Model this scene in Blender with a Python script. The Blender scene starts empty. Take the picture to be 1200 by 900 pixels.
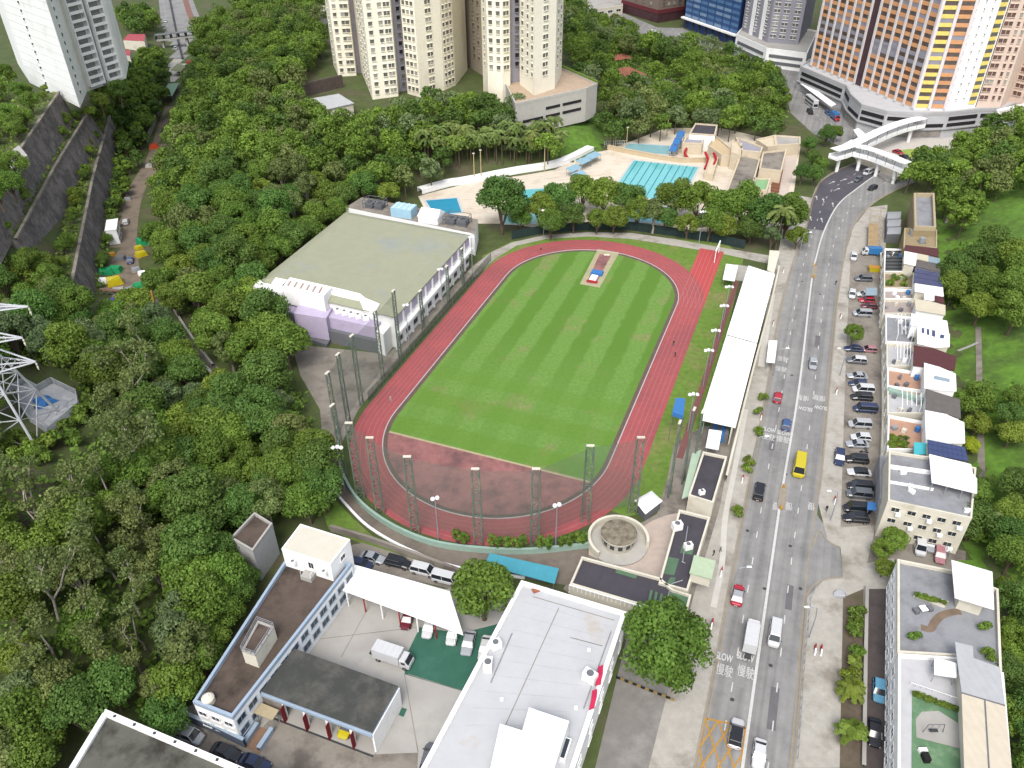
import bpy, bmesh, math, random
import numpy as np
from mathutils import Vector, Matrix
random.seed(7); RNG = np.random.default_rng(11)
PI = math.pi
SC = bpy.context.scene
# ---------------- camera
FPX = 937.237859; CP = math.radians(35.966451); CR = math.radians(-0.499467); CH = 119.5
_F = np.array([0, math.cos(CP), -math.sin(CP)]); _X = np.array([1, 0, 0.]); _U = np.cross(_X, _F)
CRX = _X*math.cos(CR) + _U*math.sin(CR); CUP = -_X*math.sin(CR) + _U*math.cos(CR)
cam_d = bpy.data.cameras.new('camera'); cam = bpy.data.objects.new('camera', cam_d)
SC.collection.objects.link(cam); SC.camera = cam
cam_d.sensor_width = 36.0; cam_d.lens = FPX/1200*36.0; cam_d.clip_start = 1.0; cam_d.clip_end = 6000
mw = Matrix.Identity(4)
for i in range(3):
    mw[i][0] = CRX[i]; mw[i][1] = CUP[i]; mw[i][2] = -_F[i]
mw[2][3] = CH
cam.matrix_world = mw
# ---------------- light: bright overcast day
SUN_EL, SUN_AZ = math.radians(54), math.radians(192)
w = bpy.data.worlds.new('World'); SC.world = w; w.use_nodes = True
nt = w.node_tree; bg = nt.nodes['Background']
sky = nt.nodes.new('ShaderNodeTexSky'); sky.sky_type = 'NISHITA'; sky.sun_disc = False
sky.sun_elevation = SUN_EL; sky.sun_rotation = SUN_AZ
sky.air_density = 1.0; sky.dust_density = 4.0; sky.ozone_density = 1.0; sky.altitude = 100
soft = nt.nodes.new('ShaderNodeHueSaturation'); soft.inputs['Saturation'].default_value = .5   # overcast: the cloud takes most of the blue
nt.links.new(sky.outputs[0], soft.inputs['Color']); nt.links.new(soft.outputs[0], bg.inputs[0]); bg.inputs[1].default_value = 0.15
sl = bpy.data.lights.new('sun', 'SUN'); sl.energy = 1.15; sl.angle = math.radians(26); sl.color = (1.0, 0.975, 0.94)
so = bpy.data.objects.new('sun', sl); SC.collection.objects.link(so)
sd = Vector((math.sin(SUN_AZ)*math.cos(SUN_EL), math.cos(SUN_AZ)*math.cos(SUN_EL), math.sin(SUN_EL)))
so.rotation_euler = sd.to_track_quat('Z', 'Y').to_euler(); so.location = (0, 0, 300)
SC.view_settings.view_transform = 'Standard'; SC.view_settings.look = 'None'
SC.view_settings.exposure = 1.0; SC.view_settings.gamma = 1.0
KX = 2.0        # brightness of a white level surface at that light and exposure
# ---------------- pixel of the photograph <-> place in the world (used only to survey positions)
def G(x, y, z=0.0):
    d = (x-600)/FPX*CRX + (450-y)/FPX*CUP + _F
    t = (z-CH)/d[2]
    return np.array([d[0]*t, d[1]*t, z])
def PX(p):
    v = np.array(p, float) - np.array([0, 0, CH])
    k = v@_F
    return 600+FPX*(v@CRX)/k, 450-FPX*(v@CUP)/k
def inpoly(x, y, poly):
    r = False; j = len(poly)-1
    for i in range(len(poly)):
        xi, yi = poly[i]; xj, yj = poly[j]
        if (yi > y) != (yj > y) and x < (xj-xi)*(y-yi)/(yj-yi)+xi: r = not r
        j = i
    return r
# ---------------- materials
def S(r, g, b, k=None):
    k = KX if k is None else k
    f = lambda c: min((((c/255+.055)/1.055)**2.4 if c > 10 else c/255/12.92)/k, .82)
    return (f(r), f(g), f(b), 1)
MATS = {}
def mat(name, col, rough=.8, var=.12, scale=.6, col2=None, c2scale=.12, c2lo=.5, c2hi=.68, bump=0., bscale=3., metal=0., spec=.3, objrand=0., sheet=None, alpha=None, hue=0.):
    """Procedural surface: base colour, grain at `scale`, worn/stained second colour, bump; sheet=(angle, pitch) adds ribs."""
    if name in MATS: return MATS[name]
    m = bpy.data.materials.new(name); m.use_nodes = True; MATS[name] = m
    n = m.node_tree.nodes; L = m.node_tree.links; b = n['Principled BSDF']
    b.inputs['Roughness'].default_value = rough; b.inputs['Metallic'].default_value = metal
    b.inputs['Specular IOR Level'].default_value = spec
    geo = n.new('ShaderNodeNewGeometry'); pos = geo.outputs['Position']
    cur = n.new('ShaderNodeRGB'); cur.outputs[0].default_value = col; out = cur.outputs[0]
    def noise(sc, det=5, ro=.6):
        t = n.new('ShaderNodeTexNoise'); t.inputs['Scale'].default_value = sc; t.inputs['Detail'].default_value = det; t.inputs['Roughness'].default_value = ro
        L.new(pos, t.inputs['Vector']); return t.outputs['Fac']
    if col2 is not None:
        r = n.new('ShaderNodeMapRange'); r.inputs[1].default_value = c2lo; r.inputs[2].default_value = c2hi
        L.new(noise(c2scale, 7, .65), r.inputs[0])
        mx = n.new('ShaderNodeMix'); mx.data_type = 'RGBA'; L.new(r.outputs[0], mx.inputs[0]); L.new(out, mx.inputs[6]); mx.inputs[7].default_value = col2
        out = mx.outputs[2]
    if var or objrand:
        hs = n.new('ShaderNodeHueSaturation'); L.new(out, hs.inputs['Color'])
        v = n.new('ShaderNodeMapRange'); v.inputs[1].default_value = .25; v.inputs[2].default_value = .75; v.inputs[3].default_value = 1-var*1.6; v.inputs[4].default_value = 1+var*1.6
        L.new(noise(scale, 6, .7), v.inputs[0]); vo = v.outputs[0]
        if objrand:
            oi = n.new('ShaderNodeObjectInfo')
            r2 = n.new('ShaderNodeMapRange'); r2.inputs[3].default_value = 1-objrand; r2.inputs[4].default_value = 1+objrand; L.new(oi.outputs['Random'], r2.inputs[0])
            mu = n.new('ShaderNodeMath'); mu.operation = 'MULTIPLY'; L.new(vo, mu.inputs[0]); L.new(r2.outputs[0], mu.inputs[1]); vo = mu.outputs[0]
        L.new(vo, hs.inputs['Value']); out = hs.outputs[0]
    L.new(out, b.inputs['Base Color'])
    h = None
    if bump: h = noise(bscale, 5)
    if sheet:
        ang, pitch = sheet
        wv = n.new('ShaderNodeTexWave'); wv.bands_direction = 'X'; wv.inputs['Scale'].default_value = .314/pitch
        mp = n.new('ShaderNodeMapping'); mp.inputs['Rotation'].default_value = (0, 0, -ang); L.new(pos, mp.inputs[0]); L.new(mp.outputs[0], wv.inputs[0]); h = wv.outputs['Fac']
        bump = bump or .4
    if h is not None:
        bp = n.new('ShaderNodeBump'); bp.inputs['Strength'].default_value = bump; bp.inputs['Distance'].default_value = .1
        L.new(h, bp.inputs['Height']); L.new(bp.outputs[0], b.inputs['Normal'])
    if alpha is not None: b.inputs['Alpha'].default_value = alpha
    return m
# ---------------- mesh builder
class MB:
    def __init__(s): s.v = []; s.f = []; s.m = []
    def poly(s, pts, m=0):
        i = len(s.v); s.v += [tuple(map(float, p)) for p in pts]; s.f.append(tuple(range(i, i+len(pts)))); s.m.append(m); return s
    def box(s, c, size, rz=0., m=0, top=None):
        """box of full size about centre c; top=(sx, sy) scales its upper face"""
        hx, hy, hz = size[0]/2, size[1]/2, size[2]/2; tx, ty = top or (1, 1); i = len(s.v); cr, sr = math.cos(rz), math.sin(rz)
        for z, kx, ky in ((-hz, 1, 1), (hz, tx, ty)):
            for x, y in ((-hx, -hy), (hx, -hy), (hx, hy), (-hx, hy)):
                x *= kx; y *= ky
                s.v.append((c[0]+x*cr-y*sr, c[1]+x*sr+y*cr, c[2]+z))
        for f in ((3, 2, 1, 0), (4, 5, 6, 7), (0, 1, 5, 4), (1, 2, 6, 5), (2, 3, 7, 6), (3, 0, 4, 7)):
            s.f.append(tuple(i+k for k in f)); s.m.append(m)
        return s
    def wall(s, p, q, th, z0, z1, m=0):
        dx, dy = q[0]-p[0], q[1]-p[1]; l = math.hypot(dx, dy)
        return s.box(((p[0]+q[0])/2, (p[1]+q[1])/2, (z0+z1)/2), (l, th, z1-z0), math.atan2(dy, dx), m)
    def prism(s, pts, z0, z1, ms=0, mt=None, bottom=False):
        pts = ccw(pts); n = len(pts); i = len(s.v); mt = ms if mt is None else mt
        s.v += [(p[0], p[1], z0) for p in pts] + [(p[0], p[1], z1) for p in pts]
        for k in range(n):
            j = (k+1) % n; s.f.append((i+k, i+j, i+n+j, i+n+k)); s.m.append(ms)
        s.f.append(tuple(range(i+n, i+2*n))); s.m.append(mt)
        if bottom: s.f.append(tuple(range(i+n-1, i-1, -1))); s.m.append(ms)
        return s
    def ring(s, outer, inner, z0, z1, m=0):
        """wall ring between two outlines of equal length"""
        n = len(outer); i = len(s.v)
        for z in (z0, z1):
            s.v += [(p[0], p[1], z) for p in outer] + [(p[0], p[1], z) for p in inner]
        for k in range(n):
            j = (k+1) % n
            for q in ((i+k, i+j, i+2*n+j, i+2*n+k), (i+n+j, i+n+k, i+3*n+k, i+3*n+j), (i+2*n+k, i+2*n+j, i+3*n+j, i+3*n+k)):
                s.f.append(q); s.m.append(m)
        return s
    def tube(s, p, q, r, n=5, r2=None, m=0):
        p = Vector(p); q = Vector(q); d = (q-p)
        if d.length < 1e-6: return s
        d.normalize(); a = d.orthogonal().normalized(); b = d.cross(a); r2 = r if r2 is None else r2; i = len(s.v)
        for c, rr in ((p, r), (q, r2)):
            for k in range(n):
                t = 2*PI*k/n; s.v.append(tuple(c+a*math.cos(t)*rr+b*math.sin(t)*rr))
        for k in range(n):
            j = (k+1) % n; s.f.append((i+k, i+j, i+n+j, i+n+k)); s.m.append(m)
        s.f.append(tuple(range(i+n-1, i-1, -1))); s.m.append(m); s.f.append(tuple(range(i+n, i+2*n))); s.m.append(m)
        return s
    def path(s, pts, radii, n=5, m=0):
        for k in range(len(pts)-1): s.tube(pts[k], pts[k+1], radii[k], n, radii[k+1], m)
        return s
    def lathe(s, prof, c=(0, 0, 0), n=16, m=0, cap=True):
        i = len(s.v); k = len(prof)
        for r, z in prof:
            for a in range(n): s.v.append((c[0]+r*math.cos(2*PI*a/n), c[1]+r*math.sin(2*PI*a/n), c[2]+z))
        for q in range(k-1):
            for a in range(n):
                b = (a+1) % n; s.f.append((i+q*n+a, i+q*n+b, i+(q+1)*n+b, i+(q+1)*n+a)); s.m.append(m)
        if cap: s.f.append(tuple(range(i+(k-1)*n, i+k*n))); s.m.append(m)
        return s
    def loft(s, rings, m=0, caps=True):
        i = len(s.v); n = len(rings[0])
        for r in rings: s.v += [tuple(map(float, p)) for p in r]
        for q in range(len(rings)-1):
            for a in range(n):
                b = (a+1) % n; s.f.append((i+q*n+a, i+q*n+b, i+(q+1)*n+b, i+(q+1)*n+a)); s.m.append(m)
        if caps:
            s.f.append(tuple(range(i+n-1, i-1, -1))); s.m.append(m); s.f.append(tuple(range(i+(len(rings)-1)*n, i+len(rings)*n))); s.m.append(m)
        return s
    def mesh(s, name, mats):
        me = bpy.data.meshes.new(name); me.from_pydata(s.v, [], s.f)
        for m_ in (mats if isinstance(mats, (list, tuple)) else [mats]): me.materials.append(m_)
        if max(s.m, default=0): me.polygons.foreach_set('material_index', s.m)
        me.update(); return me
    def build(s, name, mats, parent=None, world=True, **kw):
        return link(name, s.mesh(name, mats), parent, world, **kw)
COL = SC.collection
def setp(o, label=None, cat=None, group=None, kind=None):
    if label: o['label'] = label
    if cat: o['category'] = cat
    if group: o['group'] = group
    if kind: o['kind'] = kind
    return o
def link(name, me, parent=None, world=True, label=None, cat=None, group=None, kind=None, loc=None, rz=0.):
    o = bpy.data.objects.new(name, me); COL.objects.link(o)
    if parent is not None:
        o.parent = parent
        if world and parent.type == 'EMPTY': o.location = -parent.location
    if loc is not None: o.location = loc; o.rotation_euler = (0, 0, rz)
    return setp(o, label, cat, group, kind)
def thing(name, label, cat, loc=(0, 0, 0), rz=0., group=None):
    o = bpy.data.objects.new(name, None); COL.objects.link(o); o.empty_display_size = .5
    o.location = tuple(map(float, loc)); o.rotation_euler = (0, 0, rz)
    return setp(o, label, cat, group)
def copy_tree(o, parent=None):
    c = o.copy(); COL.objects.link(c)
    if parent is not None: c.parent = parent
    for ch in list(o.children): copy_tree(ch, c)
    return c
def ccw(pts):
    a = sum(pts[i][0]*pts[(i+1) % len(pts)][1]-pts[(i+1) % len(pts)][0]*pts[i][1] for i in range(len(pts)))
    return list(pts) if a > 0 else list(pts)[::-1]
def inset(pts, d):
    """offset a ccw outline inwards by d"""
    n = len(pts); out = []
    for i in range(n):
        a = np.array(pts[i-1][:2], float); b = np.array(pts[i][:2], float); c = np.array(pts[(i+1) % n][:2], float)
        e1 = (b-a)/np.hypot(*(b-a)); e2 = (c-b)/np.hypot(*(c-b)); n1 = np.array([-e1[1], e1[0]]); n2 = np.array([-e2[1], e2[0]])
        k = n1+n2; k = k/max(k@k/2, .25); out.append(tuple(b+k*d))
    return out
def gp(pixels, z=0.): return [tuple(G(x, y, z)) for x, y in pixels]
LAYER = [0.0]
def sheet(name, pixels, m, z=0.02, parent=None, **kw):
    return MB().poly([(p[0], p[1], z) for p in ccw(gp(pixels, z))], 0).build(name, m, parent, **kw)
def wsheet(name, pts, m, z, parent=None, **kw):
    return MB().poly([(p[0], p[1], z) for p in ccw(pts)], 0).build(name, m, parent, **kw)
def lerp(a, b, t): return tuple(a[i]+(b[i]-a[i])*t for i in range(len(a)))
def polyline(pts, step):
    """points every `step` along a polyline"""
    out = []; carry = 0.
    for a, b in zip(pts[:-1], pts[1:]):
        a = np.array(a[:2], float); b = np.array(b[:2], float); l = np.hypot(*(b-a)); t = carry
        while t < l: out.append((tuple(a+(b-a)*t/l), math.atan2(*(b-a)[::-1]))); t += step
        carry = t-l
    return out
def strip(name, left, right, m, z, parent=None, **kw):
    mb = MB()
    for i in range(len(left)-1):
        mb.poly([(left[i][0], left[i][1], z), (right[i][0], right[i][1], z), (right[i+1][0], right[i+1][1], z), (left[i+1][0], left[i+1][1], z)])
    return mb.build(name, m, parent, **kw)
def band(pts, w):
    """left and right edges of a band of width w along a polyline"""
    L_, R_ = [], []
    for i, p in enumerate(pts):
        a = np.array(pts[max(i-1, 0)][:2]); b = np.array(pts[min(i+1, len(pts)-1)][:2]); d = (b-a)/np.hypot(*(b-a)); n_ = np.array([-d[1], d[0]])*w/2
        L_.append(tuple(np.array(p[:2])+n_)); R_.append(tuple(np.array(p[:2])-n_))
    return L_, R_
def smooth(pts, n=6):
    """Catmull-Rom through points"""
    P_ = [np.array(p[:2], float) for p in pts]; P_ = [2*P_[0]-P_[1]]+P_+[2*P_[-1]-P_[-2]]; out = []
    for i in range(1, len(P_)-2):
        a, b, c, d = P_[i-1:i+3]
        for k in range(n):
            t = k/n; out.append(tuple(.5*((2*b)+(c-a)*t+(2*a-5*b+4*c-d)*t*t+(3*b-a-3*c+d)*t**3)))
    out.append(tuple(P_[-2])); return out
# ================= TERRAIN
TOE = [G(175, 5)[:2], G(200, 60)[:2], G(175, 130)[:2], G(140, 180)[:2], G(112, 365)[:2], G(150, 430)[:2], G(205, 520)[:2], G(235, 620)[:2], G(215, 740)[:2], G(185, 830)[:2], G(60, 895)[:2], G(-200, 960)[:2]]
RTOE = [G(1190, 120)[:2], G(1125, 190, 0)[:2], G(1103, 290, 6)[:2]+[4, 0], G(1113, 400, 8)[:2]+[4, 0], G(1125, 460, 8)[:2]+[4, 0], G(1140, 545, 8)[:2]+[4, 0], G(1146, 580, 8)[:2]+[5, 0], G(1165, 690, 8)[:2]+[4, 0], G(1185, 900, 8)[:2]+[4, 0]]
def sdist(x, y, line):
    """signed distance to a far-to-near polyline, positive to its west"""
    best = None
    for a, b in zip(line[:-1], line[1:]):
        a = np.asarray(a); b = np.asarray(b); e = b-a; t = min(max(((x-a[0])*e[0]+(y-a[1])*e[1])/(e@e), 0), 1)
        q = a+e*t; d = math.hypot(x-q[0], y-q[1]); s = (e[1]*(x-a[0])-e[0]*(y-a[1]))
        if best is None or d < best[0]-1e-6: best = (d, 1 if s > 0 else -1)
    return best[0]*best[1]
def sstep(a, b, x):
    t = min(max((x-a)/(b-a), 0), 1); return t*t*(3-2*t)
EST = [tuple(G(x, y)[:2]) for x, y in ((236, 20), (200, 140), (192, 235), (232, 350), (285, 400), (296, 345), (403, 246), (440, 232), (492, 219), (560, 204), (650, 194), (704, 172), (722, 120), (700, 20))]
def inside_dist(x, y, poly):
    if not inpoly(x, y, poly): return 0.
    best = 1e9
    for i in range(len(poly)):
        a = np.array(poly[i-1]); b = np.array(poly[i]); e = b-a; t = min(max(((x-a[0])*e[0]+(y-a[1])*e[1])/(e@e), 0), 1); best = min(best, math.hypot(x-a[0]-e[0]*t, y-a[1]-e[1]*t))
    return best
def terr(x, y):
    z = 0.
    d = sdist(x, y, TOE)
    if d > 0:
        wall = sstep(186, 202, y)*(1-sstep(325, 360, y))
        zs = 26*(1-math.exp(-d*.34/26)); zw = min(1.12*d, 31.)
        far = 6*(1-math.exp(-d*.3/6))
        base = zs if y < 300 else far+(zs-far)*(1-sstep(330, 380, y))
        z = max(base*(1-wall)+zw*wall, 0)
    if -330 < x < 130 and 100 < y < 720: z = max(z, 13*(1-math.exp(-inside_dist(x, y, EST)*.75/13)))
    d = -sdist(x, y, RTOE)
    if d > 0 and y < 420: z = max(z, 34*(1-math.exp(-d*.42/34))*(1-sstep(340, 420, y)))
    return z
def terr_hit(px, py):
    z = 0.
    for k in range(30):
        p = G(px, py, z); z = z+.5*(terr(p[0], p[1])-z)
    return G(px, py, z)
XS = [-4000, -2000, -1000, -600]+list(np.arange(-440, 421, 5.))+[600, 1000, 2000, 4000]
YS = [-3000, -1000, -300, -100, 0]+list(np.arange(30, 700, 5.))+[800, 1200, 2500, 6000]
tv = []; tf = []
for j, y in enumerate(YS):
    for i, x in enumerate(XS): tv.append((x, y, terr(min(max(x, -450), 430), min(max(y, 0), 700))))
nx = len(XS)
for j in range(len(YS)-1):
    for i in range(nx-1): tf.append((j*nx+i, j*nx+i+1, (j+1)*nx+i+1, (j+1)*nx+i))
M_ground = mat('earth_and_grass', S(92, 106, 58), .95, .2, .25, S(112, 104, 84), .06, .5, .66, .3, 1.2)
me = bpy.data.meshes.new('ground'); me.from_pydata(tv, [], tf); me.materials.append(M_ground); me.polygons.foreach_set('use_smooth', [True]*len(tf)); me.update()
link('ground', me, kind='structure')
# ================= MATERIALS OF THE GROUND
M_asph = mat('worn_asphalt', S(168, 167, 164), .9, .09, .5, S(144, 143, 142), .09, .45, .7, .15, 8)
M_asph_new = mat('new_asphalt', S(96, 94, 102), .9, .07, .6, S(110, 108, 114), .1)
M_asph_brown = mat('brown_asphalt', S(104, 95, 92), .92, .12, .5, S(84, 78, 78), .15)
M_conc = mat('yard_concrete', S(204, 201, 194), .9, .07, .4, S(176, 170, 162), .1, .5, .72, .1, 6)
M_conc_d = mat('stained_concrete', S(168, 160, 148), .92, .11, .35, S(122, 114, 106), .13, .48, .66, .15, 6)
M_pave = mat('pavement_concrete', S(204, 199, 188), .92, .11, .5, S(164, 156, 142), .12, .5, .66, .15, 7)
M_kerb = mat('kerb_stone', S(178, 168, 150), .9, .1, 1.)
M_paint = mat('road_paint_white', S(236, 236, 232), .7, .1, 1.5)
M_yell = mat('road_paint_yellow', S(214, 160, 60), .7, .12, 1.5)
M_grassb = mat('lawn', S(118, 152, 60), .95, .2, .7, S(150, 150, 92), .09, .5, .66, .5, 5)
# ================= TRACK AND FIELD
TC = np.array([.08456151, 1.4938088])*CH; TTH = math.radians(68.699869); TL = 73.74
TU = np.array([math.cos(TTH), math.sin(TTH)]); TV = np.array([-math.sin(TTH), math.cos(TTH)])
def tw(u, v): p = TC+TU*u+TV*v; return (p[0], p[1])
def stadium(R, n=40, L=TL):
    out = []
    for s, u0 in ((1, L/2), (-1, -L/2)):
        for k in range(n+1):
            a = -PI/2+PI*k/n if s > 0 else PI/2+PI*k/n
            out.append(tw(u0+R*math.cos(a), R*math.sin(a)))
    return out
def annulus(mb, Ro, Ri, z, m=0, cv=0.):
    o, i_ = stadium(Ro), stadium(Ri); n = len(o)
    for k in range(n):
        j = (k+1) % n; mb.poly([(o[k][0], o[k][1], z), (o[j][0], o[j][1], z), (i_[j][0], i_[j][1], z), (i_[k][0], i_[k][1], z)], m)
    return mb
# surroundings lawn
sheet('grass_verge', [(565, 300), (600, 283), (700, 272), (850, 285), (872, 300), (850, 400), (800, 560), (760, 600), (735, 605), (600, 560)], M_grassb, .02, kind='structure')
M_track = mat('red_track', S(194, 100, 102), .85, .1, .9, S(176, 96, 98), .07, .42, .62, .1, 8)
M_trackd = mat('worn_red_area', S(180, 124, 120), .9, .12, .6, S(134, 98, 98), .18, .45, .66, .15, 4)
M_track2 = mat('bright_red_track', S(214, 92, 92), .85, .06, .9)
RI = 26.84; RO = 34.3
trk = annulus(MB(), RO, RI+.05, .06).build('running_track', M_track, kind='structure')
wsheet('sprint_extension', [tw(76.5, -26.5), tw(76.5, -34.3), tw(36, -34.3), tw(40, -30), tw(58, -26.5)], M_track2, .05, trk)
wsheet('long_jump_runway', [tw(58, -40.4), tw(58, -41.9), tw(-30, -41.9), tw(-30, -40.4)], mat('runway_rubber', S(150, 100, 96), .9, .1), .045, kind='structure')
wsheet('long_jump_pit', [tw(69, -39), tw(69, -43), tw(58.4, -43), tw(58.4, -39)], mat('pit_frame', S(200, 196, 186), .9, .06), .045, kind='structure')
M_lane = mat('lane_line_paint', S(216, 138, 134), .8, .12, 1.)
for k in range(1, 6):
    r = RI+.35+k*1.18; annulus(MB(), r+.045, r-.045, .085).build('lane_line', M_lane, trk)
for k in range(6):
    v = -27.0-k*1.3; wsheet('lane_line', [tw(76, v+.07), tw(76, v-.07), tw(37, v-.07), tw(37, v+.07)], M_lane, .086, trk)
M_white = mat('white_paint', S(240, 240, 238), .6, .04)
o_, i_ = stadium(RI+.12), stadium(RI-.12)
MB().ring(o_, i_, .02, .16).build('kerb_rail', mat('white_kerb_rail', S(222, 214, 210), .6, .05), trk)
annulus(MB(), RI-.12, RI-1.1, .05).build('drain_strip', mat('drain_strip', S(120, 100, 92), .9, .15), trk)
# infield with mowing stripes: bands that run with the field and broad ones across the near half
M_in = mat('infield_grass', S(124, 166, 76), .95, .15, 1.1, S(164, 150, 108), .06, .55, .7, .5, 4)
def stripes(m, dirv, off, period, col, share, y0=None):
    n = m.node_tree.nodes; L = m.node_tree.links; b = n['Principled BSDF']; src = b.inputs['Base Color'].links[0].from_socket
    geo = n.new('ShaderNodeNewGeometry'); dt = n.new('ShaderNodeVectorMath'); dt.operation = 'DOT_PRODUCT'; L.new(geo.outputs['Position'], dt.inputs[0]); dt.inputs[1].default_value = (dirv[0], dirv[1], 0)
    ns = n.new('ShaderNodeTexNoise'); ns.inputs['Scale'].default_value = .22; L.new(geo.outputs['Position'], ns.inputs['Vector'])
    def math_(op, a, bb):
        q = n.new('ShaderNodeMath'); q.operation = op
        for i, v in enumerate((a, bb)):
            if isinstance(v, (int, float)): q.inputs[i].default_value = v
            else: L.new(v, q.inputs[i])
        return q.outputs[0]
    t = math_('ADD', math_('SUBTRACT', dt.outputs['Value'], off), math_('MULTIPLY', ns.outputs['Fac'], 2.2))
    sn = math_('SINE', math_('MULTIPLY', t, 2*PI/period), 0)
    r = n.new('ShaderNodeMapRange'); r.inputs[1].default_value = -.25; r.inputs[2].default_value = .25; r.inputs[3].default_value = 0; r.inputs[4].default_value = share; L.new(sn, r.inputs[0]); fac = r.outputs[0]
    if y0 is not None:
        d2 = n.new('ShaderNodeVectorMath'); d2.operation = 'DOT_PRODUCT'; L.new(geo.outputs['Position'], d2.inputs[0]); d2.inputs[1].default_value = (TU[0], TU[1], 0)
        r2 = n.new('ShaderNodeMapRange'); r2.inputs[1].default_value = y0[0]; r2.inputs[2].default_value = y0[1]; r2.inputs[3].default_value = y0[2]; r2.inputs[4].default_value = y0[3]; L.new(d2.outputs['Value'], r2.inputs[0]); fac = math_('MULTIPLY', fac, r2.outputs[0])
    mx = n.new('ShaderNodeMix'); mx.data_type = 'RGBA'; L.new(fac, mx.inputs[0]); L.new(src, mx.inputs[6]); mx.inputs[7].default_value = col; L.new(mx.outputs[2], b.inputs['Base Color'])
uc = float(TC@TU); vc = float(TC@TV)
stripes(M_in, TV, vc+1.5, 9.6, S(100, 146, 46), .8, (uc-20, uc+8, .35, 1))
stripes(M_in, TU, uc-31, 11.5, S(110, 154, 48), .5, (uc-22, uc-4, 1, 0))
ring_in = stadium(RI-1.1)
wsheet('infield', ring_in, M_in, .03, kind='structure')
# worn red D area at the near end, with its pale edging
arc = [tw(-TL/2+(RI-1.1)*math.cos(PI/2+PI*k/30), (RI-1.1)*math.sin(PI/2+PI*k/30)) for k in range(31)]
dpts = [p for p in arc if (np.array(p)-TC)@TU < -44.8]
hv = math.sqrt((RI-1.1)**2-(44.8-TL/2)**2)
wsheet('red_dee_area', [tw(-44.8, hv)]+dpts+[tw(-44.8, -hv)], M_trackd, .07, kind='structure')
wsheet('dee_edging', [tw(-44.3, hv+.1), tw(-44.9, hv+.1), tw(-44.9, -hv-.1), tw(-44.3, -hv-.1)], mat('edging_concrete', S(204, 190, 150), .9, .12, 1.), .09, kind='structure')
# high jump / pole vault bay at the far end
wsheet('vault_bay', [tw(64.2, 5), tw(64.2, -2.3), tw(39.3, -2.7), tw(39.3, 3.6)], mat('bay_edging', S(198, 190, 152), .9, .12), .07, kind='structure')
wsheet('vault_runway', [tw(61, 3.4), tw(61, -.4), tw(41, -1.0), tw(41, 1.9)], M_trackd, .095, kind='structure')
# ================= ROADS
CL = [(862, 960), (870, 900), (902, 675), (913, 598), (919, 560), (937, 450), (951, 330), (957, 300), (966, 270), (982, 240), (1003, 222), (1030, 203), (1060, 190)]
KL = [(800, 960), (813, 900), (836, 785), (856, 675), (877, 565), (898, 455), (911, 375), (920, 337), (933, 295), (945, 262), (952, 232), (962, 212), (985, 198), (1012, 188), (1040, 178)]
KR = [(918, 960), (930, 900), (946, 700), (953, 640), (959, 590), (964, 545), (971, 470), (976, 412), (982, 350), (990, 300), (1000, 266), (1018, 243), (1042, 227), (1075, 212)]
wKL = smooth(gp(KL)); wKR = smooth(gp(KR)); wCL = smooth(gp(CL))
def resample(pts, n):
    p = np.array(pts); s = np.r_[0, np.cumsum(np.hypot(*np.diff(p, axis=0).T))]; t = np.linspace(0, s[-1], n)
    return [(np.interp(q, s, p[:, 0]), np.interp(q, s, p[:, 1])) for q in t]
NR = 60
a_, c_, b_ = resample(wKL, NR), resample(wCL, NR), resample(wKR, NR)
def tyre_wear(m, ang):
    n = m.node_tree.nodes; L = m.node_tree.links; b = n['Principled BSDF']; src = b.inputs['Base Color'].links[0].from_socket; geo = n.new('ShaderNodeNewGeometry'); mp = n.new('ShaderNodeMapping'); mp.inputs['Rotation'].default_value = (0, 0, -ang); L.new(geo.outputs['Position'], mp.inputs[0]); m2 = n.new('ShaderNodeMapping'); m2.inputs['Scale'].default_value = (.012, .9, 1); L.new(mp.outputs[0], m2.inputs[0])
    t = n.new('ShaderNodeTexNoise'); t.inputs['Scale'].default_value = 1.; t.inputs['Detail'].default_value = 3; L.new(m2.outputs[0], t.inputs['Vector']); r = n.new('ShaderNodeMapRange'); r.inputs[1].default_value = .35; r.inputs[2].default_value = .65; r.inputs[3].default_value = .82; r.inputs[4].default_value = 1.12; L.new(t.outputs['Fac'], r.inputs[0])
    hs = n.new('ShaderNodeHueSaturation'); L.new(src, hs.inputs['Color']); L.new(r.outputs[0], hs.inputs['Value']); L.new(hs.outputs[0], b.inputs['Base Color'])
tyre_wear(M_asph, math.atan2(c_[20][1]-c_[6][1], c_[20][0]-c_[6][0]))
strip('main_road', a_, b_, M_asph, .03, kind='structure')
sheet('side_street_mouth', [(935, 690), (955, 600), (984, 640), (988, 676), (948, 700)], M_asph, .026, kind='structure')
sheet('resurfaced_road', [(945, 268), (966, 270), (982, 240), (1003, 222), (1030, 203), (1042, 190), (1012, 188), (985, 198), (962, 212), (952, 232)], M_asph_new, .05, kind='structure')
lw, rw = band(resample(c_, 90), .48)
md = strip('median_line', lw, rw, M_paint, .06, kind='structure')
def dashes(name, line, m, L_, gap, wd, z=.055, lo=0, hi=1):
    pl = polyline(line, L_+gap); n = len(pl)
    for i, (p, a) in enumerate(pl):
        if lo*n <= i <= hi*n: link(name, DASH(L_, wd, m), None, kind='structure', loc=(p[0], p[1], z), rz=a)
_dm = {}
def DASH(l, wd, m):
    k = (l, wd, m.name)
    if k not in _dm: _dm[k] = MB().poly([(0, -wd/2, 0), (l, -wd/2, 0), (l, wd/2, 0), (0, wd/2, 0)]).mesh('lane_dash', m)
    return _dm[k]
midL = [tuple((np.array(p)+np.array(q))/2) for p, q in zip(a_, c_)]; midR = [tuple((np.array(p)+np.array(q))/2) for p, q in zip(b_, c_)]
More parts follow.
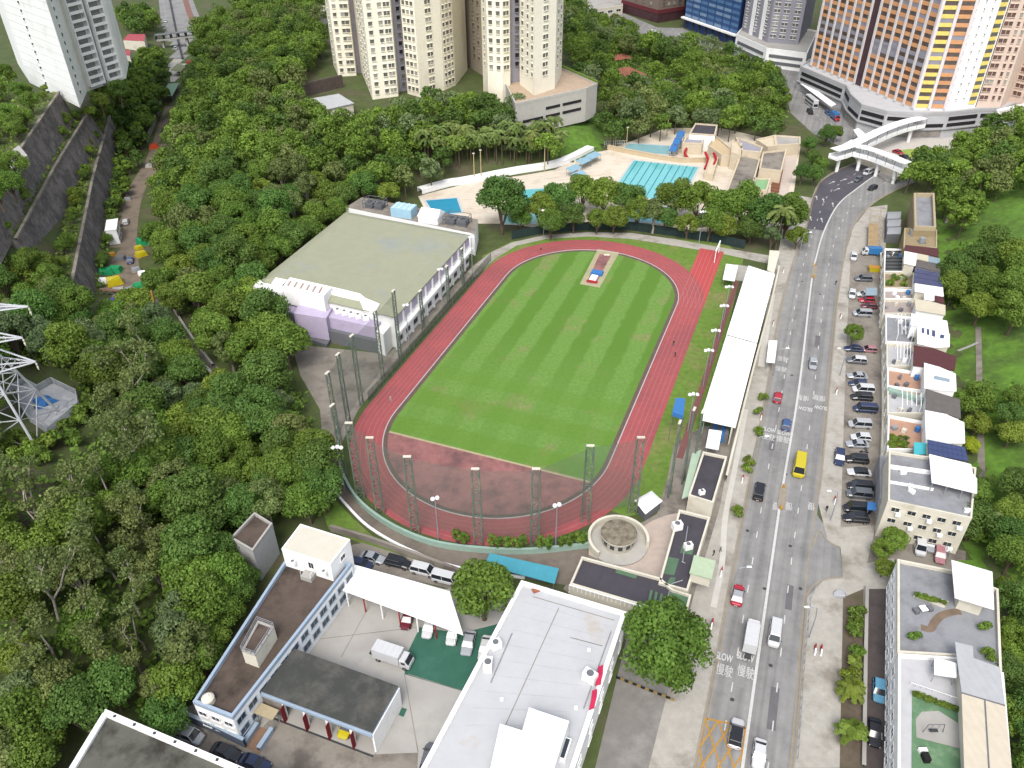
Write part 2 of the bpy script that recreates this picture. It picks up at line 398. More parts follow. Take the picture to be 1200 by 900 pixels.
dashes('lane_dash', midL, M_paint, 1.9, 5.4, .2); dashes('lane_dash', midR, M_paint, 1.9, 5.4, .2)
for line, sgn in ((a_, -1), (b_, 1)):
    off = [tuple(np.array(p)) for p in line]; l1, r1 = band(off, 1.1); e1 = r1 if sgn < 0 else l1
    l2, r2 = band(e1, .11); strip('yellow_edge_line', l2, r2, mat('faded_yellow_line', S(198, 168, 112), .8, .15, 1.5), .056, kind='structure')
def kerbline(line, wdt=.35, h=.14, name='kerb'):
    l, r = band(line, wdt); mb = MB(); n = len(l)
    for i in range(n-1):
        mb.poly([(l[i][0], l[i][1], h), (r[i][0], r[i][1], h), (r[i+1][0], r[i+1][1], h), (l[i+1][0], l[i+1][1], h)])
        for q in (l, r): mb.poly([(q[i][0], q[i][1], 0), (q[i+1][0], q[i+1][1], 0), (q[i+1][0], q[i+1][1], h), (q[i][0], q[i][1], h)])
    return mb.build(name, M_kerb, kind='structure')
kerbline(a_); kerbline([p for p in b_ if p[1] > G(0, 588)[1]]); kerbline([p for p in b_ if p[1] < G(0, 702)[1]])
kerbline(smooth(gp([(953, 640), (960, 622), (970, 634), (985, 642)]))); kerbline(smooth(gp([(945, 700), (952, 688), (965, 680), (988, 677)])))
# pavements
sheet('pavement', [(813, 900), (836, 785), (856, 675), (877, 565), (898, 455), (911, 375), (920, 337), (945, 262), (952, 232), (930, 228), (918, 262), (908, 320), (890, 400), (862, 500), (842, 600), (815, 690), (790, 780), (760, 900)], M_pave, .12, kind='structure')
sheet('pavement', [(959, 590), (964, 545), (971, 470), (976, 412), (982, 350), (990, 300), (1000, 266), (1018, 243), (1040, 240), (1036, 330), (1032, 470), (1028, 610), (1016, 660), (985, 642), (970, 634)], M_pave, .1, kind='structure')
sheet('parking_strip', [(997, 300), (1035, 290), (1036, 400), (1032, 520), (1028, 615), (985, 618), (988, 520), (992, 400)], M_conc_d, .125, kind='structure')
sheet('pavement', [(930, 900), (946, 700), (965, 680), (988, 677), (1020, 690), (1014, 720), (1000, 900)], M_pave, .1, kind='structure')
sheet('pavement', [(985, 642), (1016, 660), (1048, 654), (1050, 692), (1014, 692), (988, 677)], M_pave, .09, kind='structure')
sheet('parking_strip', [(1018, 618), (1132, 646), (1130, 676), (1048, 656), (1016, 660)], M_conc_d, .08, kind='structure')
sheet('service_yard', [(790, 520), (822, 500), (865, 495), (850, 570), (826, 690), (806, 740), (735, 748), (660, 690), (690, 648), (770, 602), (782, 560)], M_conc_d, .032, kind='structure')
sheet('planting_verge', [(984, 900), (988, 700), (1012, 690), (1012, 900)], mat('verge_soil', S(120, 108, 92), .95, .2, .8, S(96, 92, 66), .2), .13, kind='structure')
sheet('service_lane', [(1010, 900), (1014, 690), (1046, 690), (1048, 900)], M_asph_brown, .14, kind='structure')
# worn pale streak down the middle of the left pavement (old trench reinstatement)
l1, r1 = band(smooth(gp([(836, 712), (846, 660), (850, 606), (862, 545), (874, 480)])), 1.1)
strip('trench_patch', l1, r1, mat('new_concrete', S(232, 228, 218), .9, .06), .125, kind='structure')
l1, r1 = band(smooth(gp([(905, 345), (896, 400), (892, 430)])), 1.6)
strip('trench_patch', l1, r1, mat('new_concrete', S(232, 228, 218)), .125, kind='structure')
for i, (x, y, w_, l_) in enumerate(((884, 640, 1.2, 7), (905, 520, 1.3, 5), (942, 600, 1.4, 9), (925, 700, 1.2, 6), (868, 790, 1.5, 5), (958, 400, 1.3, 6), (930, 380, 1.2, 5), (906, 830, 1.4, 8))):
    p = G(x, y); MB().box((0, 0, 0), (w_, l_, .004)).build('road_patch', mat('patch_asphalt', S(126, 124, 126), .92, .1) if i % 2 else mat('pale_patch_asphalt', S(166, 164, 162), .92, .08), None, kind='structure', loc=(p[0], p[1], .045), rz=-.35)
for i, (x, y) in enumerate(((876, 622), (893, 574), (926, 640), (938, 690), (903, 780), (921, 556), (946, 470), (928, 440), (896, 690), (858, 820), (961, 345), (940, 330))):
    p = G(x, y); MB().lathe([(.36, 0), (0, .003)], n=12).build('manhole_cover', mat('iron_cover', S(92, 90, 90), .6, .15, metal=.3), None, kind='structure', loc=(p[0], p[1], .054))
# road text
def text_mesh(body, size, name):
    cu = bpy.data.curves.new(name, 'FONT'); cu.body = body; cu.size = size; cu.align_x = 'CENTER'; cu.offset = .02 if body.isascii() else 0.
    o = bpy.data.objects.new(name, cu); COL.objects.link(o); dg = bpy.context.evaluated_depsgraph_get()
    me = bpy.data.meshes.new_from_object(o.evaluated_get(dg)); bpy.data.objects.remove(o); return me
_tm = {}
def road_word(px, py, body, size, ang, stretch=2.0, m=None, z=.058, wx=1.0):
    if body not in _tm: _tm[body] = text_mesh(body, 1.0, 'road_lettering'); _tm[body].materials.append(m or M_paint)
    p = G(px, py); o = link('road_lettering', _tm[body], None, kind='structure', loc=(p[0], p[1], z), rz=ang); o.scale = (size*wx, size*stretch, 1); return o
def road_dir(py):
    a, b = G(np.interp(py+15, [450, 598, 675, 900], [937, 913, 902, 870]), py+15), G(np.interp(py-15, [450, 598, 675, 900], [937, 913, 902, 870]), py-15)
    return math.atan2(b[1]-a[1], b[0]-a[0])-PI/2
for x, y in ((848, 774), (873, 774)): road_word(x, y, 'SLOW', 1.35, road_dir(774), 1.5, wx=.75)
for x, y in ((848, 791), (873, 793)): road_word(x, y, '慢駛', 1.75, road_dir(790), 1.45, wx=.8)
for x, y in ((941, 464), (960, 464)): road_word(x, y, '慢駛', 1.8, road_dir(464)+PI, 1.45, wx=.85)
for x, y in ((943, 477), (962, 476)): road_word(x, y, 'SLOW', 1.4, road_dir(475)+PI, 1.5, wx=.75)
for x, y in ((901, 506), (918, 510)): road_word(x, y, 'SLOW', 1.4, road_dir(506), 1.5, wx=.75)
for x, y in ((900, 515), (917, 518)): road_word(x, y, '慢駛', 1.8, road_dir(510), 1.45, wx=.85)
for x, y in ((917, 423), (915, 435)): road_word(x, y, '慢駛', 1.8, road_dir(450), 1.45, wx=.85)
for x, y in ((910, 590), (925, 590), (951, 590)): road_word(x, y, '慢', 1.8, road_dir(590)+PI, 1.45, wx=.85)
# arrows on the dark surface
_ar = MB().poly([(-.12, -2, 0), (.12, -2, 0), (.12, .6, 0), (-.12, .6, 0)]).poly([(-.5, .6, 0), (.5, .6, 0), (0, 2, 0)]).mesh('lane_arrow', M_paint)
for x, y, a in ((957, 232, -.2), (965, 235, -.2), (976, 240, -.25), (950, 256, -.15), (963, 258, -.2), (975, 214, -.9), (988, 211, -.9), (981, 222, -.9), (997, 214, -.95)):
    p = G(x, y); link('lane_arrow', _ar, kind='structure', loc=(p[0], p[1], .075), rz=a)
# yellow box junction at the bottom of the near carriageway
bx = gp([(826, 842), (874, 852), (869, 900), (862, 955), (802, 955), (815, 898)])
q = [bx[0], bx[1], bx[3], bx[4]]
mb = MB()
def flatline(mb, p, q, wdt, z):
    d = np.array(q[:2])-np.array(p[:2]); d = d/np.hypot(*d); n_ = np.array([-d[1], d[0]])*wdt/2; P0 = np.array(p[:2]); Q0 = np.array(q[:2])
    mb.poly([(*(P0-n_), z), (*(Q0-n_), z), (*(Q0+n_), z), (*(P0+n_), z)])
for i in range(4): flatline(mb, q[i], q[(i+1) % 4], .3, .056+.0005*i)
k = 0
for t in (.33, .66, 1.0):
    for A, B, Cc, D in ((q[0], q[1], q[3], q[2]), (q[1], q[0], q[2], q[3])):
        flatline(mb, lerp(A, Cc, t), lerp(A, B, t), .25, .059+.0007*k); k += 1
        if t < 1: flatline(mb, lerp(Cc, D, t), lerp(B, D, t), .25, .059+.0007*k); k += 1
mb.build('box_junction', M_yell, kind='structure')
# traffic islands with yellow beacons in the median
for (x, y, x2, y2) in ((918, 572, 915, 597), (955, 312, 953, 326)):
    p, q2 = G(x, y), G(x2, y2); t = thing('traffic_island', 'narrow median island with amber bollards %s' % ('on the road beside the yellow minibus' if y > 400 else 'far up the road near the dark resurfaced stretch'), 'traffic island', (p+q2)/2, group='median islands')
    MB().wall(p, q2, 1.5, 0, .2).build('kerb_body', M_kerb, t)
    for e in (p, q2): MB().lathe([(.3, .2), (.28, .9), (.2, 1.15), (0, 1.2)], (e[0], e[1], 0), 8).build('bollard', M_yell, t)
# ================= TREES
def leaf_mat(name, col, var=.32, objr=.15):
    m = bpy.data.materials.new(name); m.use_nodes = True; n = m.node_tree.nodes; L = m.node_tree.links; b = n['Principled BSDF']
    b.inputs['Roughness'].default_value = .6; b.inputs['Specular IOR Level'].default_value = .22
    at = n.new('ShaderNodeAttribute'); at.attribute_name = 'tint'; oi = n.new('ShaderNodeObjectInfo')
    hs = n.new('ShaderNodeHueSaturation'); hs.inputs['Color'].default_value = col
    r = n.new('ShaderNodeMapRange'); r.inputs[3].default_value = 1-var; r.inputs[4].default_value = 1+var; L.new(at.outputs['Fac'], r.inputs[0])
    r2 = n.new('ShaderNodeMapRange'); r2.inputs[3].default_value = 1-objr; r2.inputs[4].default_value = 1+objr; L.new(oi.outputs['Random'], r2.inputs[0])
    mu = n.new('ShaderNodeMath'); mu.operation = 'MULTIPLY'; L.new(r.outputs[0], mu.inputs[0]); L.new(r2.outputs[0], mu.inputs[1]); L.new(mu.outputs[0], hs.inputs['Value'])
    f = n.new('ShaderNodeMath'); f.operation = 'MULTIPLY'; f.inputs[1].default_value = 7.13; L.new(oi.outputs['Random'], f.inputs[0]); f2 = n.new('ShaderNodeMath'); f2.operation = 'FRACT'; L.new(f.outputs[0], f2.inputs[0])
    h = n.new('ShaderNodeMapRange'); h.inputs[3].default_value = .483; h.inputs[4].default_value = .512; L.new(f2.outputs[0], h.inputs[0]); L.new(h.outputs[0], hs.inputs['Hue'])
    L.new(hs.outputs[0], b.inputs['Base Color'])
    tr = n.new('ShaderNodeBsdfTranslucent'); L.new(hs.outputs[0], tr.inputs[0]); mx = n.new('ShaderNodeMixShader'); mx.inputs[0].default_value = .34
    L.new(b.outputs[0], mx.inputs[1]); L.new(tr.outputs[0], mx.inputs[2]); L.new(mx.outputs[0], n['Material Output'].inputs[0]); return m
LM = {'dark': leaf_mat('dark_green_leaves', S(116, 154, 72)), 'mid': leaf_mat('mid_green_leaves', S(134, 168, 70)), 'light': leaf_mat('yellow_green_leaves', S(150, 178, 72)),
      'olive': leaf_mat('olive_leaves', S(146, 164, 94)), 'blue': leaf_mat('grey_green_leaves', S(136, 162, 106)), 'palm': leaf_mat('palm_leaves', S(150, 172, 96)), 'lime': leaf_mat('lime_leaves', S(186, 206, 60))}
M_bark = mat('bark', S(120, 104, 88), .95, .2, 2.); M_palebark = mat('pale_bark', S(196, 186, 170), .9, .18, 1.5)
def cards(name, P, N, size, tint, m, asp=1.):
    """many leaf-sized quads: centres P, normals N, sizes, tint 0..1 per leaf"""
    k = len(P); a = np.cross(N, RNG.normal(size=(k, 3))); a /= np.linalg.norm(a, axis=1)[:, None]+1e-9; b = np.cross(N, a)
    a = a*size[:, None]*.5*asp; b = b*size[:, None]*.5
    V = np.stack([P-a-b*.55, P+a*.25-b, P+a+b*.55, P-a*.25+b], 1).reshape(-1, 3)
    me = bpy.data.meshes.new(name); me.vertices.add(4*k); me.vertices.foreach_set('co', V.ravel()); me.loops.add(4*k); me.loops.foreach_set('vertex_index', np.arange(4*k)); me.polygons.add(k); me.polygons.foreach_set('loop_start', np.arange(k)*4); me.polygons.foreach_set('loop_total', np.full(k, 4))
    at = me.attributes.new('tint', 'FLOAT', 'FACE'); at.data.foreach_set('value', tint.astype(np.float32)); me.materials.append(m); me.update(); return me
def crown_arrays(seed, R, hgt, z0, nl, nleaf, size, lobe=(.3, .46), flat=1., up=.35):
    r = np.random.default_rng(seed); th = r.uniform(0, 2*PI, nl); cz = r.uniform(-.35, 1, nl)
    rad = np.sqrt(np.clip(1-cz**2, 0, 1))*r.uniform(.75, 1.0, nl)
    C_ = np.stack([rad*np.cos(th)*R*.68, rad*np.sin(th)*R*.68, z0+hgt*.5+cz*hgt*.36*flat], 1)
    LR = r.uniform(*lobe, nl)*R; lt = r.uniform(0, 1, nl)
    k = r.choice(nl, nleaf, p=LR**2/np.sum(LR**2)); D = r.normal(size=(nleaf, 3)); D[:, 2] += up; D /= np.linalg.norm(D, axis=1)[:, None]
    rr = LR[k]*np.where(r.uniform(size=nleaf) < .8, r.uniform(.85, 1.08, nleaf), r.uniform(.3, .85, nleaf)); P = C_[k]+D*rr[:, None]*np.array([1, 1, .8])
    N = D+r.normal(size=(nleaf, 3))*.55; N /= np.linalg.norm(N, axis=1)[:, None]
    t = np.clip(.55*lt[k]+.45*r.uniform(0, 1, nleaf), 0, 1)
    return P, N, size*r.uniform(.6, 1.3, nleaf), t, C_, LR
def tree_proto(kind, seed, R, H, leafm, nl=16, nleaf=6800, size=.36, trunk_r=.28, lobe=(.3, .46), flat=1., bark=None, crown_frac=.76):
    """meshes (trunk with limbs, crown) of a tree of crown radius R and height H, base at the origin"""
    z0 = H*(1-crown_frac); P, N, s, t, C_, LR = crown_arrays(seed, R, H*crown_frac, z0, nl, nleaf, size, lobe, flat)
    cm = cards('crown', P, N, s, t, leafm); mb = MB(); r = random.Random(seed); top = z0+H*crown_frac*.35
    mb.path([(0, 0, -1), (r.uniform(-.2, .2), r.uniform(-.2, .2), z0*.6), (r.uniform(-.4, .4), r.uniform(-.4, .4), top)], [trunk_r*1.25, trunk_r, trunk_r*.6], 6)
    for i in range(min(nl, 8)): c = C_[i]; mb.path([(0, 0, z0*.75), (c[0]*.5, c[1]*.5, (z0*.75+c[2])*.55), tuple(c)], [trunk_r*.5, trunk_r*.35, .05], 4)
    return {'trunk': mb.mesh('trunk', bark or M_bark), 'crown': cm, 'R': R, 'H': H, 'kind': kind}
def gum_proto(seed, H, leafm=None):
    """thin-crowned gum tree: pale forking stems, leaf clumps at the ends of bare branches"""
    r = random.Random(seed); g = np.random.default_rng(seed); mb = MB(); tips = []
    def grow(p, d, l, rad, dep):
        q = tuple(p[i]+d[i]*l for i in range(3)); mid = tuple((p[i]+q[i])/2+r.uniform(-.06, .06)*l for i in range(3)); mb.path([p, mid, q], [rad, rad*.85, rad*.7], 5)
        if dep == 0: tips.append(q); return
        if dep <= 1: tips.append(mid)
        for k in range(r.choice((2, 3)) if dep > 1 else 3):
            a = r.uniform(0, 2*PI); s = r.uniform(.35, .8); dd = Vector((d[0]+math.cos(a)*s, d[1]+math.sin(a)*s, d[2]*.9+.12)).normalized(); grow(q, tuple(dd), l*r.uniform(.58, .8), rad*.62, dep-1)
    grow((0, 0, -1), (r.uniform(-.12, .12), r.uniform(-.12, .12), 1), H*.36, .3, 3)
    PP = []; NN = []; TT = []
    for c in tips:
        k = 105; lr = r.uniform(1.0, 1.9); D = g.normal(size=(k, 3)); D /= np.linalg.norm(D, axis=1)[:, None]; PP.append(np.array(c)+D*lr*g.uniform(.4, 1., (k, 1))*np.array([1, 1, .7])); NN.append(D*.5+g.normal(size=(k, 3))*.6); TT.append(np.full(k, r.random())*.5+g.uniform(0, .5, k))
    P = np.concatenate(PP); N = np.concatenate(NN); N /= np.linalg.norm(N, axis=1)[:, None]
    R = float(np.percentile(np.hypot(P[:, 0], P[:, 1]), 90))
    return {'trunk': mb.mesh('trunk', M_palebark), 'crown': cards('crown', P, N, g.uniform(.22, .5, len(P)), np.concatenate(TT), leafm or LM['olive']), 'R': R, 'H': H, 'kind': 'gum'}
def palm_proto(seed, H, nf=20, fl=3.4, leafm=None):
    r = random.Random(seed); g = np.random.default_rng(seed); mb = MB(); mb.path([(0, 0, -.3), (.1, 0, H*.5), (.15, .1, H)], [.2, .15, .13], 6); P = []; N = []; T = []
    for k in range(nf):
        a = 2*PI*k/nf+r.uniform(-.2, .2); el = r.uniform(-.1, .9); tt = r.random()
        for j in range(14):
            u = j/13; x = fl*u*math.cos(el)*(1-.15*u); z = fl*u*math.sin(el)-1.1*u*u*fl*.55
            for s in (-1, 1):
                wv = .28*math.sin(PI*min(u+.12, 1))+.08; P.append((.15+math.cos(a)*x-math.sin(a)*s*wv, .1+math.sin(a)*x+math.cos(a)*s*wv, H+z-.06)); N.append((math.cos(a)*.3-math.sin(a)*s*.5, math.sin(a)*.3+math.cos(a)*s*.5, 1)); T.append(tt)
    P = np.array(P); N = np.array(N); N /= np.linalg.norm(N, axis=1)[:, None]
    return {'trunk': mb.mesh('trunk', M_bark), 'crown': cards('crown', P, N, g.uniform(.5, .85, len(P)), np.array(T)*.7+g.uniform(0, .3, len(P)), leafm or LM['palm']), 'R': fl*.8, 'H': H, 'kind': 'palm'}
def pine_proto(seed, H, leafm):
    g = np.random.default_rng(seed); P = []; n = 17
    for k in range(n):
        z = H*(.12+.86*k/n); rr = (1-k/n)*1.9+.25
        for a in range(7):
            an = 2*PI*(a+.5*(k % 2))/7
            for u in np.linspace(.15, 1, 9): P.append((math.cos(an)*rr*u, math.sin(an)*rr*u, z+.25*u*rr))
    P = np.array(P); N = g.normal(size=P.shape); N[:, 2] += .6; N /= np.linalg.norm(N, axis=1)[:, None]
    return {'trunk': MB().tube((0, 0, -.5), (0, 0, H*.98), .2, 6, .04).mesh('trunk', M_bark), 'crown': cards('crown', P, N, g.uniform(.25, .5, len(P)), g.uniform(0, 1, len(P)), leafm), 'R': 2., 'H': H, 'kind': 'pine'}
PR = {'dark': [tree_proto('dark', 1, 4.8, 11, LM['dark'], 20), tree_proto('dark', 2, 4.2, 10, LM['dark'], 15, lobe=(.34, .5)), tree_proto('dark', 3, 5.2, 12, LM['dark'], 24, lobe=(.24, .4))],
      'mid': [tree_proto('mid', 4, 4.6, 10, LM['mid'], 18), tree_proto('mid', 5, 5.0, 10.5, LM['mid'], 26, lobe=(.22, .38)), tree_proto('mid', 6, 4.0, 9, LM['mid'], 14)],
      'light': [tree_proto('light', 7, 4.8, 9.5, LM['light'], 30, lobe=(.2, .34), flat=.8), tree_proto('light', 8, 4.0, 8.5, LM['light'], 20)],
      'blue': [tree_proto('blue', 9, 4.0, 10, LM['blue'], 22, 5200, lobe=(.22, .36)), tree_proto('blue', 10, 3.6, 11, LM['blue'], 18, 4600)],
      'lime': [tree_proto('lime', 31, 4.0, 8, LM['lime'], 20)],
      'gum': [gum_proto(s, h) for s, h in ((21, 15), (22, 17), (23, 14), (24, 16))],
      'palm': [palm_proto(s, h) for s, h in ((41, 9), (42, 10), (43, 8))], 'fan': [palm_proto(45, 2.6, 18, 2.2, LM['light'])],
      'olive': [tree_proto('olive', 51, 4.6, 11, LM['olive'], 26, 5600, lobe=(.2, .34), bark=M_palebark), tree_proto('olive', 52, 4.0, 10, LM['olive'], 20, 4800, lobe=(.22, .36), bark=M_palebark)],
      'pine': [pine_proto(61, 15, LM['dark'])], 'big': [tree_proto('big', 71, 6.6, 11.5, LM['mid'], 44, 9500, .4, .4, lobe=(.18, .3)), tree_proto('big', 72, 5.0, 10, LM['mid'], 34, 7000, .4, .35, lobe=(.2, .32))],
      'bush': [tree_proto('bush', 81, 1.3, 1.8, LM['mid'], 8, 700, .28, .08, crown_frac=.95), tree_proto('bush', 82, 1.6, 2.0, LM['light'], 9, 800, .28, .08, crown_frac=.95)],
      'bmid': [tree_proto('bmid', 101, 5.0, 10, LM['mid'], 26, 7600, crown_frac=.84, lobe=(.24, .4)), tree_proto('bmid', 102, 4.6, 11, LM['mid'], 22, 7000, crown_frac=.82, lobe=(.26, .42)), tree_proto('bmid', 103, 5.2, 9.5, LM['light'], 30, 7600, crown_frac=.8, lobe=(.2, .36))], 'bdark': [tree_proto('bdark', 104, 5.0, 10.5, LM['dark'], 24, 7600, crown_frac=.85, lobe=(.24, .42)), tree_proto('bdark', 105, 5.6, 10, LM['dark'], 30, 8000, crown_frac=.84, lobe=(.22, .38))],
      'column': [tree_proto('column', 91, .9, 4.0, LM['mid'], 12, 900, .28, .1, crown_frac=.96)]}
N_TREES = [0]
def plant(kind, x, y, label, group, scale=1., z=None, v=None, name=None, cat='tree'):
    pr = PR[kind][v if v is not None else random.randrange(len(PR[kind]))]
    t = thing(name or {'palm': 'palm_tree', 'fan': 'fan_palm', 'gum': 'gum_tree', 'pine': 'pine_tree', 'bush': 'bush', 'column': 'columnar_shrub'}.get(pr['kind'], 'tree'), label, cat, (x, y, terr(x, y) if z is None else z), random.uniform(0, 6.28), group)
    s = scale*random.uniform(.93, 1.07); t.scale = (s, s, s*random.uniform(.94, 1.06))
    link('trunk', pr['trunk'], t, False); link('crown', pr['crown'], t, False); N_TREES[0] += 1; return t
def plant_px(kind, px, py, hc, label, group, **k):
    """tree whose crown centre, hc metres up, stands at a surveyed place"""
    p = G(px, py, hc); return plant(kind, p[0], p[1], label, group, **k)
PLAT = [(-5, 425), (100, 432), (114, 505), (72, 556), (-5, 556)]
ZONES = [  # outline in the photograph, spacing, kinds, scale, label, group
 ('low', [(-30, 395), (60, 360), (112, 372), (150, 348), (188, 372), (214, 420), (232, 452), (298, 440), (346, 452), (366, 500), (382, 560), (386, 590), (380, 606), (336, 604), (304, 614), (284, 640), (268, 690), (222, 780), (196, 800), (180, 850), (130, 820), (60, 880), (40, 930), (-30, 930)], 6.6,
  None, (.82, 1.32), 'broadleaf tree in the dense wood left of the sports ground', 'trees of the wood on the left'),
 ('wallfoot', [(-20, 300), (40, 296), (80, 340), (108, 366), (112, 376), (60, 364), (-20, 400)], 7.0, 'mid dark olive mid', (.75, 1.0), 'broadleaf tree at the foot of the stone walls', 'trees at the foot of the stone walls'),
 ('roadleft', [(136, 178), (150, 182), (148, 214), (134, 250), (126, 300), (118, 345), (113, 330), (129, 240)], 4.6, 'mid light dark', (.42, .55), 'small tree between the lowest stone wall and the works road', 'small trees by the works road'),
 ('mid', [(232, 40), (262, 22), (300, -20), (372, -20), (378, 60), (345, 90), (352, 126), (420, 150), (462, 165), (484, 190), (480, 222), (440, 226), (415, 236), (392, 252), (336, 300), (298, 326), (300, 340), (322, 364), (340, 396), (334, 430), (296, 436), (262, 420), (238, 385), (205, 352), (188, 340), (182, 290), (184, 240), (188, 205), (206, 160), (222, 110)], 8.0,
  'mid mid dark mid light mid mid olive dark', (.9, 1.5), 'bright green broadleaf tree in the wood behind the sports hall', 'trees of the wood behind the hall'),
 ('estate', [(432, 150), (470, 122), (545, 112), (610, 130), (615, 150), (650, 155), (650, 185), (560, 178), (540, 195), (500, 205), (486, 180)], 8.2,
  'dark dark blue mid light', (.9, 1.35), 'dark green tree in the belt between the cream towers and the swimming pools', 'trees between towers and pools'),
 ('park', [(664, -5), (700, 22), (742, 28), (745, 50), (795, 50), (850, 64), (895, 80), (916, 92), (922, 130), (915, 150), (850, 148), (790, 145), (740, 155), (712, 160), (704, 140), (702, 100), (668, 80)], 9.6,
  'mid dark mid light blue mid dark olive', (1., 1.5), 'broadleaf tree in the park beyond the swimming pools', 'trees of the park'),
 ('ridge', [(1045, 215), (1062, 195), (1080, 180), (1118, 172), (1160, 150), (1210, 135), (1210, 215), (1165, 225), (1130, 262), (1105, 250), (1090, 205)], 8.0, 'mid dark mid light olive', (.9, 1.25), 'broadleaf tree on the ridge right of the bend in the road', 'trees of the ridge'),
 ('rslope', [(1118, 296), (1160, 280), (1215, 300), (1215, 376), (1160, 372), (1118, 362)], 8.6, 'dark mid light mid', (1., 1.3), 'tree in the clump on the slope right of the row houses', 'trees of the slope clump'),
 ('rlow', [(1122, 455), (1160, 452), (1215, 462), (1215, 512), (1165, 508), (1130, 488)], 7.2, 'dark mid dark light', (.7, 1.05), 'bushy tree across the slope right of the solar roof', 'trees across the slope'),
 ('rnear', [(1122, 605), (1150, 560), (1210, 562), (1210, 690), (1150, 650)], 6.6, 'dark mid dark', (.75, 1.0), 'tree crowding behind the apartment block', 'trees behind the block'),
 ('rbot', [(1166, 690), (1215, 670), (1215, 930), (1186, 930)], 5.8, 'mid light dark', (.6, .85), 'tree on the right edge behind the pale roofed terrace house', 'trees on the right edge'),
 ('lefttop', [(-20, 70), (14, 92), (6, 118), (-20, 120)], 9., 'dark mid', (.9, 1.1), 'tree above the stone slope left of the white tower', 'trees left of the tower'),
 ('pathtop', [(100, 100), (142, 92), (165, 60), (196, 60), (192, 110), (176, 150), (160, 185), (150, 180), (128, 152)], 7.5, 'mid dark light', (.75, .95), 'tree between the white tower and the works road', 'trees below the white tower'),
 ('topmid', [(130, 12), (182, 12), (182, 36), (150, 36)], 8.5, 'mid dark', (.9, 1.2), 'tree beside the red roofed pavilion at the far road', 'trees by the far road'),
]
far_trees = []; cand = []
def in_zone(px, py):
    return next((z for z in ZONES if inpoly(px, py, z[1])), None)
for zn in ZONES:
    name, poly, sp, kinds, scl, lab, grp = zn; xs = []; ys = []
    wpts = [G(x, max(y, -20), 0) for x, y in poly]; x0 = min(p[0] for p in wpts)-10; x1 = max(p[0] for p in wpts)+10; y0 = min(p[1] for p in wpts)-50; y1 = max(p[1] for p in wpts)+10
    ny = int((y1-y0)/(sp*.87))+1
    for j in range(ny):
        for i in range(int((x1-x0)/sp)+1):
            x = x0+(i+.5*(j % 2))*sp+random.uniform(-.24, .24)*sp; y = y0+j*sp*.87+random.uniform(-.24, .24)*sp
            hc = 5.5*scl[0]+1.5; z = terr(x, y); px, py = PX((x, y, z+hc))
            if not inpoly(px, py, poly): continue
            if name == 'low':
                if inpoly(px, py, PLAT) or inpoly(*PX((x, y, z+11)), PLAT) or inpoly(*PX((x, y, z+3)), PLAT): continue
                g_ = sstep(230, 130, px)*sstep(395, 470, py) if px < 230 else 0
                k = random.choice(['gum', 'gum', 'gum', 'gum', 'olive', 'mid']) if random.random() < g_*(1-.7*sstep(720, 800, py)) else random.choice(['mid', 'dark', 'mid', 'olive', 'mid', 'dark', 'dark', 'blue', 'light'])
            else: k = random.choice(kinds.split())
            if name == 'park' and inpoly(px, py, [(706, 62), (756, 60), (806, 82), (806, 106), (720, 108)]) and random.random() < .8: continue
            cand.append((math.hypot(x, y), k, x, y, z, random.uniform(*scl), lab, grp))
cand.sort(key=lambda c: c[0])
KD = {'gum': 'thin-crowned gum tree with bare pale branches', 'mid': 'mid green tree', 'dark': 'dark green tree', 'light': 'yellow green feathery tree', 'olive': 'dull olive tree', 'blue': 'grey green tree', 'lime': 'lime green tree'}
for i, (d, k, x, y, z, s, lab, grp) in enumerate(cand):
    if N_TREES[0] < 268:
        px, py = PX((x, y, z+6)); kd = KD[k]
        if grp == 'trees of the wood on the left': lab = kd+' in the left wood, '+('near the pylon platform' if px < 150 and py < 560 else 'by the channel path' if py < 470 else 'above the near bend of the track' if px > 270 and py < 620 else 'in the bottom left corner' if py > 780 else 'behind the office block' if px > 170 and py > 600 else 'deep in its middle' if px > 110 else 'along the left edge')
        elif grp == 'trees of the wood behind the hall': lab = kd+' in the wood '+('beside the channel path' if py > 345 else 'right along the sports hall roof' if px > 300 and py > 215 else 'along the works road' if px < 240 else 'below the left cream tower' if px > 330 else 'in the middle of the wood behind the hall')
        elif len(lab.split()) < 13: lab = kd.split(' tree')[0]+' '+lab.replace('broadleaf ', '').replace('dark green ', '').replace('dark ', '').replace('bright green ', '')
        plant(k, x, y, lab, grp, s, z)
    else: far_trees.append((k, x, y, z, s))
print('forest candidates', len(cand), 'far', len(far_trees))
# the trees past that number: one mass of crowns and trunks
FK = {'mid': 'mid', 'dark': 'dark', 'light': 'light', 'blue': 'blue', 'olive': 'olive'}; mb = MB(); FA = {}
for i, (k, x, y, z, s) in enumerate(far_trees):
    R, H = random.uniform(4., 5.2)*s, random.uniform(9, 12)*s; P, N, sz, t, C_, LR = crown_arrays(500+i, R, H*.78, H*.22, random.randint(12, 24), 1100, .72, (.2, .42)); tt = random.uniform(-.25, .25)
    FA.setdefault(k, []).append((P+np.array([x, y, z]), N, sz, np.clip(t*.8+.1+tt, 0, 1))); mb.tube((x, y, z-1), (x, y, z+H*.6), .3, 5, .15)
for k, L_ in FA.items():
    link('far_woodland', cards('far_woodland', *[np.concatenate([q[j] for q in L_]) for j in range(4)], LM[k]), kind='stuff', label='mass of %s crowns in the far woods' % KD[k].split(' tree')[0], cat='woodland')
if far_trees: mb.build('far_tree_trunks', M_bark, None, kind='stuff', label='trunks under the far woods', cat='tree trunks')
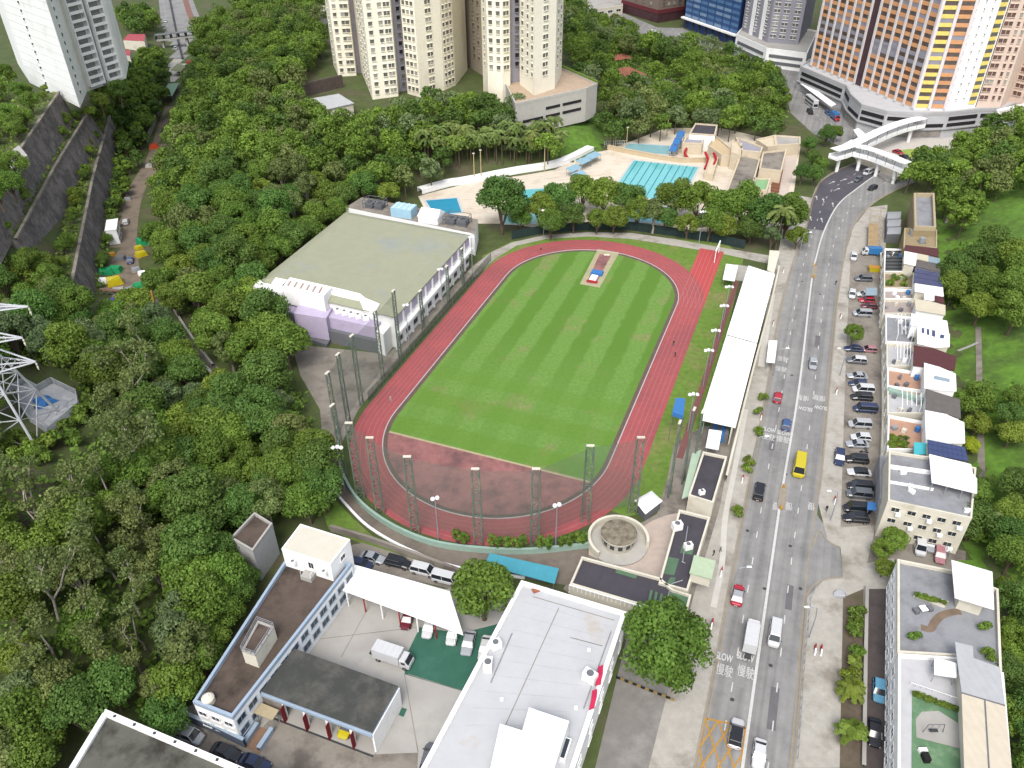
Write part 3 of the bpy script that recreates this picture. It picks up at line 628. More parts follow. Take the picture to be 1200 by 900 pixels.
# undergrowth below the crowns
k = 0; P_ = []; N_ = []
while k < 126000:
    n = 60000; zi = k
    xy = np.stack([RNG.uniform(-300, 260, n), RNG.uniform(40, 640, n)], 1)
    keep = []
    v = np.concatenate([xy, np.full((n, 1), -CH)], 1); dd = v@_F; pxx = 600+FPX*(v@CRX)/dd; pyy = 450-FPX*(v@CUP)/dd
    sel = np.where((pxx > -60) & (pxx < 1260) & (pyy > -60) & (pyy < 1000))[0]
    for q in sel[:9000]:
        x, y = xy[q]; z = terr(x, y) if (x < -35 or x > 60) else 0.; a, b = PX((x, y, z+1)); zz = in_zone(a, b)
        if zz and not inpoly(a, b, PLAT): P_.append((x, y, z+random.uniform(.2, 3.6)))
    k += 9000
P_ = np.array(P_); N_ = RNG.normal(size=P_.shape)*.6+np.array([0, 0, 1.]); N_ /= np.linalg.norm(N_, axis=1)[:, None]
print('undergrowth', len(P_))
P3 = (P_[:, None, :]+RNG.normal(size=(len(P_), 4, 3))*np.array([.8, .8, .3])).reshape(-1, 3); N3 = np.repeat(N_, 4, 0)+RNG.normal(size=(len(P3), 3))*.4; N3 /= np.linalg.norm(N3, axis=1)[:, None]
link('undergrowth', cards('undergrowth', P3, N3, RNG.uniform(.5, 1.3, len(P3)), RNG.uniform(0, 1, len(P3)), LM['mid']), kind='stuff', label='low green undergrowth between the trees', cat='undergrowth')
# ================= BUILDING HELPERS
M_glass = mat('window_glass', S(58, 68, 78), .15, .1, .8, spec=.6); M_dark = mat('dark_opening', S(46, 44, 46), .9, .1)
M_cream = mat('cream_render', S(230, 224, 206, 1.6), .85, .05, .3, S(206, 198, 178, 1.6), .25, .55, .75); M_wht = mat('white_render', S(242, 242, 240, 1.25), .8, .05, .4, S(214, 212, 206, 1.3), .3, .6, .8)
M_whtroof = mat('white_roof_sheet', S(250, 250, 248, 1.35), .6, .04, .5, S(232, 230, 224, 1.6), .25, .56, .78); M_steel = mat('galvanised_steel', S(190, 194, 198), .5, .08, 2., metal=.3)
M_grey = mat('grey_paint', S(128, 130, 134), .8, .08); M_dgrey = mat('charcoal_paint', S(74, 76, 80), .8, .1); M_black = mat('black_rubber', S(34, 34, 36), .85, .1)
M_lblue = mat('pale_blue_paint', S(186, 206, 226), .75, .06, .6, S(150, 172, 196), .4, .6, .8); M_lilac = mat('lilac_render', S(206, 194, 220, 1.7), .85, .06, .4, S(184, 172, 204, 1.7), .3, .55, .75)
M_brownroof = mat('dirty_brown_roof', S(108, 94, 84), .95, .18, .3, S(66, 58, 52), .12, .48, .66, .1); M_bitumen = mat('bitumen_roof', S(88, 84, 92), .9, .08, .5, S(74, 72, 78), .12)
M_greenroof = mat('green_coating', S(104, 138, 108), .9, .1, .5); M_red = mat('red_paint', S(196, 40, 50), .6, .08); M_blue = mat('blue_sheet', S(72, 140, 210), .7, .1, 2.)
M_mint = mat('mint_paint', S(176, 206, 190), .75, .07); M_mast = mat('mast_green_grey', S(122, 138, 124), .7, .12, .8, S(160, 158, 132), .2)
_wm = {}
def window_mesh(w_, h_, m, fm):
    k = (w_, h_, m.name, fm.name)
    if k not in _wm:
        fr = MB(); t = .09
        for c, s in (((0, -.03, h_/2), (w_+.1, .12, t)), ((0, -.03, -h_/2), (w_+.3, .3, t)), ((-w_/2, -.03, 0), (t, .12, h_-t)), ((w_/2, -.03, 0), (t, .12, h_-t)), ((0, -.02, 0), (.05, .08, h_-t))): fr.box(c, s)
        _wm[k] = (fr.mesh('window', fm), MB().box((0, .0, 0), (w_-t, .06, h_-t)).mesh('pane', m))
    return _wm[k]
def wins(parent, p, q, zs, n, w_=1.2, h_=1.3, us=None, m=None, fm=None, out=.0):
    """windows on the wall from p to q (left to right as seen from outside)"""
    p = np.array(p[:2]); q = np.array(q[:2]); d = q-p; l = np.hypot(*d); d = d/l; o_ = np.array([d[1], -d[0]]); a = math.atan2(d[1], d[0]); fm_, pm = window_mesh(w_, h_, m or M_glass, fm or M_wht)
    base = np.array(parent.location) if parent.type == 'EMPTY' else np.zeros(3)
    for z in zs:
        for u in (us if us is not None else [(i+.5)/n for i in range(n)]):
            c = p+d*l*u+o_*(.04+out)
            wn = link('window', fm_, parent, False, loc=(c[0]-base[0], c[1]-base[1], z-base[2]), rz=a); link('pane', pm, wn, False)
def bldg(name, label, px, z, zb=0., wall=None, roof=None, ph=.9, pt=.35, pmat=None, group=None, cat='building', pts=None):
    pts = ccw(pts if pts is not None else [p[:2] for p in gp(px, z)]); c = np.mean([p[:2] for p in pts], 0)
    t = thing(name, label, cat, (c[0], c[1], zb), group=group)
    MB().prism(pts, zb, z-ph).build('wall', wall or M_wht, t)
    MB().poly([(p[0], p[1], z-ph+.02) for p in inset(pts, .02)]).build('roof', roof or M_conc, t)
    if ph > 0: MB().ring(inset(pts, -.04), inset(pts, pt), z-ph, z).build('parapet', pmat or wall or M_wht, t)
    t['pts'] = str([(round(float(p[0]), 2), round(float(p[1]), 2)) for p in pts]); del t['pts']
    return t
def slab(mb, px, z, th, m=0): return mb.prism([p[:2] for p in gp(px, z)], z-th, z, m, m, True)
def at_top(name, label, cat, px, z, th, m, zb=None, post=None, group=None, part='roof_sheet'):
    """open canopy: thin roof on posts"""
    pts = ccw([p[:2] for p in gp(px, z)]); c = np.mean(pts, 0); zb = 0. if zb is None else zb; t = thing(name, label, cat, (c[0], c[1], zb), group=group)
    MB().prism(pts, z-th, z, 0, 0, True).build(part, m, t)
    if post:
        for p in inset(pts, .3): MB().tube((p[0], p[1], zb), (p[0], p[1], z-th), post, 6).build('post', M_steel, t)
    return t
_ac = None
def ac_unit(p, rz, label, s=1., group='roof cooling units', cat='cooling unit'):
    global _ac
    if _ac is None:
        _ac = (MB().box((0, 0, .55), (1.2, .8, 1.0)).box((-.45, 0, .03), (.1, .8, .06)).box((.45, 0, .03), (.1, .8, .06)).mesh('casing', M_wht), MB().lathe([(.34, 1.05), (.34, 1.1), (.28, 1.1), (.1, 1.08)], n=10).mesh('fan', M_grey))
    t = thing('cooling_unit', label, cat, p, rz, group); t.scale = (s, s, s); link('casing', _ac[0], t, False); link('fan', _ac[1], t, False); return t
# ================= VEHICLES
def paint(name, r, g, b): return mat(name, S(r, g, b), .25, .02, spec=.6)
PAINT = {'white': paint('white_car_paint', 240, 241, 242), 'silver': paint('silver_car_paint', 190, 194, 200), 'grey': paint('grey_car_paint', 116, 120, 126), 'black': paint('black_car_paint', 44, 45, 50), 'navy': paint('navy_car_paint', 52, 66, 104),
         'blue': paint('blue_car_paint', 74, 106, 160), 'sky': paint('sky_blue_car_paint', 116, 186, 220), 'red': paint('red_car_paint', 206, 44, 66), 'maroon': paint('maroon_car_paint', 120, 36, 52), 'yellow': paint('yellow_car_paint', 232, 214, 40), 'pink': paint('dusty_pink_car_paint', 200, 140, 146), 'cyanblue': paint('bright_blue_box_paint', 60, 140, 206), 'cover': mat('silver_car_cover', S(206, 208, 212), .6, .08, 2., bump=.5, bscale=3.)}
M_cglass = mat('car_glass', S(40, 48, 56), .1, .05, spec=.7); M_lamp = mat('lamp_lens', S(226, 226, 220), .2, 0., spec=.6); M_tail = mat('tail_lens', S(170, 30, 34), .3, 0.); M_hub = mat('wheel_rim', S(160, 162, 166), .4, 0., metal=.5)
def rect_ring(x, hw, z0, z1, c=.16):
    return [(x, -hw+c, z0), (x, hw-c, z0), (x, hw, z0+c), (x, hw, z1-c), (x, hw-c, z1), (x, -hw+c, z1), (x, -hw, z1-c), (x, -hw, z0+c)]
CARM = {}
def car_parts(kind):
    if kind in CARM: return CARM[kind]
    d = {'saloon': (4.6, .9, .92, 1.42, -1.75, 1.05, -1.0, .3), 'hatch': (4.1, .87, .95, 1.5, -1.95, 1.0, -1.6, .25), 'suv': (4.7, .94, 1.08, 1.72, -2.25, 1.15, -1.95, .45), 'mpv': (4.8, .93, 1.05, 1.85, -2.3, 1.55, -2.1, .85), 'van': (4.9, .93, 1.1, 1.98, -2.4, 1.75, -2.35, 1.25), 'minibus': (6.0, 1.14, 1.25, 2.5, -2.95, 2.7, -2.85, 2.25)}[kind]
    L_, hw, belt, roof, g0, g1, r0, r1 = d; h = L_/2; body = MB(); zf = belt*.8 if kind in ('saloon', 'hatch', 'suv') else belt*.9
    body.loft([rect_ring(-h, hw*.8, .38, belt*.86), rect_ring(-h+.18, hw*.96, .25, belt*.97), rect_ring(g0+.1, hw, .22, belt), rect_ring(0, hw, .22, belt), rect_ring(g1-.1, hw, .22, belt), rect_ring(h-.35, hw*.95, .24, zf), rect_ring(h, hw*.76, .36, zf*.86)])
    tw_ = hw*.8; glass = MB(); glass.loft([[(g0, -hw*.95, belt-.02), (g1, -hw*.95, belt-.02), (g1, hw*.95, belt-.02), (g0, hw*.95, belt-.02)], [(r0, -tw_, roof), (r1, -tw_, roof), (r1, tw_, roof), (r0, tw_, roof)]])
    top = MB(); top.box(((r0+r1)/2, 0, roof+.02), (r1-r0+.06, tw_*2+.06, .07), top=(.94, .92))
    for xx0, xx1 in (((g0+r0)/2*0+g0*.55+r0*.45, r0), ) if False else (): pass
    for s in (-1, 1):                                           # roof pillars in body colour
        for xa, xb in ((g0, r0), (g1, r1)): top.tube((xa, s*hw*.95, belt), (xb, s*tw_, roof), .06, 4)
        xm = (g0+g1)/2-.1; top.tube((xm, s*hw*.955, belt), ((r0+r1)/2, s*(tw_+.01), roof), .05, 4)
    wheel = MB(); r = .33 if kind != 'minibus' else .4; n = 12; rim = MB()
    for mbx, rr, y0, y1 in ((wheel, r, -.12, .12), (rim, r*.6, -.135, .135)):
        i = len(mbx.v); mbx.v += [(rr*math.cos(2*PI*k/n), y0, rr*math.sin(2*PI*k/n)) for k in range(n)]+[(rr*math.cos(2*PI*k/n), y1, rr*math.sin(2*PI*k/n)) for k in range(n)]
        for k in range(n): j = (k+1) % n; mbx.f.append((i+k, i+j, i+n+j, i+n+k)); mbx.m.append(0)
        mbx.f.append(tuple(range(i+n-1, i-1, -1))); mbx.m.append(0); mbx.f.append(tuple(range(i+n, i+2*n))); mbx.m.append(0)
    lamp = MB().box((0, 0, 0), (.16, .34, .16)); CARM[kind] = dict(body=body.mesh('body', PAINT['white']), glass=glass.mesh('windows', M_cglass), top=top.mesh('roof_panel', PAINT['white']), wheel=wheel.mesh('wheel', M_black), rim=rim.mesh('rim', M_hub), lamp=lamp.mesh('headlight', M_lamp), tail=MB().box((0, 0, 0), (.1, .3, .16)).mesh('tail_light', M_tail),
        plate=MB().box((0, 0, 0), (.06, .5, .12)).mesh('number_plate', M_paint), mirror=MB().box((0, 0, 0), (.14, .2, .14)).mesh('mirror', M_dgrey), L=L_, hw=hw, wr=r, belt=belt, zf=zf, g1=g1)
    return CARM[kind]
def pmesh(o, m):
    o.material_slots[0].link = 'OBJECT'; o.material_slots[0].material = m; return o
def car(kind, col, p, a, label, group=None, roofcol=None, cat=None, name=None):
    c = car_parts(kind); t = thing(name or {'van': 'van', 'minibus': 'minibus', 'mpv': 'people_carrier'}.get(kind, 'car'), label, cat or {'van': 'van', 'minibus': 'minibus'}.get(kind, 'car'), p, a, group); t.scale = (1.1, 1.12, 1.08)
    pmesh(link('body', c['body'], t, False), PAINT[col]); link('windows', c['glass'], t, False); pmesh(link('roof_panel', c['top'], t, False), PAINT[roofcol or col])
    h = c['L']/2
    for sx in (-1, 1):
        for sy in (-1, 1):
            wv = link('wheel', c['wheel'], t, False, loc=(sx*h*.62, sy*(c['hw']-.08), c['wr'])); link('rim', c['rim'], wv, False)
    for sy in (-1, 1):
        link('headlight', c['lamp'], t, False, loc=(h-.12, sy*c['hw']*.62, c['zf']*.74)); link('tail_light', c['tail'], t, False, loc=(-h+.04, sy*c['hw']*.62, c['belt']*.72)); link('mirror', c['mirror'], t, False, loc=(c['g1']-.25, sy*(c['hw']+.06), c['belt']+.06))
    link('number_plate', c['plate'], t, False, loc=(-h, 0, .5)); return t
_tk = {}
def truck(p, a, label, cab='white', box='white', L_=5.2, W=2.1, H=2.3, name='box_truck', group=None, blank=True):
    t = thing(name, label, 'truck', p, a, group); t.scale = (1.1, 1.12, 1.08); x0 = -L_/2-.6; x1 = x0+L_
    bx_ = MB().box(((x0+x1)/2, 0, .75+H/2), (L_, W, H)).build('cargo_box', PAINT[box], t, False)
    for k in range(5): MB().box((x0+L_*(k+.5)/5, 0, .75+H+.02), (.07, W*.98, .05)).build('roof_rib', PAINT[box], bx_, False)
    MB().box(((x0+x1)/2, 0, .55), (L_+1.8, .9, .25)).build('chassis', M_dgrey, t, False)
    cb = MB().loft([rect_ring(x1+.08, W*.47, .45, 2.2, .12), rect_ring(x1+1.0, W*.47, .42, 2.25, .12), rect_ring(x1+1.55, W*.46, .42, 1.45, .12), rect_ring(x1+1.7, W*.44, .5, 1.3, .12)]).build('cab', PAINT[cab], t, False)
    MB().loft([[(x1+1.06, -W*.4, 2.18), (x1+1.06, W*.4, 2.18), (x1+1.54, W*.41, 1.5), (x1+1.54, -W*.41, 1.5)], [(x1+1.12, -W*.4, 2.22), (x1+1.12, W*.4, 2.22), (x1+1.61, W*.41, 1.5), (x1+1.61, -W*.41, 1.5)]]).build('windscreen', M_cglass, cb, False)
    for s in (-1, 1): MB().box((x1+.75, s*W*.475, 1.7), (.7, .04, .5)).build('side_window', M_cglass, cb, False)
    c = car_parts('minibus')
    for x in (x1+.9, x0+.9):
        for s in (-1, 1): wv = link('wheel', c['wheel'], t, False, loc=(x, s*(W/2-.14), .4)); link('rim', c['rim'], wv, False)
    for s in (-1, 1): link('headlight', c['lamp'], t, False, loc=(x1+1.66, s*W*.32, .75))
    return t
def heading(px, py, dx, dy):
    a, b = G(px, py), G(px+dx, py+dy); return math.atan2(b[1]-a[1], b[0]-a[0])
# ================= PEOPLE (small in the picture, one continuous body each)
_pp = {}
def person(p, a, label, top, legs, group='people on the ground', stride=.25):
    t = thing('person', label, 'person', p, a, group); key = (top, legs, round(stride, 2))
    if key not in _pp:
        bm = bmesh.new(); J = [(0, 0, .92), (0, 0, 1.15), (.02, 0, 1.38), (.03, 0, 1.52), (.05, 0, 1.66), (0, .1, .88), (stride*.5, .11, .48), (stride*.35, .11, .06), (stride*.35+.14, .12, .03), (0, -.1, .88), (-stride*.2, -.11, .5), (-stride, -.11, .1), (-stride+.14, -.11, .05),
             (.02, .19, 1.38), (-.04-stride*.3, .25, 1.1), (.08-stride*.3, .27, .86), (.02, -.19, 1.38), (stride*.3, -.25, 1.1), (.14+stride*.3, -.26, .87)]
        Ed = [(0, 1), (1, 2), (2, 3), (3, 4), (0, 5), (5, 6), (6, 7), (7, 8), (0, 9), (9, 10), (10, 11), (11, 12), (2, 13), (13, 14), (14, 15), (2, 16), (16, 17), (17, 18)]
        Rr = [.15, .14, .15, .06, .11, .1, .07, .05, .04, .1, .07, .05, .04, .075, .055, .04, .075, .055, .04]
        vs = [bm.verts.new(j) for j in J]; [bm.edges.new((vs[a_], vs[b_2])) for a_, b_2 in Ed]; me = bpy.data.meshes.new('body'); bm.to_mesh(me); bm.free(); o = bpy.data.objects.new('body', me); COL.objects.link(o)
        sk = o.modifiers.new('skin', 'SKIN'); ly = me.skin_vertices[0].data
        for i, r in enumerate(Rr): ly[i].radius = (r, r)
        ly[0].use_root = True; su = o.modifiers.new('sub', 'SUBSURF'); su.levels = su.render_levels = 1
        dg = bpy.context.evaluated_depsgraph_get(); m2 = bpy.data.meshes.new_from_object(o.evaluated_get(dg)); bpy.data.objects.remove(o)
        m2.materials.clear()
        for m_ in (M_skin, mat('cloth_'+top, CLOTH[top], .9, .08), mat('cloth_'+legs, CLOTH[legs], .9, .08), mat('hair', S(40, 34, 32), .8, .1)): m2.materials.append(m_)
        for f in m2.polygons:
            z = sum(m2.vertices[v].co.z for v in f.vertices)/len(f.vertices); x = sum(m2.vertices[v].co.x for v in f.vertices)/len(f.vertices); y = abs(sum(m2.vertices[v].co.y for v in f.vertices)/len(f.vertices))
            f.material_index = 3 if z > 1.7 or (z > 1.58 and x < .02) else 0 if z > 1.47 or (y > .2 and z < 1.15) else 1 if z > .95 else 2; f.use_smooth = True
        _pp[key] = m2
    link('body', _pp[key], t, False); return t
M_skin = mat('skin', S(206, 164, 136), .6, .03); CLOTH = {'black': S(40, 40, 46), 'white': S(232, 232, 230), 'red': S(200, 40, 50), 'blue': S(60, 90, 150), 'grey': S(120, 122, 126), 'yellow': S(220, 220, 60), 'orange': S(230, 120, 50)}
# ================= SPORTS GROUND
# masts of the ball-stop net: two legs and lattice bracing
def net_mast(px, py, h, label, group, a=0., wdt=1.6):
    p = G(px, py); t = thing('net_mast', label, 'net mast', p, a, group)
    for s in (-1, 1): MB().tube((s*wdt/2, 0, -.3), (s*wdt/2*.86, 0, h), .2, 6, .17).build('leg', M_mast, t, False)
    n = int(h/1.7); br = MB()
    for k in range(n):
        z0, z1 = h*k/n, h*(k+1)/n; s = 1 if k % 2 else -1; w0 = wdt/2*(1-.14*z0/h); w1 = wdt/2*(1-.14*z1/h); br.tube((s*w0, 0, z0), (-s*w1, 0, z1), .09, 4); br.tube((-w1, 0, z1), (w1, 0, z1), .08, 4)
    br.build('bracing', M_mast, t, False); MB().box((0, 0, h+.1), (wdt*.95, .5, .22)).build('cap', M_cream, t, False); return p
names = ['first', 'second', 'third', 'fourth', 'fifth', 'sixth', 'seventh', 'eighth', 'ninth', 'tenth', 'eleventh', 'twelfth']
low_px = [(423, 584), (446, 602), (487, 625), (561, 640), (627, 640), (686, 612), (741, 602)]
low_w = [net_mast(x, y, 20.5, 'tall lattice net mast, %s from the left along the near bend of the track' % names[i], 'net masts round the near bend', heading(x, y, 10, 0)) for i, (x, y) in enumerate(low_px)]
left_px = [(404, 560), (398, 520), (409, 497), (424, 474), (449, 443), (469, 418), (496, 385), (526, 355), (543, 333)]
lw_h = [20, 20, 20, 20, 20, 20, 12, 12, 12]
left_w = [net_mast(x, y, lw_h[i], 'lattice net mast, %s up the left straight beside the sports hall apron' % names[i], 'net masts along the left straight', heading(x, y, 10, -10), 1.4) for i, (x, y) in enumerate(left_px)]

right_px = [(784, 581), (800, 565), (813, 545)]
right_w = [net_mast(x, y, (20, 20, 15)[i], 'lattice net mast, %s up the right straight in front of the grandstand' % names[i], 'net masts along the right straight', heading(x, y, 4, -10), 1.4) for i, (x, y) in enumerate(right_px)]
M_net = mat('net_mesh', S(126, 146, 132), .9, .05, alpha=.17); M_netlow = mat('net_low_screen', S(84, 104, 96), .9, .1, alpha=.55)
def net(name, label, pts, z0, z1, m, group=None, cat='net'):
    mb = MB()
    for a, b in zip(pts[:-1], pts[1:]): mb.poly([(a[0], a[1], z0), (b[0], b[1], z0), (b[0], b[1], z1), (a[0], a[1], z1)])
    o = mb.build(name, m, None, label=label, cat=cat, group=group); md_ = o.modifiers.new('thickness', 'SOLIDIFY'); md_.thickness = .02; return o
net('ball_stop_net', 'tall sheer net hung between the masts round the near bend', low_w, 2.5, 20, M_net)
net('ball_stop_net', 'sheer net hung between the masts of the left straight', left_w[:6], 2.5, 19, M_net)
def tlw(u, v): return tw(u, v)
def fence(name, label, pts, h, m, group=None, post=2.5, pm=None, rail=True, panel=True, cat='fence', z0=0.):
    c = pts[len(pts)//2]; t = thing(name, label, cat, (c[0], c[1], z0), group=group); L3 = [(p[0], p[1]) for p in pts]
    if panel:
        mb = MB()
        for a, b in zip(L3[:-1], L3[1:]): mb.poly([(a[0], a[1], z0+.1), (b[0], b[1], z0+.1), (b[0], b[1], z0+h-.05), (a[0], a[1], z0+h-.05)])
        mb.build('mesh_panel', m, t)
    pl = polyline(L3, post); pm = pm or M_mast; me_ = MB().box((0, 0, h/2), (.1, .1, h)).mesh('post', pm)
    for p, a in pl: link('post', me_, t, False, loc=(p[0]-c[0], p[1]-c[1], 0), rz=a)
    if rail:
        mb = MB()
        for a, b in zip(L3[:-1], L3[1:]):
            for zz in (h, h*.5): mb.tube((a[0], a[1], z0+zz), (b[0], b[1], z0+zz), .04, 4)
        mb.build('rail', pm, t)
    return t
fence('mesh_fence', 'dark mesh fence along the left straight between track and hall apron', [tw(u, 34.9) for u in np.linspace(44, -36, 17)], 3.0, M_netlow)
fence('screen_fence', 'dark green screened fence behind the far bend under the trees', gp([(600, 281), (640, 273), (690, 270), (740, 270), (790, 277), (840, 285), (872, 292)]), 3.2, mat('dark_green_screen', S(44, 66, 62), .9, .1), pm=M_dgrey)
sheet('far_path', [(548, 318), (575, 296), (600, 284), (640, 275), (690, 272), (740, 273), (790, 280), (840, 289), (905, 300), (905, 310), (845, 297), (790, 288), (740, 280), (690, 277), (640, 280), (605, 288), (580, 303), (556, 325)], M_pave, .035, kind='structure')
# service path round the near bend, its mint parapet wall and outer kerb wall
wall_in = smooth(gp([(396, 505), (398, 540), (404, 563), (418, 587), (440, 607), (470, 625), (510, 640), (560, 647), (620, 649), (690, 642)]), 4)
path_out = smooth(gp([(378, 515), (382, 545), (392, 575), (408, 595), (430, 617), (460, 636), (490, 650), (515, 660), (545, 668), (600, 676), (690, 690)]), 4)
n = min(len(wall_in), len(path_out)); wi, po = resample(wall_in, 40), resample(path_out, 40)
strip('service_path', po, wi, mat('path_concrete', S(146, 134, 122), .9, .12, .5, S(120, 112, 104), .15), .05, kind='structure')
def lowwall(name, label, pts, th, h, m, cap=None, cat='wall'):
    l, r = band(pts, th); c = pts[len(pts)//2]; t = thing(name, label, cat, (c[0], c[1], 0)); mb = MB(); n_ = len(pts)
    for i in range(n_-1):
        for q, s in ((l, 1), (r, -1)): mb.poly([(q[i][0], q[i][1], 0), (q[i+1][0], q[i+1][1], 0), (q[i+1][0], q[i+1][1], h), (q[i][0], q[i][1], h)])
    mb.build('wall_body', m, t); l2, r2 = band(pts, th+.2); mb = MB()
    for i in range(n_-1):
        mb.poly([(l2[i][0], l2[i][1], h), (r2[i][0], r2[i][1], h), (r2[i+1][0], r2[i+1][1], h), (l2[i+1][0], l2[i+1][1], h)])
        for q in (l2, r2): mb.poly([(q[i][0], q[i][1], h-.15), (q[i+1][0], q[i+1][1], h-.15), (q[i+1][0], q[i+1][1], h), (q[i][0], q[i][1], h)])
    mb.build('coping', cap or m, t); return t
lowwall('parapet_wall', 'long curved mint green parapet wall round the near bend of the track', wi, .35, 1.5, M_mint)
lowwall('kerb_wall', 'low white curved wall on the outer side of the service path', po[8:34], .3, .5, M_wht)
sheet('grass_bank', [(384, 560), (395, 588), (412, 606), (450, 640), (505, 668), (540, 676), (500, 668), (430, 640), (385, 620), (375, 590)], M_grassb, .03, kind='structure')
# floodlights
M_lens = mat('floodlight_glass', S(248, 248, 246), .2, 0., spec=.6)
def floodlight(px, py, h, label, heads, group='floodlight poles', a=0.):
    p = G(px, py); t = thing('floodlight_pole', label, 'floodlight', p, a, group)
    MB().path([(0, 0, 0), (0, 0, h*.5), (0, 0, h)], [.16, .12, .08], 7).build('pole', M_steel, t, False)
    MB().tube((-.6-.25*heads/2, 0, h-.1), (.6+.25*heads/2, 0, h-.1), .05, 5).build('crossbar', M_steel, t, False)
    for k in range(heads):
        x = (k-(heads-1)/2)*.85; hd = MB().lathe([(.16, -.3), (.4, -.05), (.42, .06)], (0, 0, 0), 10).build('lamp_head', M_wht, t, False, loc=(x, -.1+.3*(k % 2), h+.25)); hd.rotation_euler = (.5, .2*(k-.5), 0)
        MB().lathe([(.38, .07), (.3, .1), (0, .12)], (0, 0, 0), 10).build('lens', M_lens, hd, False)
floodlight(514, 634, 11.5, 'twin-headed floodlight pole standing in the near bend, left of centre', 2)
floodlight(651, 642, 11.5, 'twin-headed floodlight pole by the shrubs on the near bend, right of centre', 2)
floodlight(404, 575, 12, 'floodlight pole with clustered heads at the left of the near bend', 3)
floodlight(554, 327, 14, 'tall floodlight pole at the far corner of the sports hall', 2)
floodlight(480, 407, 13, 'floodlight pole with ring-like lamps beside the hall, midway up the left straight', 2)
floodlight(519, 363, 13, 'floodlight pole beside the hall, farther up the left straight', 2)
floodlight(819, 285, 11, 'floodlight pole at the far end in front of the screened fence', 3)
floodlight(637, 276, 9, 'floodlight pole under the trees left on the far bend', 2)
for i, (x, y) in enumerate(((848, 375), (842, 398), (832, 428), (824, 452), (806, 505))):
    floodlight(x, y, 10.5, 'slim floodlight pole with white round lamps, %s down the row before the grandstand' % names[i], 3, 'slim lamp poles before the grandstand')
# starting gantry and small things on the field
p1, p2 = G(837, 308), G(842, 296); t = thing('gantry', 'white tubular gantry across the red sprint lanes at the far right', 'gantry', (p1+p2)/2)
for q in (p1, p2): MB().tube(q, q+np.array([0, 0, 4.2]), .12, 6).build('post', M_wht, t)
MB().tube(p1+np.array([0, 0, 4.2]), p2+np.array([0, 0, 4.2]), .22, 6).build('beam', M_wht, t); MB().tube(p1+np.array([0, 0, 3.6]), p2+np.array([0, 0, 3.6]), .12, 6).build('lower_beam', M_wht, t)
c = G(698, 324); t = thing('landing_mat', 'vault landing mat with a blue cover and white front on the bay', 'mat', c, TTH)
MB().box((1.6, 0, .45), (2.4, 3.6, .9)).build('blue_cover', M_blue, t, False); MB().box((-1.6, .2, .3), (3.4, 2.2, .6), top=(.9, .9)).build('white_mat', M_wht, t, False); MB().box((-3.9, 0, .2), (1.0, 3.4, .4)).build('red_board', M_red, t, False)
c = G(711, 299); MB().box((c[0], c[1], .15), (1.8, 1., .12)).build('board', M_cream, None, label='pale take-off board on the far end of the vault bay', cat='board')
at_top('tent', 'white rectangular awning on posts near the long jump pit', 'awning', [(847, 327), (851, 309), (865, 311), (861, 329)], 3.0, .25, M_whtroof, post=.06)
# storage hut with blue covered frame
blue = thing('equipment_tower', 'tall equipment frame with a blue tarpaulin top beside the right straight', 'equipment tower', G(789, 515))
MB().prism([p[:2] for p in gp([(788, 483), (792, 466), (803, 467), (801, 487)], 8.5)], 7.4, 8.5, 0, 0, True).build('tarpaulin', M_blue, blue)
for p in gp([(788, 484), (792, 467), (803, 468), (801, 487)], 8.): MB().tube((p[0], p[1], 0), (p[0], p[1], 7.6), .08, 5).build('post', M_mast, blue)
hp = [p[:2] for p in gp([(746, 583), (764, 573), (775, 583), (757, 597)], 3.5)]
t = thing('white_hut', 'small white hipped hut at the right end of the near bend', 'hut', (*np.mean(hp, 0), 0)); MB().prism(hp, 0, 2.6).build('wall', M_grey, t)
hp = ccw(hp); top_ = inset(hp, .9); MB().loft([[(p[0], p[1], 2.6) for p in inset(hp, -.3)], [(p[0], p[1], 3.4) for p in top_]]).build('roof', M_whtroof, t)
# shrubs along the near parapet
for i, (x, y) in enumerate([(536, 633), (545, 635), (577, 638), (585, 639), (594, 640), (603, 641), (612, 640), (634, 640), (643, 641), (660, 639), (668, 637), (676, 635), (684, 634)]):
    plant_px('column', x, y, 1.5, 'dense green column shrub in the row inside the near parapet wall', 'shrubs inside the parapet', z=0., scale=1.15, name='columnar_shrub', cat='shrub')
# ---------------- sports hall
RZ = 11.3; rc = [p[:2] for p in gp([(405, 245), (551, 272), (463, 368), (298, 330)], RZ)]
hall = thing('sports_hall', 'large sports hall with a flat olive green roof and lilac walls', 'sports hall', (*np.mean(rc, 0), 0)); rcc = ccw(rc)
hw_ = inset(rcc, .6); MB().prism(hw_, 0, RZ-1.2).build('wall', M_wht, hall)
M_olive = mat('olive_roof_felt', S(182, 184, 156), .9, .05, .4, S(172, 180, 176), .045, .53, .68, .1, 3)
e2 = inset(rcc, 3.2); MB().loft([[(p[0], p[1], RZ-1.25) for p in rcc], [(p[0], p[1], RZ-1.0) for p in rcc], [(p[0], p[1], RZ) for p in e2]]).build('roof', M_olive, hall)
BL, BR, FR, FL = [np.array(p) for p in rc]
def hall_pt(a, b, u, out, z): d = (b-a)/np.hypot(*(b-a)); n_ = np.array([d[1], -d[0]]); q = a+(b-a)*u+n_*out; return (q[0], q[1], z)
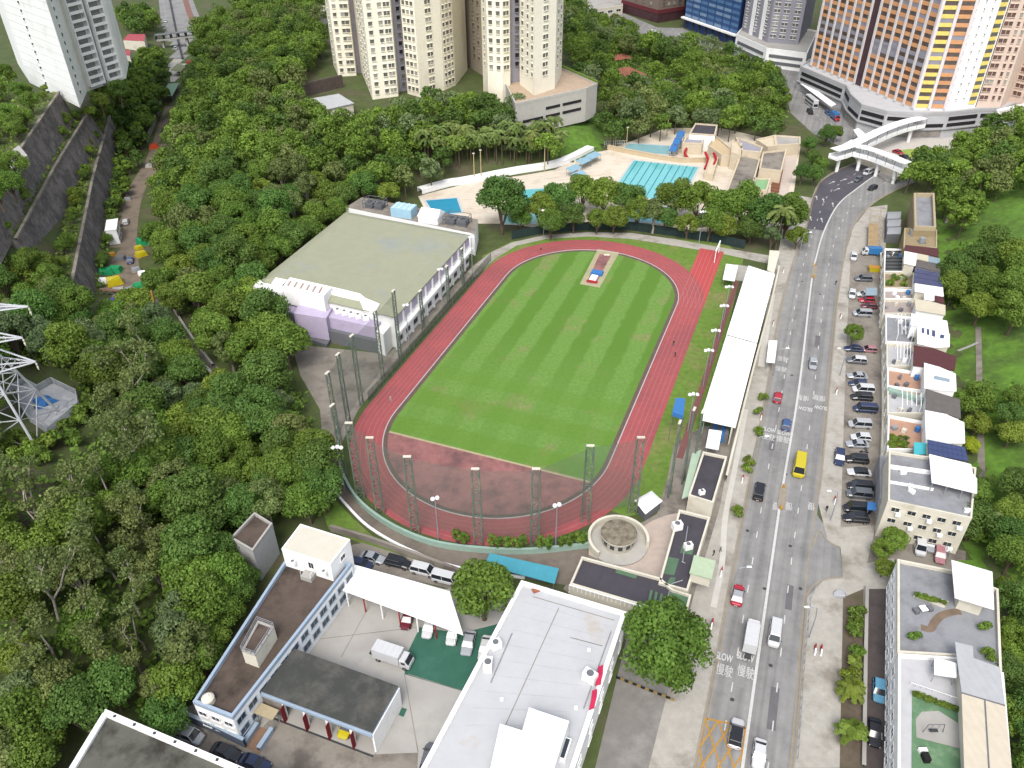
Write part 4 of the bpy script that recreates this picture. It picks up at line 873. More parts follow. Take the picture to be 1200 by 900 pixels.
# right wall (seen from the track): FR -> BR runs left to right from outside
mb = MB(); a_r = math.atan2(*(BR-FR)[::-1]); LRt = np.hypot(*(BR-FR))
pan = MB().box((0, 0, 0), (LRt/11*.95, .12, 3.0)).mesh('lilac_panel', M_lilac); pil = MB().box((0, 0, 0), (.5, .7, 9.6)).mesh('pilaster', M_wht); wdw = MB().box((0, 0, 0), (LRt/11*.6, .1, 1.4)).mesh('window', M_glass)
for k in range(11):
    c = hall_pt(FR, BR, (k+.5)/11, -.52, 8.2); link('lilac_panel', pan, hall, False, loc=tuple(np.array(c)-np.array(hall.location)), rz=a_r)
    c = hall_pt(FR, BR, (k+.5)/11, -.54, 2.2); link('window', wdw, hall, False, loc=tuple(np.array(c)-np.array(hall.location)), rz=a_r)
    c = hall_pt(FR, BR, k/11+.002, -.4, 4.8); link('pilaster', pil, hall, False, loc=tuple(np.array(c)-np.array(hall.location)), rz=a_r)
MB().wall(hall_pt(FR, BR, .0, .2, 0), hall_pt(FR, BR, 1, .2, 0), 1.4, 5.3, 6.0).build('canopy', M_wht, hall)
# front annexes: lilac bay with the white plant house above, right annex with cooling units
def block(name, m, px, z, zb, parent, cap=None):
    pts = [p[:2] for p in gp(px, z)]; o = MB().prism(pts, zb, z, 0, 0, True).build(name, m, parent); return pts
block('lilac_bay', M_lilac, [(344, 367), (382, 373), (396, 350), (358, 343)], 8.2, 1.2, hall)
block('bay_base', M_grey, [(346, 392), (383, 404), (396, 384), (358, 372)], 1.1, 0, hall)
block('plant_house', M_wht, [(330, 335), (379, 347), (389, 336), (340, 325)], 13.0, 7.6, hall)
for k in range(6):
    x0 = 336+k*7.3; MB().prism([p[:2] for p in gp([(x0, 334.5+k*1.7), (x0+2.2, 335+k*1.7), (x0+6, 329+k*1.5), (x0+3.8, 328.6+k*1.5)], 13.1)], 13.0, 13.07).build('roof_strip', mat('rust_roof_strip', S(196, 170, 158), .9, .15), hall)
block('annex_wall', M_lilac, [(382, 371), (441, 384), (455, 366), (396, 352)], 7.4, 3.9, hall)
block('annex_base', M_grey, [(383, 387), (441, 400), (455, 382), (397, 368)], 3.9, 0, hall)
block('left_annex', M_lilac, [(292, 356), (344, 367), (356, 346), (304, 336)], 7.0, 2.4, hall)
block('stepped_parapet', M_wht, [(386, 343), (421, 351), (425, 358), (441, 362), (445, 356), (428, 349), (422, 344), (389, 336)], 11.6, 9.8, hall)
block('stepped_parapet', M_wht, [(296, 335), (330, 343), (334, 337), (308, 331), (304, 327)], 11.6, 9.6, hall)
block('roof_box', M_wht, [(318, 332), (332, 335), (337, 328), (323, 325)], 13.0, 10, hall)
block('stair_wall', M_wht, [(440, 388), (449, 392), (466, 372), (456, 368)], 6.8, 0, hall)
for i, (x, y) in enumerate(((396, 367), (404, 369), (412, 371), (420, 373), (429, 375))): q = G(x, y, 7.4); ac_unit(q, .4, 'white cooling unit on the lilac annex of the sports hall, %s from the left' % names[i], 1.3)
# back annex with tanks, tent and frames
pts = [p[:2] for p in gp([(405, 243), (424, 231), (560, 257), (556, 275), (551, 273)], 7.5)]; MB().prism(pts, 0, 7.5, 0, 1).build('back_annex', [M_wht, M_conc_d], hall)
def frame_box(label, px, py, z, s, a, cat='steel frame'):
    c = G(px, py, z); t = thing('plant_frame', label, cat, c, a); fr = MB()
    for x in (-1, 1):
        for y in (-1, 1): fr.tube((x*s[0]/2, y*s[1]/2, 0), (x*s[0]/2, y*s[1]/2, s[2]), .12, 4)
    for zz in (s[2]*.55, s[2]):
        for x in (-1, 1): fr.tube((x*s[0]/2, -s[1]/2, zz), (x*s[0]/2, s[1]/2, zz), .1, 4)
        for y in (-1, 0, 1): fr.tube((-s[0]/2, y*s[1]/2, zz), (s[0]/2, y*s[1]/2, zz), .1, 4)
    fr.build('frame', M_grey, t, False)
    for x in (-.25, .25): MB().box((x*s[0], 0, s[2]*.32), (s[0]*.4, s[1]*.7, s[2]*.6)).build('machine', M_grey, t, False); MB().lathe([(1., s[2]*.62), (.9, s[2]*.66), (0, s[2]*.64)], (x*s[0], 0, 0), 10).build('fan', M_dgrey, t, False)
ah = a_r-PI/2
frame_box('grey steel frame of cooling machines on the back left corner of the hall', 440, 243, 7.5, (7, 4.5, 3), ah); frame_box('grey steel frame of cooling machines on the back right corner of the hall', 536, 262, 7.5, (8, 5, 3), ah)
c = G(474, 252, 7.5); t = thing('water_tank', 'pale blue tank house behind the hall roof between frame and tent', 'tank', c, ah); MB().box((0, 0, 1.6), (7.5, 5, 3.2)).build('tank_body', mat('tank_blue', S(176, 216, 236, 1.6), .7, .06), t, False)
for k in range(4): MB().box((-2.8+k*1.9, 0, 3.3), (.15, 5.02, .2)).build('rib', M_wht, t, False)
c = G(506, 258, 7.5); t = thing('tent', 'white gabled tent behind the hall roof next to the small blue pool', 'tent', c, ah); MB().prism([(-3.5, -3), (3.5, -3), (3.5, 3), (-3.5, 3)], 0, 2.2).build('side_cloth', M_wht, t, False); MB().loft([[(-3.7, -3.2, 2.2), (3.7, -3.2, 2.2), (3.7, 3.2, 2.2), (-3.7, 3.2, 2.2)], [(-3.4, -.1, 4.2), (3.4, -.1, 4.2), (3.4, .1, 4.2), (-3.4, .1, 4.2)]]).build('roof_cloth', M_whtroof, t, False)
# apron round the hall
sheet('hall_apron', [(345, 415), (360, 405), (455, 415), (556, 310), (580, 292), (572, 302), (520, 360), (460, 430), (420, 480), (400, 520), (396, 560), (380, 540), (375, 480), (352, 440)], M_conc_d, .03, kind='structure')
# ---------------- grandstand
gs = [p[:2] for p in gp([(822, 487), (863, 496), (908, 322), (877, 312)], 6.5)]
t = thing('grandstand', 'long grandstand under a white sheet canopy along the right straight', 'grandstand', (*np.mean(gs, 0), 0)); A, B, Cc, D = [np.array(p) for p in gs]  # near-left, near-right, far-right, far-left
for u0, u1, dz in ((0, .47, 0), (.475, 1.0, .35)):
    qa, qb, qc, qd = A+(D-A)*u0, B+(Cc-B)*u0, B+(Cc-B)*u1, A+(D-A)*u1; MB().prism([qa, qb, qc, qd], 6.0+dz, 6.4+dz, 0, 0, True).build('canopy_roof', M_whtroof, t)
    MB().wall(qa, qd, .25, 5.5+dz, 6.02+dz).build('fascia', M_wht, t)
MB().wall(A, B, .25, 5.2, 6.0).build('fascia', M_wht, t)
for k in range(34):
    u = (k+.5)/34
    if abs(u-.472) > .02: MB().wall(A+(D-A)*u, B+(Cc-B)*u, .07, 6.4+(.35 if u > .472 else 0), 6.46+(.35 if u > .472 else 0)).build('roof_seam', mat('seam_grey', S(214, 214, 212, 1.6), .7, .05), t)
for k in range(5):                                              # seating steps down towards the track
    o1, o2 = .25+.12*k, .37+.12*k; MB().prism([A+(B-A)*o1, A+(B-A)*o2, D+(Cc-D)*o2, D+(Cc-D)*o1], 0, .8+.5*k).build('seat_step', M_blue if k % 2 else M_grey, t)
MB().wall(A+(B-A)*.9, D+(Cc-D)*.9, .3, 0, 5.5).build('back_wall', M_cream, t)
for k in range(12):
    u = (k+.3)/12; q = A+(D-A)*u+(B-A)*.08; MB().tube((*q, 0), (*q, 6.0), .12, 6).build('post', M_mint, t)
lowwall('boundary_wall', 'pale boundary wall between the grandstand and the roadside pavement', smooth(gp([(912, 318), (900, 370), (885, 425), (866, 500), (850, 565)]), 3), .3, 2.0, M_cream)
at_top('canopy', 'small white canopy at the near end of the grandstand', 'canopy', [(831, 503), (846, 505), (842, 527), (827, 524)], 3.5, .2, M_whtroof, post=.08)
at_top('canopy', 'narrow cream canopy at the far end of the grandstand beside the pavement', 'canopy', [(902, 293), (914, 294), (907, 321), (899, 316)], 4., .3, M_cream, post=.1)
# changing rooms: dark roofed blocks near the round pavilion
b1 = bldg('changing_room', 'dark roofed changing room nearest the grandstand', [(824, 529), (852, 535), (836, 589), (807, 580)], 5, wall=M_cream, roof=M_bitumen, ph=.6)
MB().prism([p[:2] for p in gp([(811, 531), (822, 527), (807, 581), (799, 584)], 4)], 3.7, 4., 0, 0, True).build('green_awning', mat('pale_green_awning', S(200, 224, 196), .7, .05), b1)
wins(b1, gp([(805, 597)], 0)[0], gp([(832, 604)], 0)[0], [2.], 3, 1.2, .8)
b2 = bldg('changing_room', 'dark and green patched roofed block between pavement and paved court', [(796, 597), (832, 606), (806, 692), (772, 683)], 5, wall=M_cream, roof=M_bitumen, ph=.6)
for px in ([(800, 637), (814, 640), (811, 650), (797, 648)], [(782, 652), (796, 655), (790, 674), (777, 672)], [(786, 676), (792, 677), (788, 690), (780, 686)]): MB().prism([p[:2] for p in gp(px, 4.5)], 4.44, 4.5).build('green_patch', M_greenroof, b2)
b3 = bldg('changing_room', 'long dark roofed block with a balustrade behind the white roofed depot', [(682, 652), (774, 677), (788, 690), (810, 697), (803, 724), (668, 684)], 5, wall=M_cream, roof=M_bitumen, ph=.6)
MB().prism([p[:2] for p in gp([(784, 694), (808, 698), (801, 722), (776, 714)], 4.5)], 4.44, 4.5).build('green_patch', M_greenroof, b3); MB().prism([p[:2] for p in gp([(723, 667), (747, 674), (745, 678), (721, 671)], 4.5)], 4.44, 4.5).build('green_patch', M_greenroof, b3)
for k in range(3): MB().prism([p[:2] for p in gp([(762+6*k, 692+k*2), (765+6*k, 693+k*2), (761+6*k, 711+k*2), (758+6*k, 710+k*2)], 4.5)], 4.4, 4.7).build('duct', M_greenroof, b3)
for k in range(26):
    q = lerp(G(667, 688, 4.4), G(795, 726, 4.4), k/25); MB().box((0, 0, 0), (.12, .12, 1.2)).build('baluster', M_wht, b3, False, loc=tuple(np.array(q)-np.array(b3.location)))
MB().wall(G(667, 688, 4.4), G(795, 726, 4.4), .2, 4.9, 5.1).build('handrail', M_wht, b3)
MB().wall(G(667, 691, 2.5), G(795, 729, 2.5), 1.2, 2.2, 2.5).build('ledge', M_cream, b3)
q = G(822, 672, 5); t = thing('roof_hut', 'pale green stair hut on the corner of the dark roofs', 'roof hut', (q[0], q[1], 4.4), TTH); MB().box((0, 0, 1.1), (4.2, 3.6, 2.2)).build('wall', M_cream, t, False); MB().box((0, 0, 2.3), (4.6, 4., .2)).build('roof', mat('pale_green_roof', S(206, 226, 190), .8, .08), t, False)
for i, (x, y, s) in enumerate(((793, 620, 1.6), (806, 643, 1.3), (822, 579, 1.0))): ac_unit(G(x, y, 4.5), .3, 'white roof box on a dark changing room roof, %s' % ('beside the paved court', 'among the pipes', 'on the block nearest the grandstand')[i], s, 'boxes on the dark roofs', 'roof box')
for i, (x0, y0, x1, y1) in enumerate(((806, 617, 800, 658), (799, 658, 803, 660), (779, 712, 787, 684), (787, 684, 800, 680))):
    a, b = G(x0, y0, 4.8), G(x1, y1, 4.8); MB().tube(a, b, .1, 6).build('roof_pipe', M_steel, None, label='grey pipe run %s on the dark roofs' % ('up the court-side block', 'turning by the roof box', 'past the green patch', 'under the stair hut')[i], cat='pipe')
sheet('paved_court', [(690, 650), (700, 655), (775, 680), (800, 600), (780, 604), (765, 610), (740, 625), (690, 640)], mat('pinkish_paving', S(222, 204, 190), .9, .08, .6, S(204, 196, 186), .2), .05, kind='structure')
# round pavilion with stained domed roof inside a white ring wall
c = G(724, 637); t = thing('round_pavilion', 'round pavilion with a stained grey roof inside a white ring wall', 'pavilion', c); t.scale = (.8, .8, .85)
MB().lathe([(7.4, 0), (7.4, .5), (0, .5)], n=40, cap=False).build('plinth', mat('plinth_concrete', S(214, 210, 200), .85, .07), t, False)
MB().lathe([(3.9, .5), (3.9, 3.4)], n=32, cap=False).build('wall', mat('pavilion_wall', S(220, 214, 198), .85, .08), t, False)
MB().lathe([(3.9, 3.3), (4.5, 3.4), (4.5, 3.75)], n=32, cap=False).build('eave', M_cream, t, False); MB().lathe([(4.5, 3.75), (2.5, 3.95), (0, 4.05)], n=32).build('roof', mat('stained_roof', S(160, 150, 130), .95, .25, 1.2, S(122, 112, 96), .7, .45, .62), t, False)
for k in range(12): MB().box((3.92*math.cos(k*.524), 3.92*math.sin(k*.524), 2.), (.08, 1.1, 1.1), k*.524).build('window', M_glass, t, False)
rw = MB(); n = 30
ro = [(7.6*math.cos(a), 7.6*math.sin(a)) for a in np.linspace(-.25, PI+.75, n)]; ri = [(6.9*math.cos(a), 6.9*math.sin(a)) for a in np.linspace(-.25, PI+.75, n)]
for i in range(n-1):
    for q0, q1 in ((ro, ro), (ri, ri)): rw.poly([(*q0[i], 0), (*q0[i+1], 0), (*q0[i+1], 2.3), (*q0[i], 2.3)])
    rw.poly([(*ro[i], 2.3), (*ro[i+1], 2.3), (*ri[i+1], 2.3), (*ri[i], 2.3)])
for i in (0, n-1): rw.poly([(*ro[i], 0), (*ri[i], 0), (*ri[i], 2.3), (*ro[i], 2.3)])
rw.build('ring_wall', M_cream, t, False)
at_top('cycle_shelter', 'turquoise ribbed shelter roof beside the service path', 'shelter', [(574, 648), (655, 666), (650, 684), (568, 662)], 2.8, .12, mat('turquoise_sheet', S(92, 186, 206), .5, .05, sheet=(heading(600, 660, 80, 18), 1.0)), post=.07)

q = G(338, 405); plant('pine', q[0], q[1], 'tall thin conifer standing before the lilac bay of the sports hall', None, z=0.)
# ================= DEPOT BESIDE THE TRACK
sheet('depot_yard', [(412, 660), (520, 690), (600, 690), (612, 700), (520, 900), (440, 960), (250, 960), (150, 900), (215, 830), (290, 800), (335, 760), (372, 700)], M_conc, .04, kind='structure')
sheet('stained_forecourt', [(318, 842), (436, 884), (490, 882), (486, 960), (250, 960), (200, 880), (232, 850), (290, 868)], M_conc_d, .06, kind='structure')
sheet('green_yard_paint', [(492, 735), (540, 742), (596, 728), (584, 752), (549, 812), (474, 790), (478, 764)], mat('green_floor_paint', S(62, 118, 98), .85, .07, .5, S(74, 128, 110), .2), .065, kind='structure')
sheet('green_yard_paint', [(471, 829), (477, 831), (473, 840), (467, 838)], MATS['green_floor_paint'], .065, kind='structure')
for i, (x0, y0, x1, y1) in enumerate(((350, 752, 492, 735), (430, 715, 400, 770), (440, 884, 470, 826), (490, 882, 474, 790), (548, 812, 478, 790))):
    mb = MB(); flatline(mb, G(x0, y0), G(x1, y1), .12, .067+.001*i); mb.build('yard_joint', M_conc_d, kind='structure')
# white roofed main building
MR = [(611, 680), (734, 717), (640, 1000), (440, 1000)]
b = bldg('depot_building', 'long depot building with a pale grey white roof and thick white parapet', MR, 8.0, wall=M_wht, roof=mat('pale_grey_roof', S(222, 223, 225), .8, .04, .3, S(212, 196, 168), .1, .58, .74), ph=.5, pt=.7, pmat=M_whtroof)
DEPOT = b; pr_ = [p[:2] for p in gp(MR, 8.0)]; wins(b, pr_[2], pr_[1], [2., 5.5], 7, 1.6, 1.3); wins(b, pr_[3], pr_[0], [5.5], 9, 1.4, 1.2)
for k, (x0, y0, x1, y1) in enumerate(((655, 712, 590, 855), (624, 699, 720, 727), (668, 747, 706, 757))):
    mb = MB(); flatline(mb, G(x0, y0, 7.53), G(x1, y1, 7.53), .14, 7.54+.003*k); mb.build('roof_seam', M_conc_d, b)
pent = bldg('roof_house', 'bright white roof house standing on the depot building roof', [(620, 829), (667, 845), (640, 930), (572, 912), (586, 848), (612, 856)], 11, 7.5, wall=M_wht, roof=M_whtroof, ph=0)
q = G(660, 876, 8.5); t = thing('roof_skylight', 'small grey framed roof light beside the white roof house', 'roof light', (q[0], q[1], 7.5), heading(650, 880, 10, -30)-PI/2); MB().box((0, 0, .5), (1.6, 3.4, 1.)).build('frame', M_wht, t, False); MB().box((0, 0, 1.02), (1.2, 3.0, .08)).build('pane', M_glass, t, False)
for i, (x, y, s) in enumerate(((581, 759, 1.5), (572, 783, 1.7), (691, 797, 1.8))): ac_unit(G(x, y, 7.52), .5+i, 'white roof plant unit on the pale depot roof, %s' % ('left edge, nearer the tree', 'left edge, lower one', 'right edge beside the red cloths')[i], s, 'plant units on the depot roof')
for i, (x, y, dx, dy) in enumerate(((704, 792, -4, 24), (697, 820, -5, 22))):
    a = G(x, y-11, 8.1); c = G(x+dx*.6, y+11, 8.1); mb = MB(); n_ = np.array([.7, .25, 0]); mb.loft([[a-n_*.4, a+n_*.4, a+n_*.6+[0, 0, .22], a-n_*.6+[0, 0, .22]], [(a+c)/2-n_*.6, (a+c)/2+n_*.5, (a+c)/2+n_*.7+[0, 0, .35], (a+c)/2-n_*.5+[0, 0, .35]], [c-n_*.8, c+n_*.5, c+n_*.4+[0, 0, .2], c-n_*.7+[0, 0, .2]]])
    mb.build('red_cloth', mat('crimson_cloth', S(226, 50, 96), .8, .06), None, label='crimson cloth draped on the right parapet of the depot roof, %s one' % ('upper', 'lower')[i], cat='cloth', group='red cloths on the depot roof')
q = G(628, 692, 7.52); MB().box((q[0], q[1], 7.6), (1.3, 1., .2), .4).build('hatch', mat('rust_hatch', S(190, 120, 90), .9, .1), None, label='small rust brown hatch at the top left of the depot roof', cat='hatch')
# car canopy
cp = [(413, 661), (527, 693), (543, 744), (397, 690)]
t = at_top('car_canopy', 'white sheeted car canopy along the back of the depot yard', 'canopy', cp, 4.3, .2, M_whtroof, post=None)
cpt = [np.array(p[:2]) for p in gp(cp, 4.3)]
for k in range(7):
    for a, b2, o in ((cpt[3], cpt[2], .5), (cpt[0], cpt[1], -.5)): p = a+(b2-a)*(k+.2)/6.5; p = p+(np.mean(cpt, 0)-p)*.06; MB().tube((*p, 0), (*p, 4.1), .14, 6).build('post', M_red if o > 0 and k % 2 else M_wht, t)
for k in range(30):
    p, q = cpt[3]+(cpt[2]-cpt[3])*(k+.5)/30, cpt[0]+(cpt[1]-cpt[0])*(k+.5)/30; MB().wall(p, q, .1, 4.3, 4.36).build('sheet_rib', M_whtroof, t)
# garage with red doors
GR = [(337, 757), (467, 804), (436, 859), (302, 809)]; gpt = [np.array(p[:2]) for p in gp(GR, 5.4)]
t = thing('garage', 'open fronted garage with a dark felt roof and red folding doors', 'garage', (*np.mean(gpt, 0), 0))
MB().prism(gpt, 4.9, 5.4, 0, 1, True).build('roof', [M_lblue, mat('dark_felt_roof', S(82, 84, 80), .95, .1, .5, S(104, 102, 96), .25, .48, .68)], t)
def L2(a, b, u): return a+(b-a)*u
MB().wall(gpt[0], gpt[1], .3, 0, 4.95).build('back_wall', M_wht, t); MB().wall(gpt[1], gpt[2], .3, 0, 4.92).build('end_wall', M_wht, t); MB().wall(gpt[3], gpt[0], .3, 0, 4.9).build('end_wall', M_cream, t)
MB().wall(gpt[3], gpt[2], .35, 4.3, 4.95).build('lintel', M_lblue, t); inn = (gpt[0]-gpt[3])/np.hypot(*(gpt[0]-gpt[3]))
for u in (.2, .4, .6, .81):
    p = L2(gpt[3], gpt[2], u); MB().wall(p, p+inn*.5, .5, 0, 4.4).build('pier', M_wht, t); MB().wall(p+inn*-.1+(gpt[2]-gpt[3])*.022, p-inn*1.0+(gpt[2]-gpt[3])*.022, .1, .1, 4.1).build('red_door', mat('dark_red_door', S(150, 26, 44), .7, .08), t)
p = L2(gpt[3], gpt[2], .1); MB().wall(gpt[3], L2(gpt[3], gpt[2], .2), .12, 0, 4.2).build('closed_bay', M_conc_d, t)
p = L2(gpt[3], gpt[2], .71)+inn*2.0; car('hatch', 'yellow', (p[0], p[1], .05), math.atan2(inn[1], inn[0])+PI, 'bright yellow small car parked inside the open garage')
ln = [p - inn*.8 for p in (gpt[3], gpt[2])]; MB().wall(ln[0], ln[1], .3, .06, .1).build('floor_drain', M_dgrey, None, kind='structure')
# office block with the pale blue parapet
OB = [(333, 658), (412, 648), (272, 840), (226, 822)]
OB = [(338, 650), (412, 660), (272, 840), (226, 822)]
b = bldg('office_block', 'long office block with a dirty brown roof and pale blue parapet', OB, 7.4, wall=M_wht, roof=M_brownroof, ph=.8, pt=.45, pmat=M_lblue)
ob = [np.array(p[:2]) for p in gp(OB, 7.4)]
wins(b, ob[2], ob[1], [2.2, 5.], 12, 1.9, 1.5, fm=M_lblue); wins(b, ob[3], ob[2], [2., 4.8], 3, 1.5, 1.2)
wh = bldg('roof_house', 'white house with a cream flat roof on the far end of the office block', [(352, 614), (410, 632), (387, 661), (330, 643)], 11.2, 0, wall=M_wht, roof=mat('cream_roof', S(244, 238, 220), .8, .04), ph=.12, pt=.2)
wq = [np.array(p[:2]) for p in gp([(352, 614), (410, 632), (387, 661), (330, 643)], 11.2)]; wins(wh, wq[3], wq[2], [9.2], 1, 1.1, 1.6, us=[.58], m=M_dark); wins(wh, wq[2], wq[1], [9.4, 5.5], 1, 1.4, 1.2, us=[.55])
for i, u in enumerate((.22, .86)):
    p = L2(wq[3], wq[2], u); d = (wq[2]-wq[3])/np.hypot(*(wq[2]-wq[3])); p = p+np.array([d[1], -d[0]])*.45; ac_unit((p[0], p[1], 8.4), math.atan2(d[1], d[0]), 'white wall cooling unit %s the roof house door' % ('left of', 'right of')[i], .9, 'cooling units on the roof house', 'cooling unit')
q = G(361, 674, 7.4); t = thing('door_steps', 'small concrete landing with rails below the roof house door', 'steps', (q[0], q[1], 6.6), heading(340, 650, 50, 15)); MB().box((0, 0, .5), (2.2, 1.6, 1.)).build('landing', M_conc, t, False)
for s in (-1, 1): MB().tube((s*1., -.7, 1), (s*1., -.7, 2), .04, 4).tube((s*1., .7, 1), (s*1., .7, 2), .04, 4).tube((s*1., -.7, 2), (s*1., .7, 2), .04, 4).build('rail', M_wht, t, False)
rh = bldg('roof_hut', 'low roof hut with white walls and a railed dark top on the office block', [(283, 762), (302, 727), (321, 734), (299, 768)], 10, 6.6, wall=M_cream, roof=M_brownroof, ph=.25, pmat=M_conc)
hq = [p for p in gp([(283, 762), (302, 727), (321, 734), (299, 768)], 10)]; mb = MB()
for i in range(4):
    a, c = hq[i], hq[(i+1) % 4]
    for z in (.5, 1.): mb.tube((a[0], a[1], 10+z), (c[0], c[1], 10+z), .05, 4)
    for u in (0, .33, .66): p = lerp(a, c, u); mb.tube((p[0], p[1], 10), (p[0], p[1], 11), .05, 4)
mb.build('railing', M_steel, rh)
q = G(245, 822, 6.6); t = thing('roof_tank', 'round cream roof tank at the near left corner of the office block', 'tank', q); MB().lathe([(1., 0), (1., 1.), (.7, 1.25), (0, 1.35)], n=14).build('tank_body', M_cream, t, False); MB().lathe([(.25, 1.3), (.25, 1.5), (0, 1.5)], n=8).build('lid', M_wht, t, False)
# blank white gable in the trees
bldg('white_annex', 'tall blank white walled building half hidden by trees beside the office block', [(296, 645), (319, 613), (298, 600), (270, 630)], 8.5, wall=mat('grey_white_render', S(206, 206, 206, 1.8), .85, .06, .4, S(176, 174, 172, 1.8), .2, .5, .7), roof=M_brownroof, ph=.6, pmat=M_conc)
# near left building
bl = bldg('flat_roofed_building', 'building with stained grey roof and broad white parapet at the bottom left corner', [(123, 831), (345, 925), (300, 1010), (20, 1000)], 9, wall=M_wht, roof=mat('stained_grey_roof', S(112, 112, 102), .95, .14, .35, S(66, 62, 56), .09, .5, .62), ph=.5, pt=.8, pmat=M_whtroof)
for k in range(9):
    a = lerp(G(123, 831, 9), G(345, 925, 9), (k+.5)/9); MB().box((0, 0, .05), (.4, .4, .12)).build('drain_cap', M_dgrey, bl, False, loc=(a[0]-bl.location[0]+.2, a[1]-bl.location[1]-.5, 9.0))
# parking lane between the two
lowwall('yard_wall', 'blue grey yard wall below the office block beside the parked cars', gp([(212, 841), (250, 857), (289, 876)]), .35, 2.4, mat('blue_grey_wall', S(120, 132, 150), .9, .1), M_lblue)
for i, (a, b2) in enumerate((((303, 851), (288, 873)), ((320, 857), (304, 881)))): lowwall('ramp_wall', 'short pale blue ramp wall beside the garage, %s one' % ('left', 'right')[i], gp([a, lerp(a, b2, .5), b2], .0), .5, 1.2, M_lblue)
sheet('ramp', [(303, 851), (320, 857), (304, 884), (288, 876)], mat('brown_ramp', S(168, 136, 112), .9, .12), .08, kind='structure')
at_top('porch_canopy', 'beige slab canopy at the left end of the garage', 'canopy', [(303, 822), (327, 832), (319, 844), (297, 835)], 3.2, .2, mat('beige_slab', S(206, 190, 154), .9, .08), post=.1)
# ---- vehicles
ha = heading(462, 772, 30, 10)
truck(G(460, 774), ha, 'white box truck parked across the middle of the depot yard', L_=4.6, W=2.1, H=2.1)
hc = heading(550, 755, 5, -20)
for (x, y, k, c, lab) in ((478, 728, 'hatch', 'maroon', 'maroon car under the white canopy'), (503, 738, 'hatch', 'white', 'white car half under the white canopy edge, left of the red posts'), (531, 746, 'hatch', 'white', 'white small car under the right corner of the canopy'), (549, 756, 'saloon', 'silver', 'silver grey saloon with a white bonnet on the green yard'), (569, 762, 'saloon', 'white', 'white saloon with a dark roof glass beside the depot wall')):
    car(k, c, G(x, y), hc+PI, lab, 'cars in the depot yard')
hr = heading(440, 655, 40, 10)
for (x, y, k, c, lab) in ((437, 656, 'saloon', 'silver', 'silver saloon, left end of the row behind the canopy'), (467, 662, 'suv', 'black', 'black four-wheel drive behind the canopy'), (497, 671, 'mpv', 'white', 'white people carrier with roof openings behind the canopy'), (523, 681, 'van', 'white', 'white van at the tree end of the row behind the canopy'), (424, 664, 'hatch', 'navy', 'navy car partly hidden by the canopy corner')):
    car(k, c, G(x, y), hr, lab, 'cars behind the canopy')
hb = heading(222, 862, 40, 15)
for (x, y, k, c, lab) in ((222, 864, 'mpv', 'silver', 'silver people carrier below the blue grey yard wall'), (266, 884, 'saloon', 'black', 'black saloon with a pale bonnet next to the silver people carrier'), (300, 897, 'saloon', 'navy', 'navy saloon at the bottom edge near the ramp'), (503, 889, 'hatch', 'grey', 'grey blue car at the yard entrance by the depot wall')):
    car(k, c, G(x, y), hb if x < 400 else hc, lab, 'cars at the bottom of the depot')
sheet('back_parking', [(405, 640), (425, 636), (540, 672), (535, 692), (420, 664)], M_conc_d, .045, kind='structure')
lowwall('bank_wall', 'dark retaining wall behind the parked cars below the grass bank', gp([(388, 622), (430, 634), (490, 655), (545, 676)]), .4, 1.6, M_conc_d)
# ---- yard trees
t = plant_px('big', 567, 700, 6, 'round dark green tree standing at the canopy corner in the depot yard', None, v=1, z=0., scale=1.3); t = plant_px('big', 777, 772, 6, 'broad spreading tree standing between the depot roof and the road', None, v=0, z=0., scale=1.36)
sheet('roadside_yard', [(690, 930), (735, 745), (800, 725), (826, 770), (812, 900), (806, 950)], mat('grey_yard', S(152, 148, 142), .92, .1, .4, S(178, 174, 168), .1, .45, .7), .07, kind='structure')
mb = MB(); t = thing('striped_barrier', 'low black and yellow striped barrier under the spreading tree', 'barrier', G(755, 806)); a, c = G(722, 795), G(790, 822)
for k in range(14): MB().wall(lerp(a, c, k/14), lerp(a, c, (k+1)/14), .2, .2, .6).build('stripe', mat('faded_yellow', S(170, 146, 84), .8, .15) if k % 2 else M_black, t)

for k in range(10):
    q0, q1 = lerp(G(623, 690, 7.5), G(545, 850, 7.5), k/9), lerp(G(722, 722, 7.5), G(660, 850, 7.5), k/9); MB().wall(q0, q1, .06, 7.525, 7.54).build('roof_joint', mat('faint_joint', S(212, 213, 219), .9, .1), DEPOT)
for (x, y) in ((690, 762), (588, 820), (675, 830)): q = G(x, y, 7.52); MB().box((0, 0, .15), (.5, .5, .3)).build('vent', M_wht, DEPOT, False, loc=(q[0]-DEPOT.location[0], q[1]-DEPOT.location[1], 7.52))
MB().tube(G(600, 742, 7.7), G(575, 800, 7.7), .09, 5).build('roof_pipe', M_steel, DEPOT); MB().tube(G(716, 740, 7.7), G(684, 830, 7.7), .08, 5).build('roof_pipe', M_steel, DEPOT)

plant_px('bmid', 232, 768, 6, 'bushy tree leaning over the left edge of the office block, third from the near end', 'trees against the office block', scale=0.8)
plant_px('bmid', 204, 802, 6, 'bushy tree leaning over the left edge of the office block, second from the near end', 'trees against the office block', scale=0.95)
plant_px('bdark', 192, 836, 6, 'bushy tree leaning over the left edge of the office block, first from the near end', 'trees against the office block', scale=0.8)
plant_px('bmid', 246, 744, 6, 'bushy tree leaning over the left edge of the office block, fourth from the near end', 'trees against the office block', scale=0.7)
plant_px('bdark', 283, 668, 6, 'bushy tree leaning over the left edge of the office block, sixth from the near end', 'trees against the office block', scale=0.7)
plant_px('bmid', 270, 700, 6, 'bushy tree leaning over the left edge of the office block, fifth from the near end', 'trees against the office block', scale=0.65)

plant_px('bdark', 276, 690, 5, 'dark tree crowding the blank white wall by the office block', None, scale=.8)
plant_px('bmid', 262, 716, 5, 'green tree pressed against the far left edge of the office block', None, scale=.75)
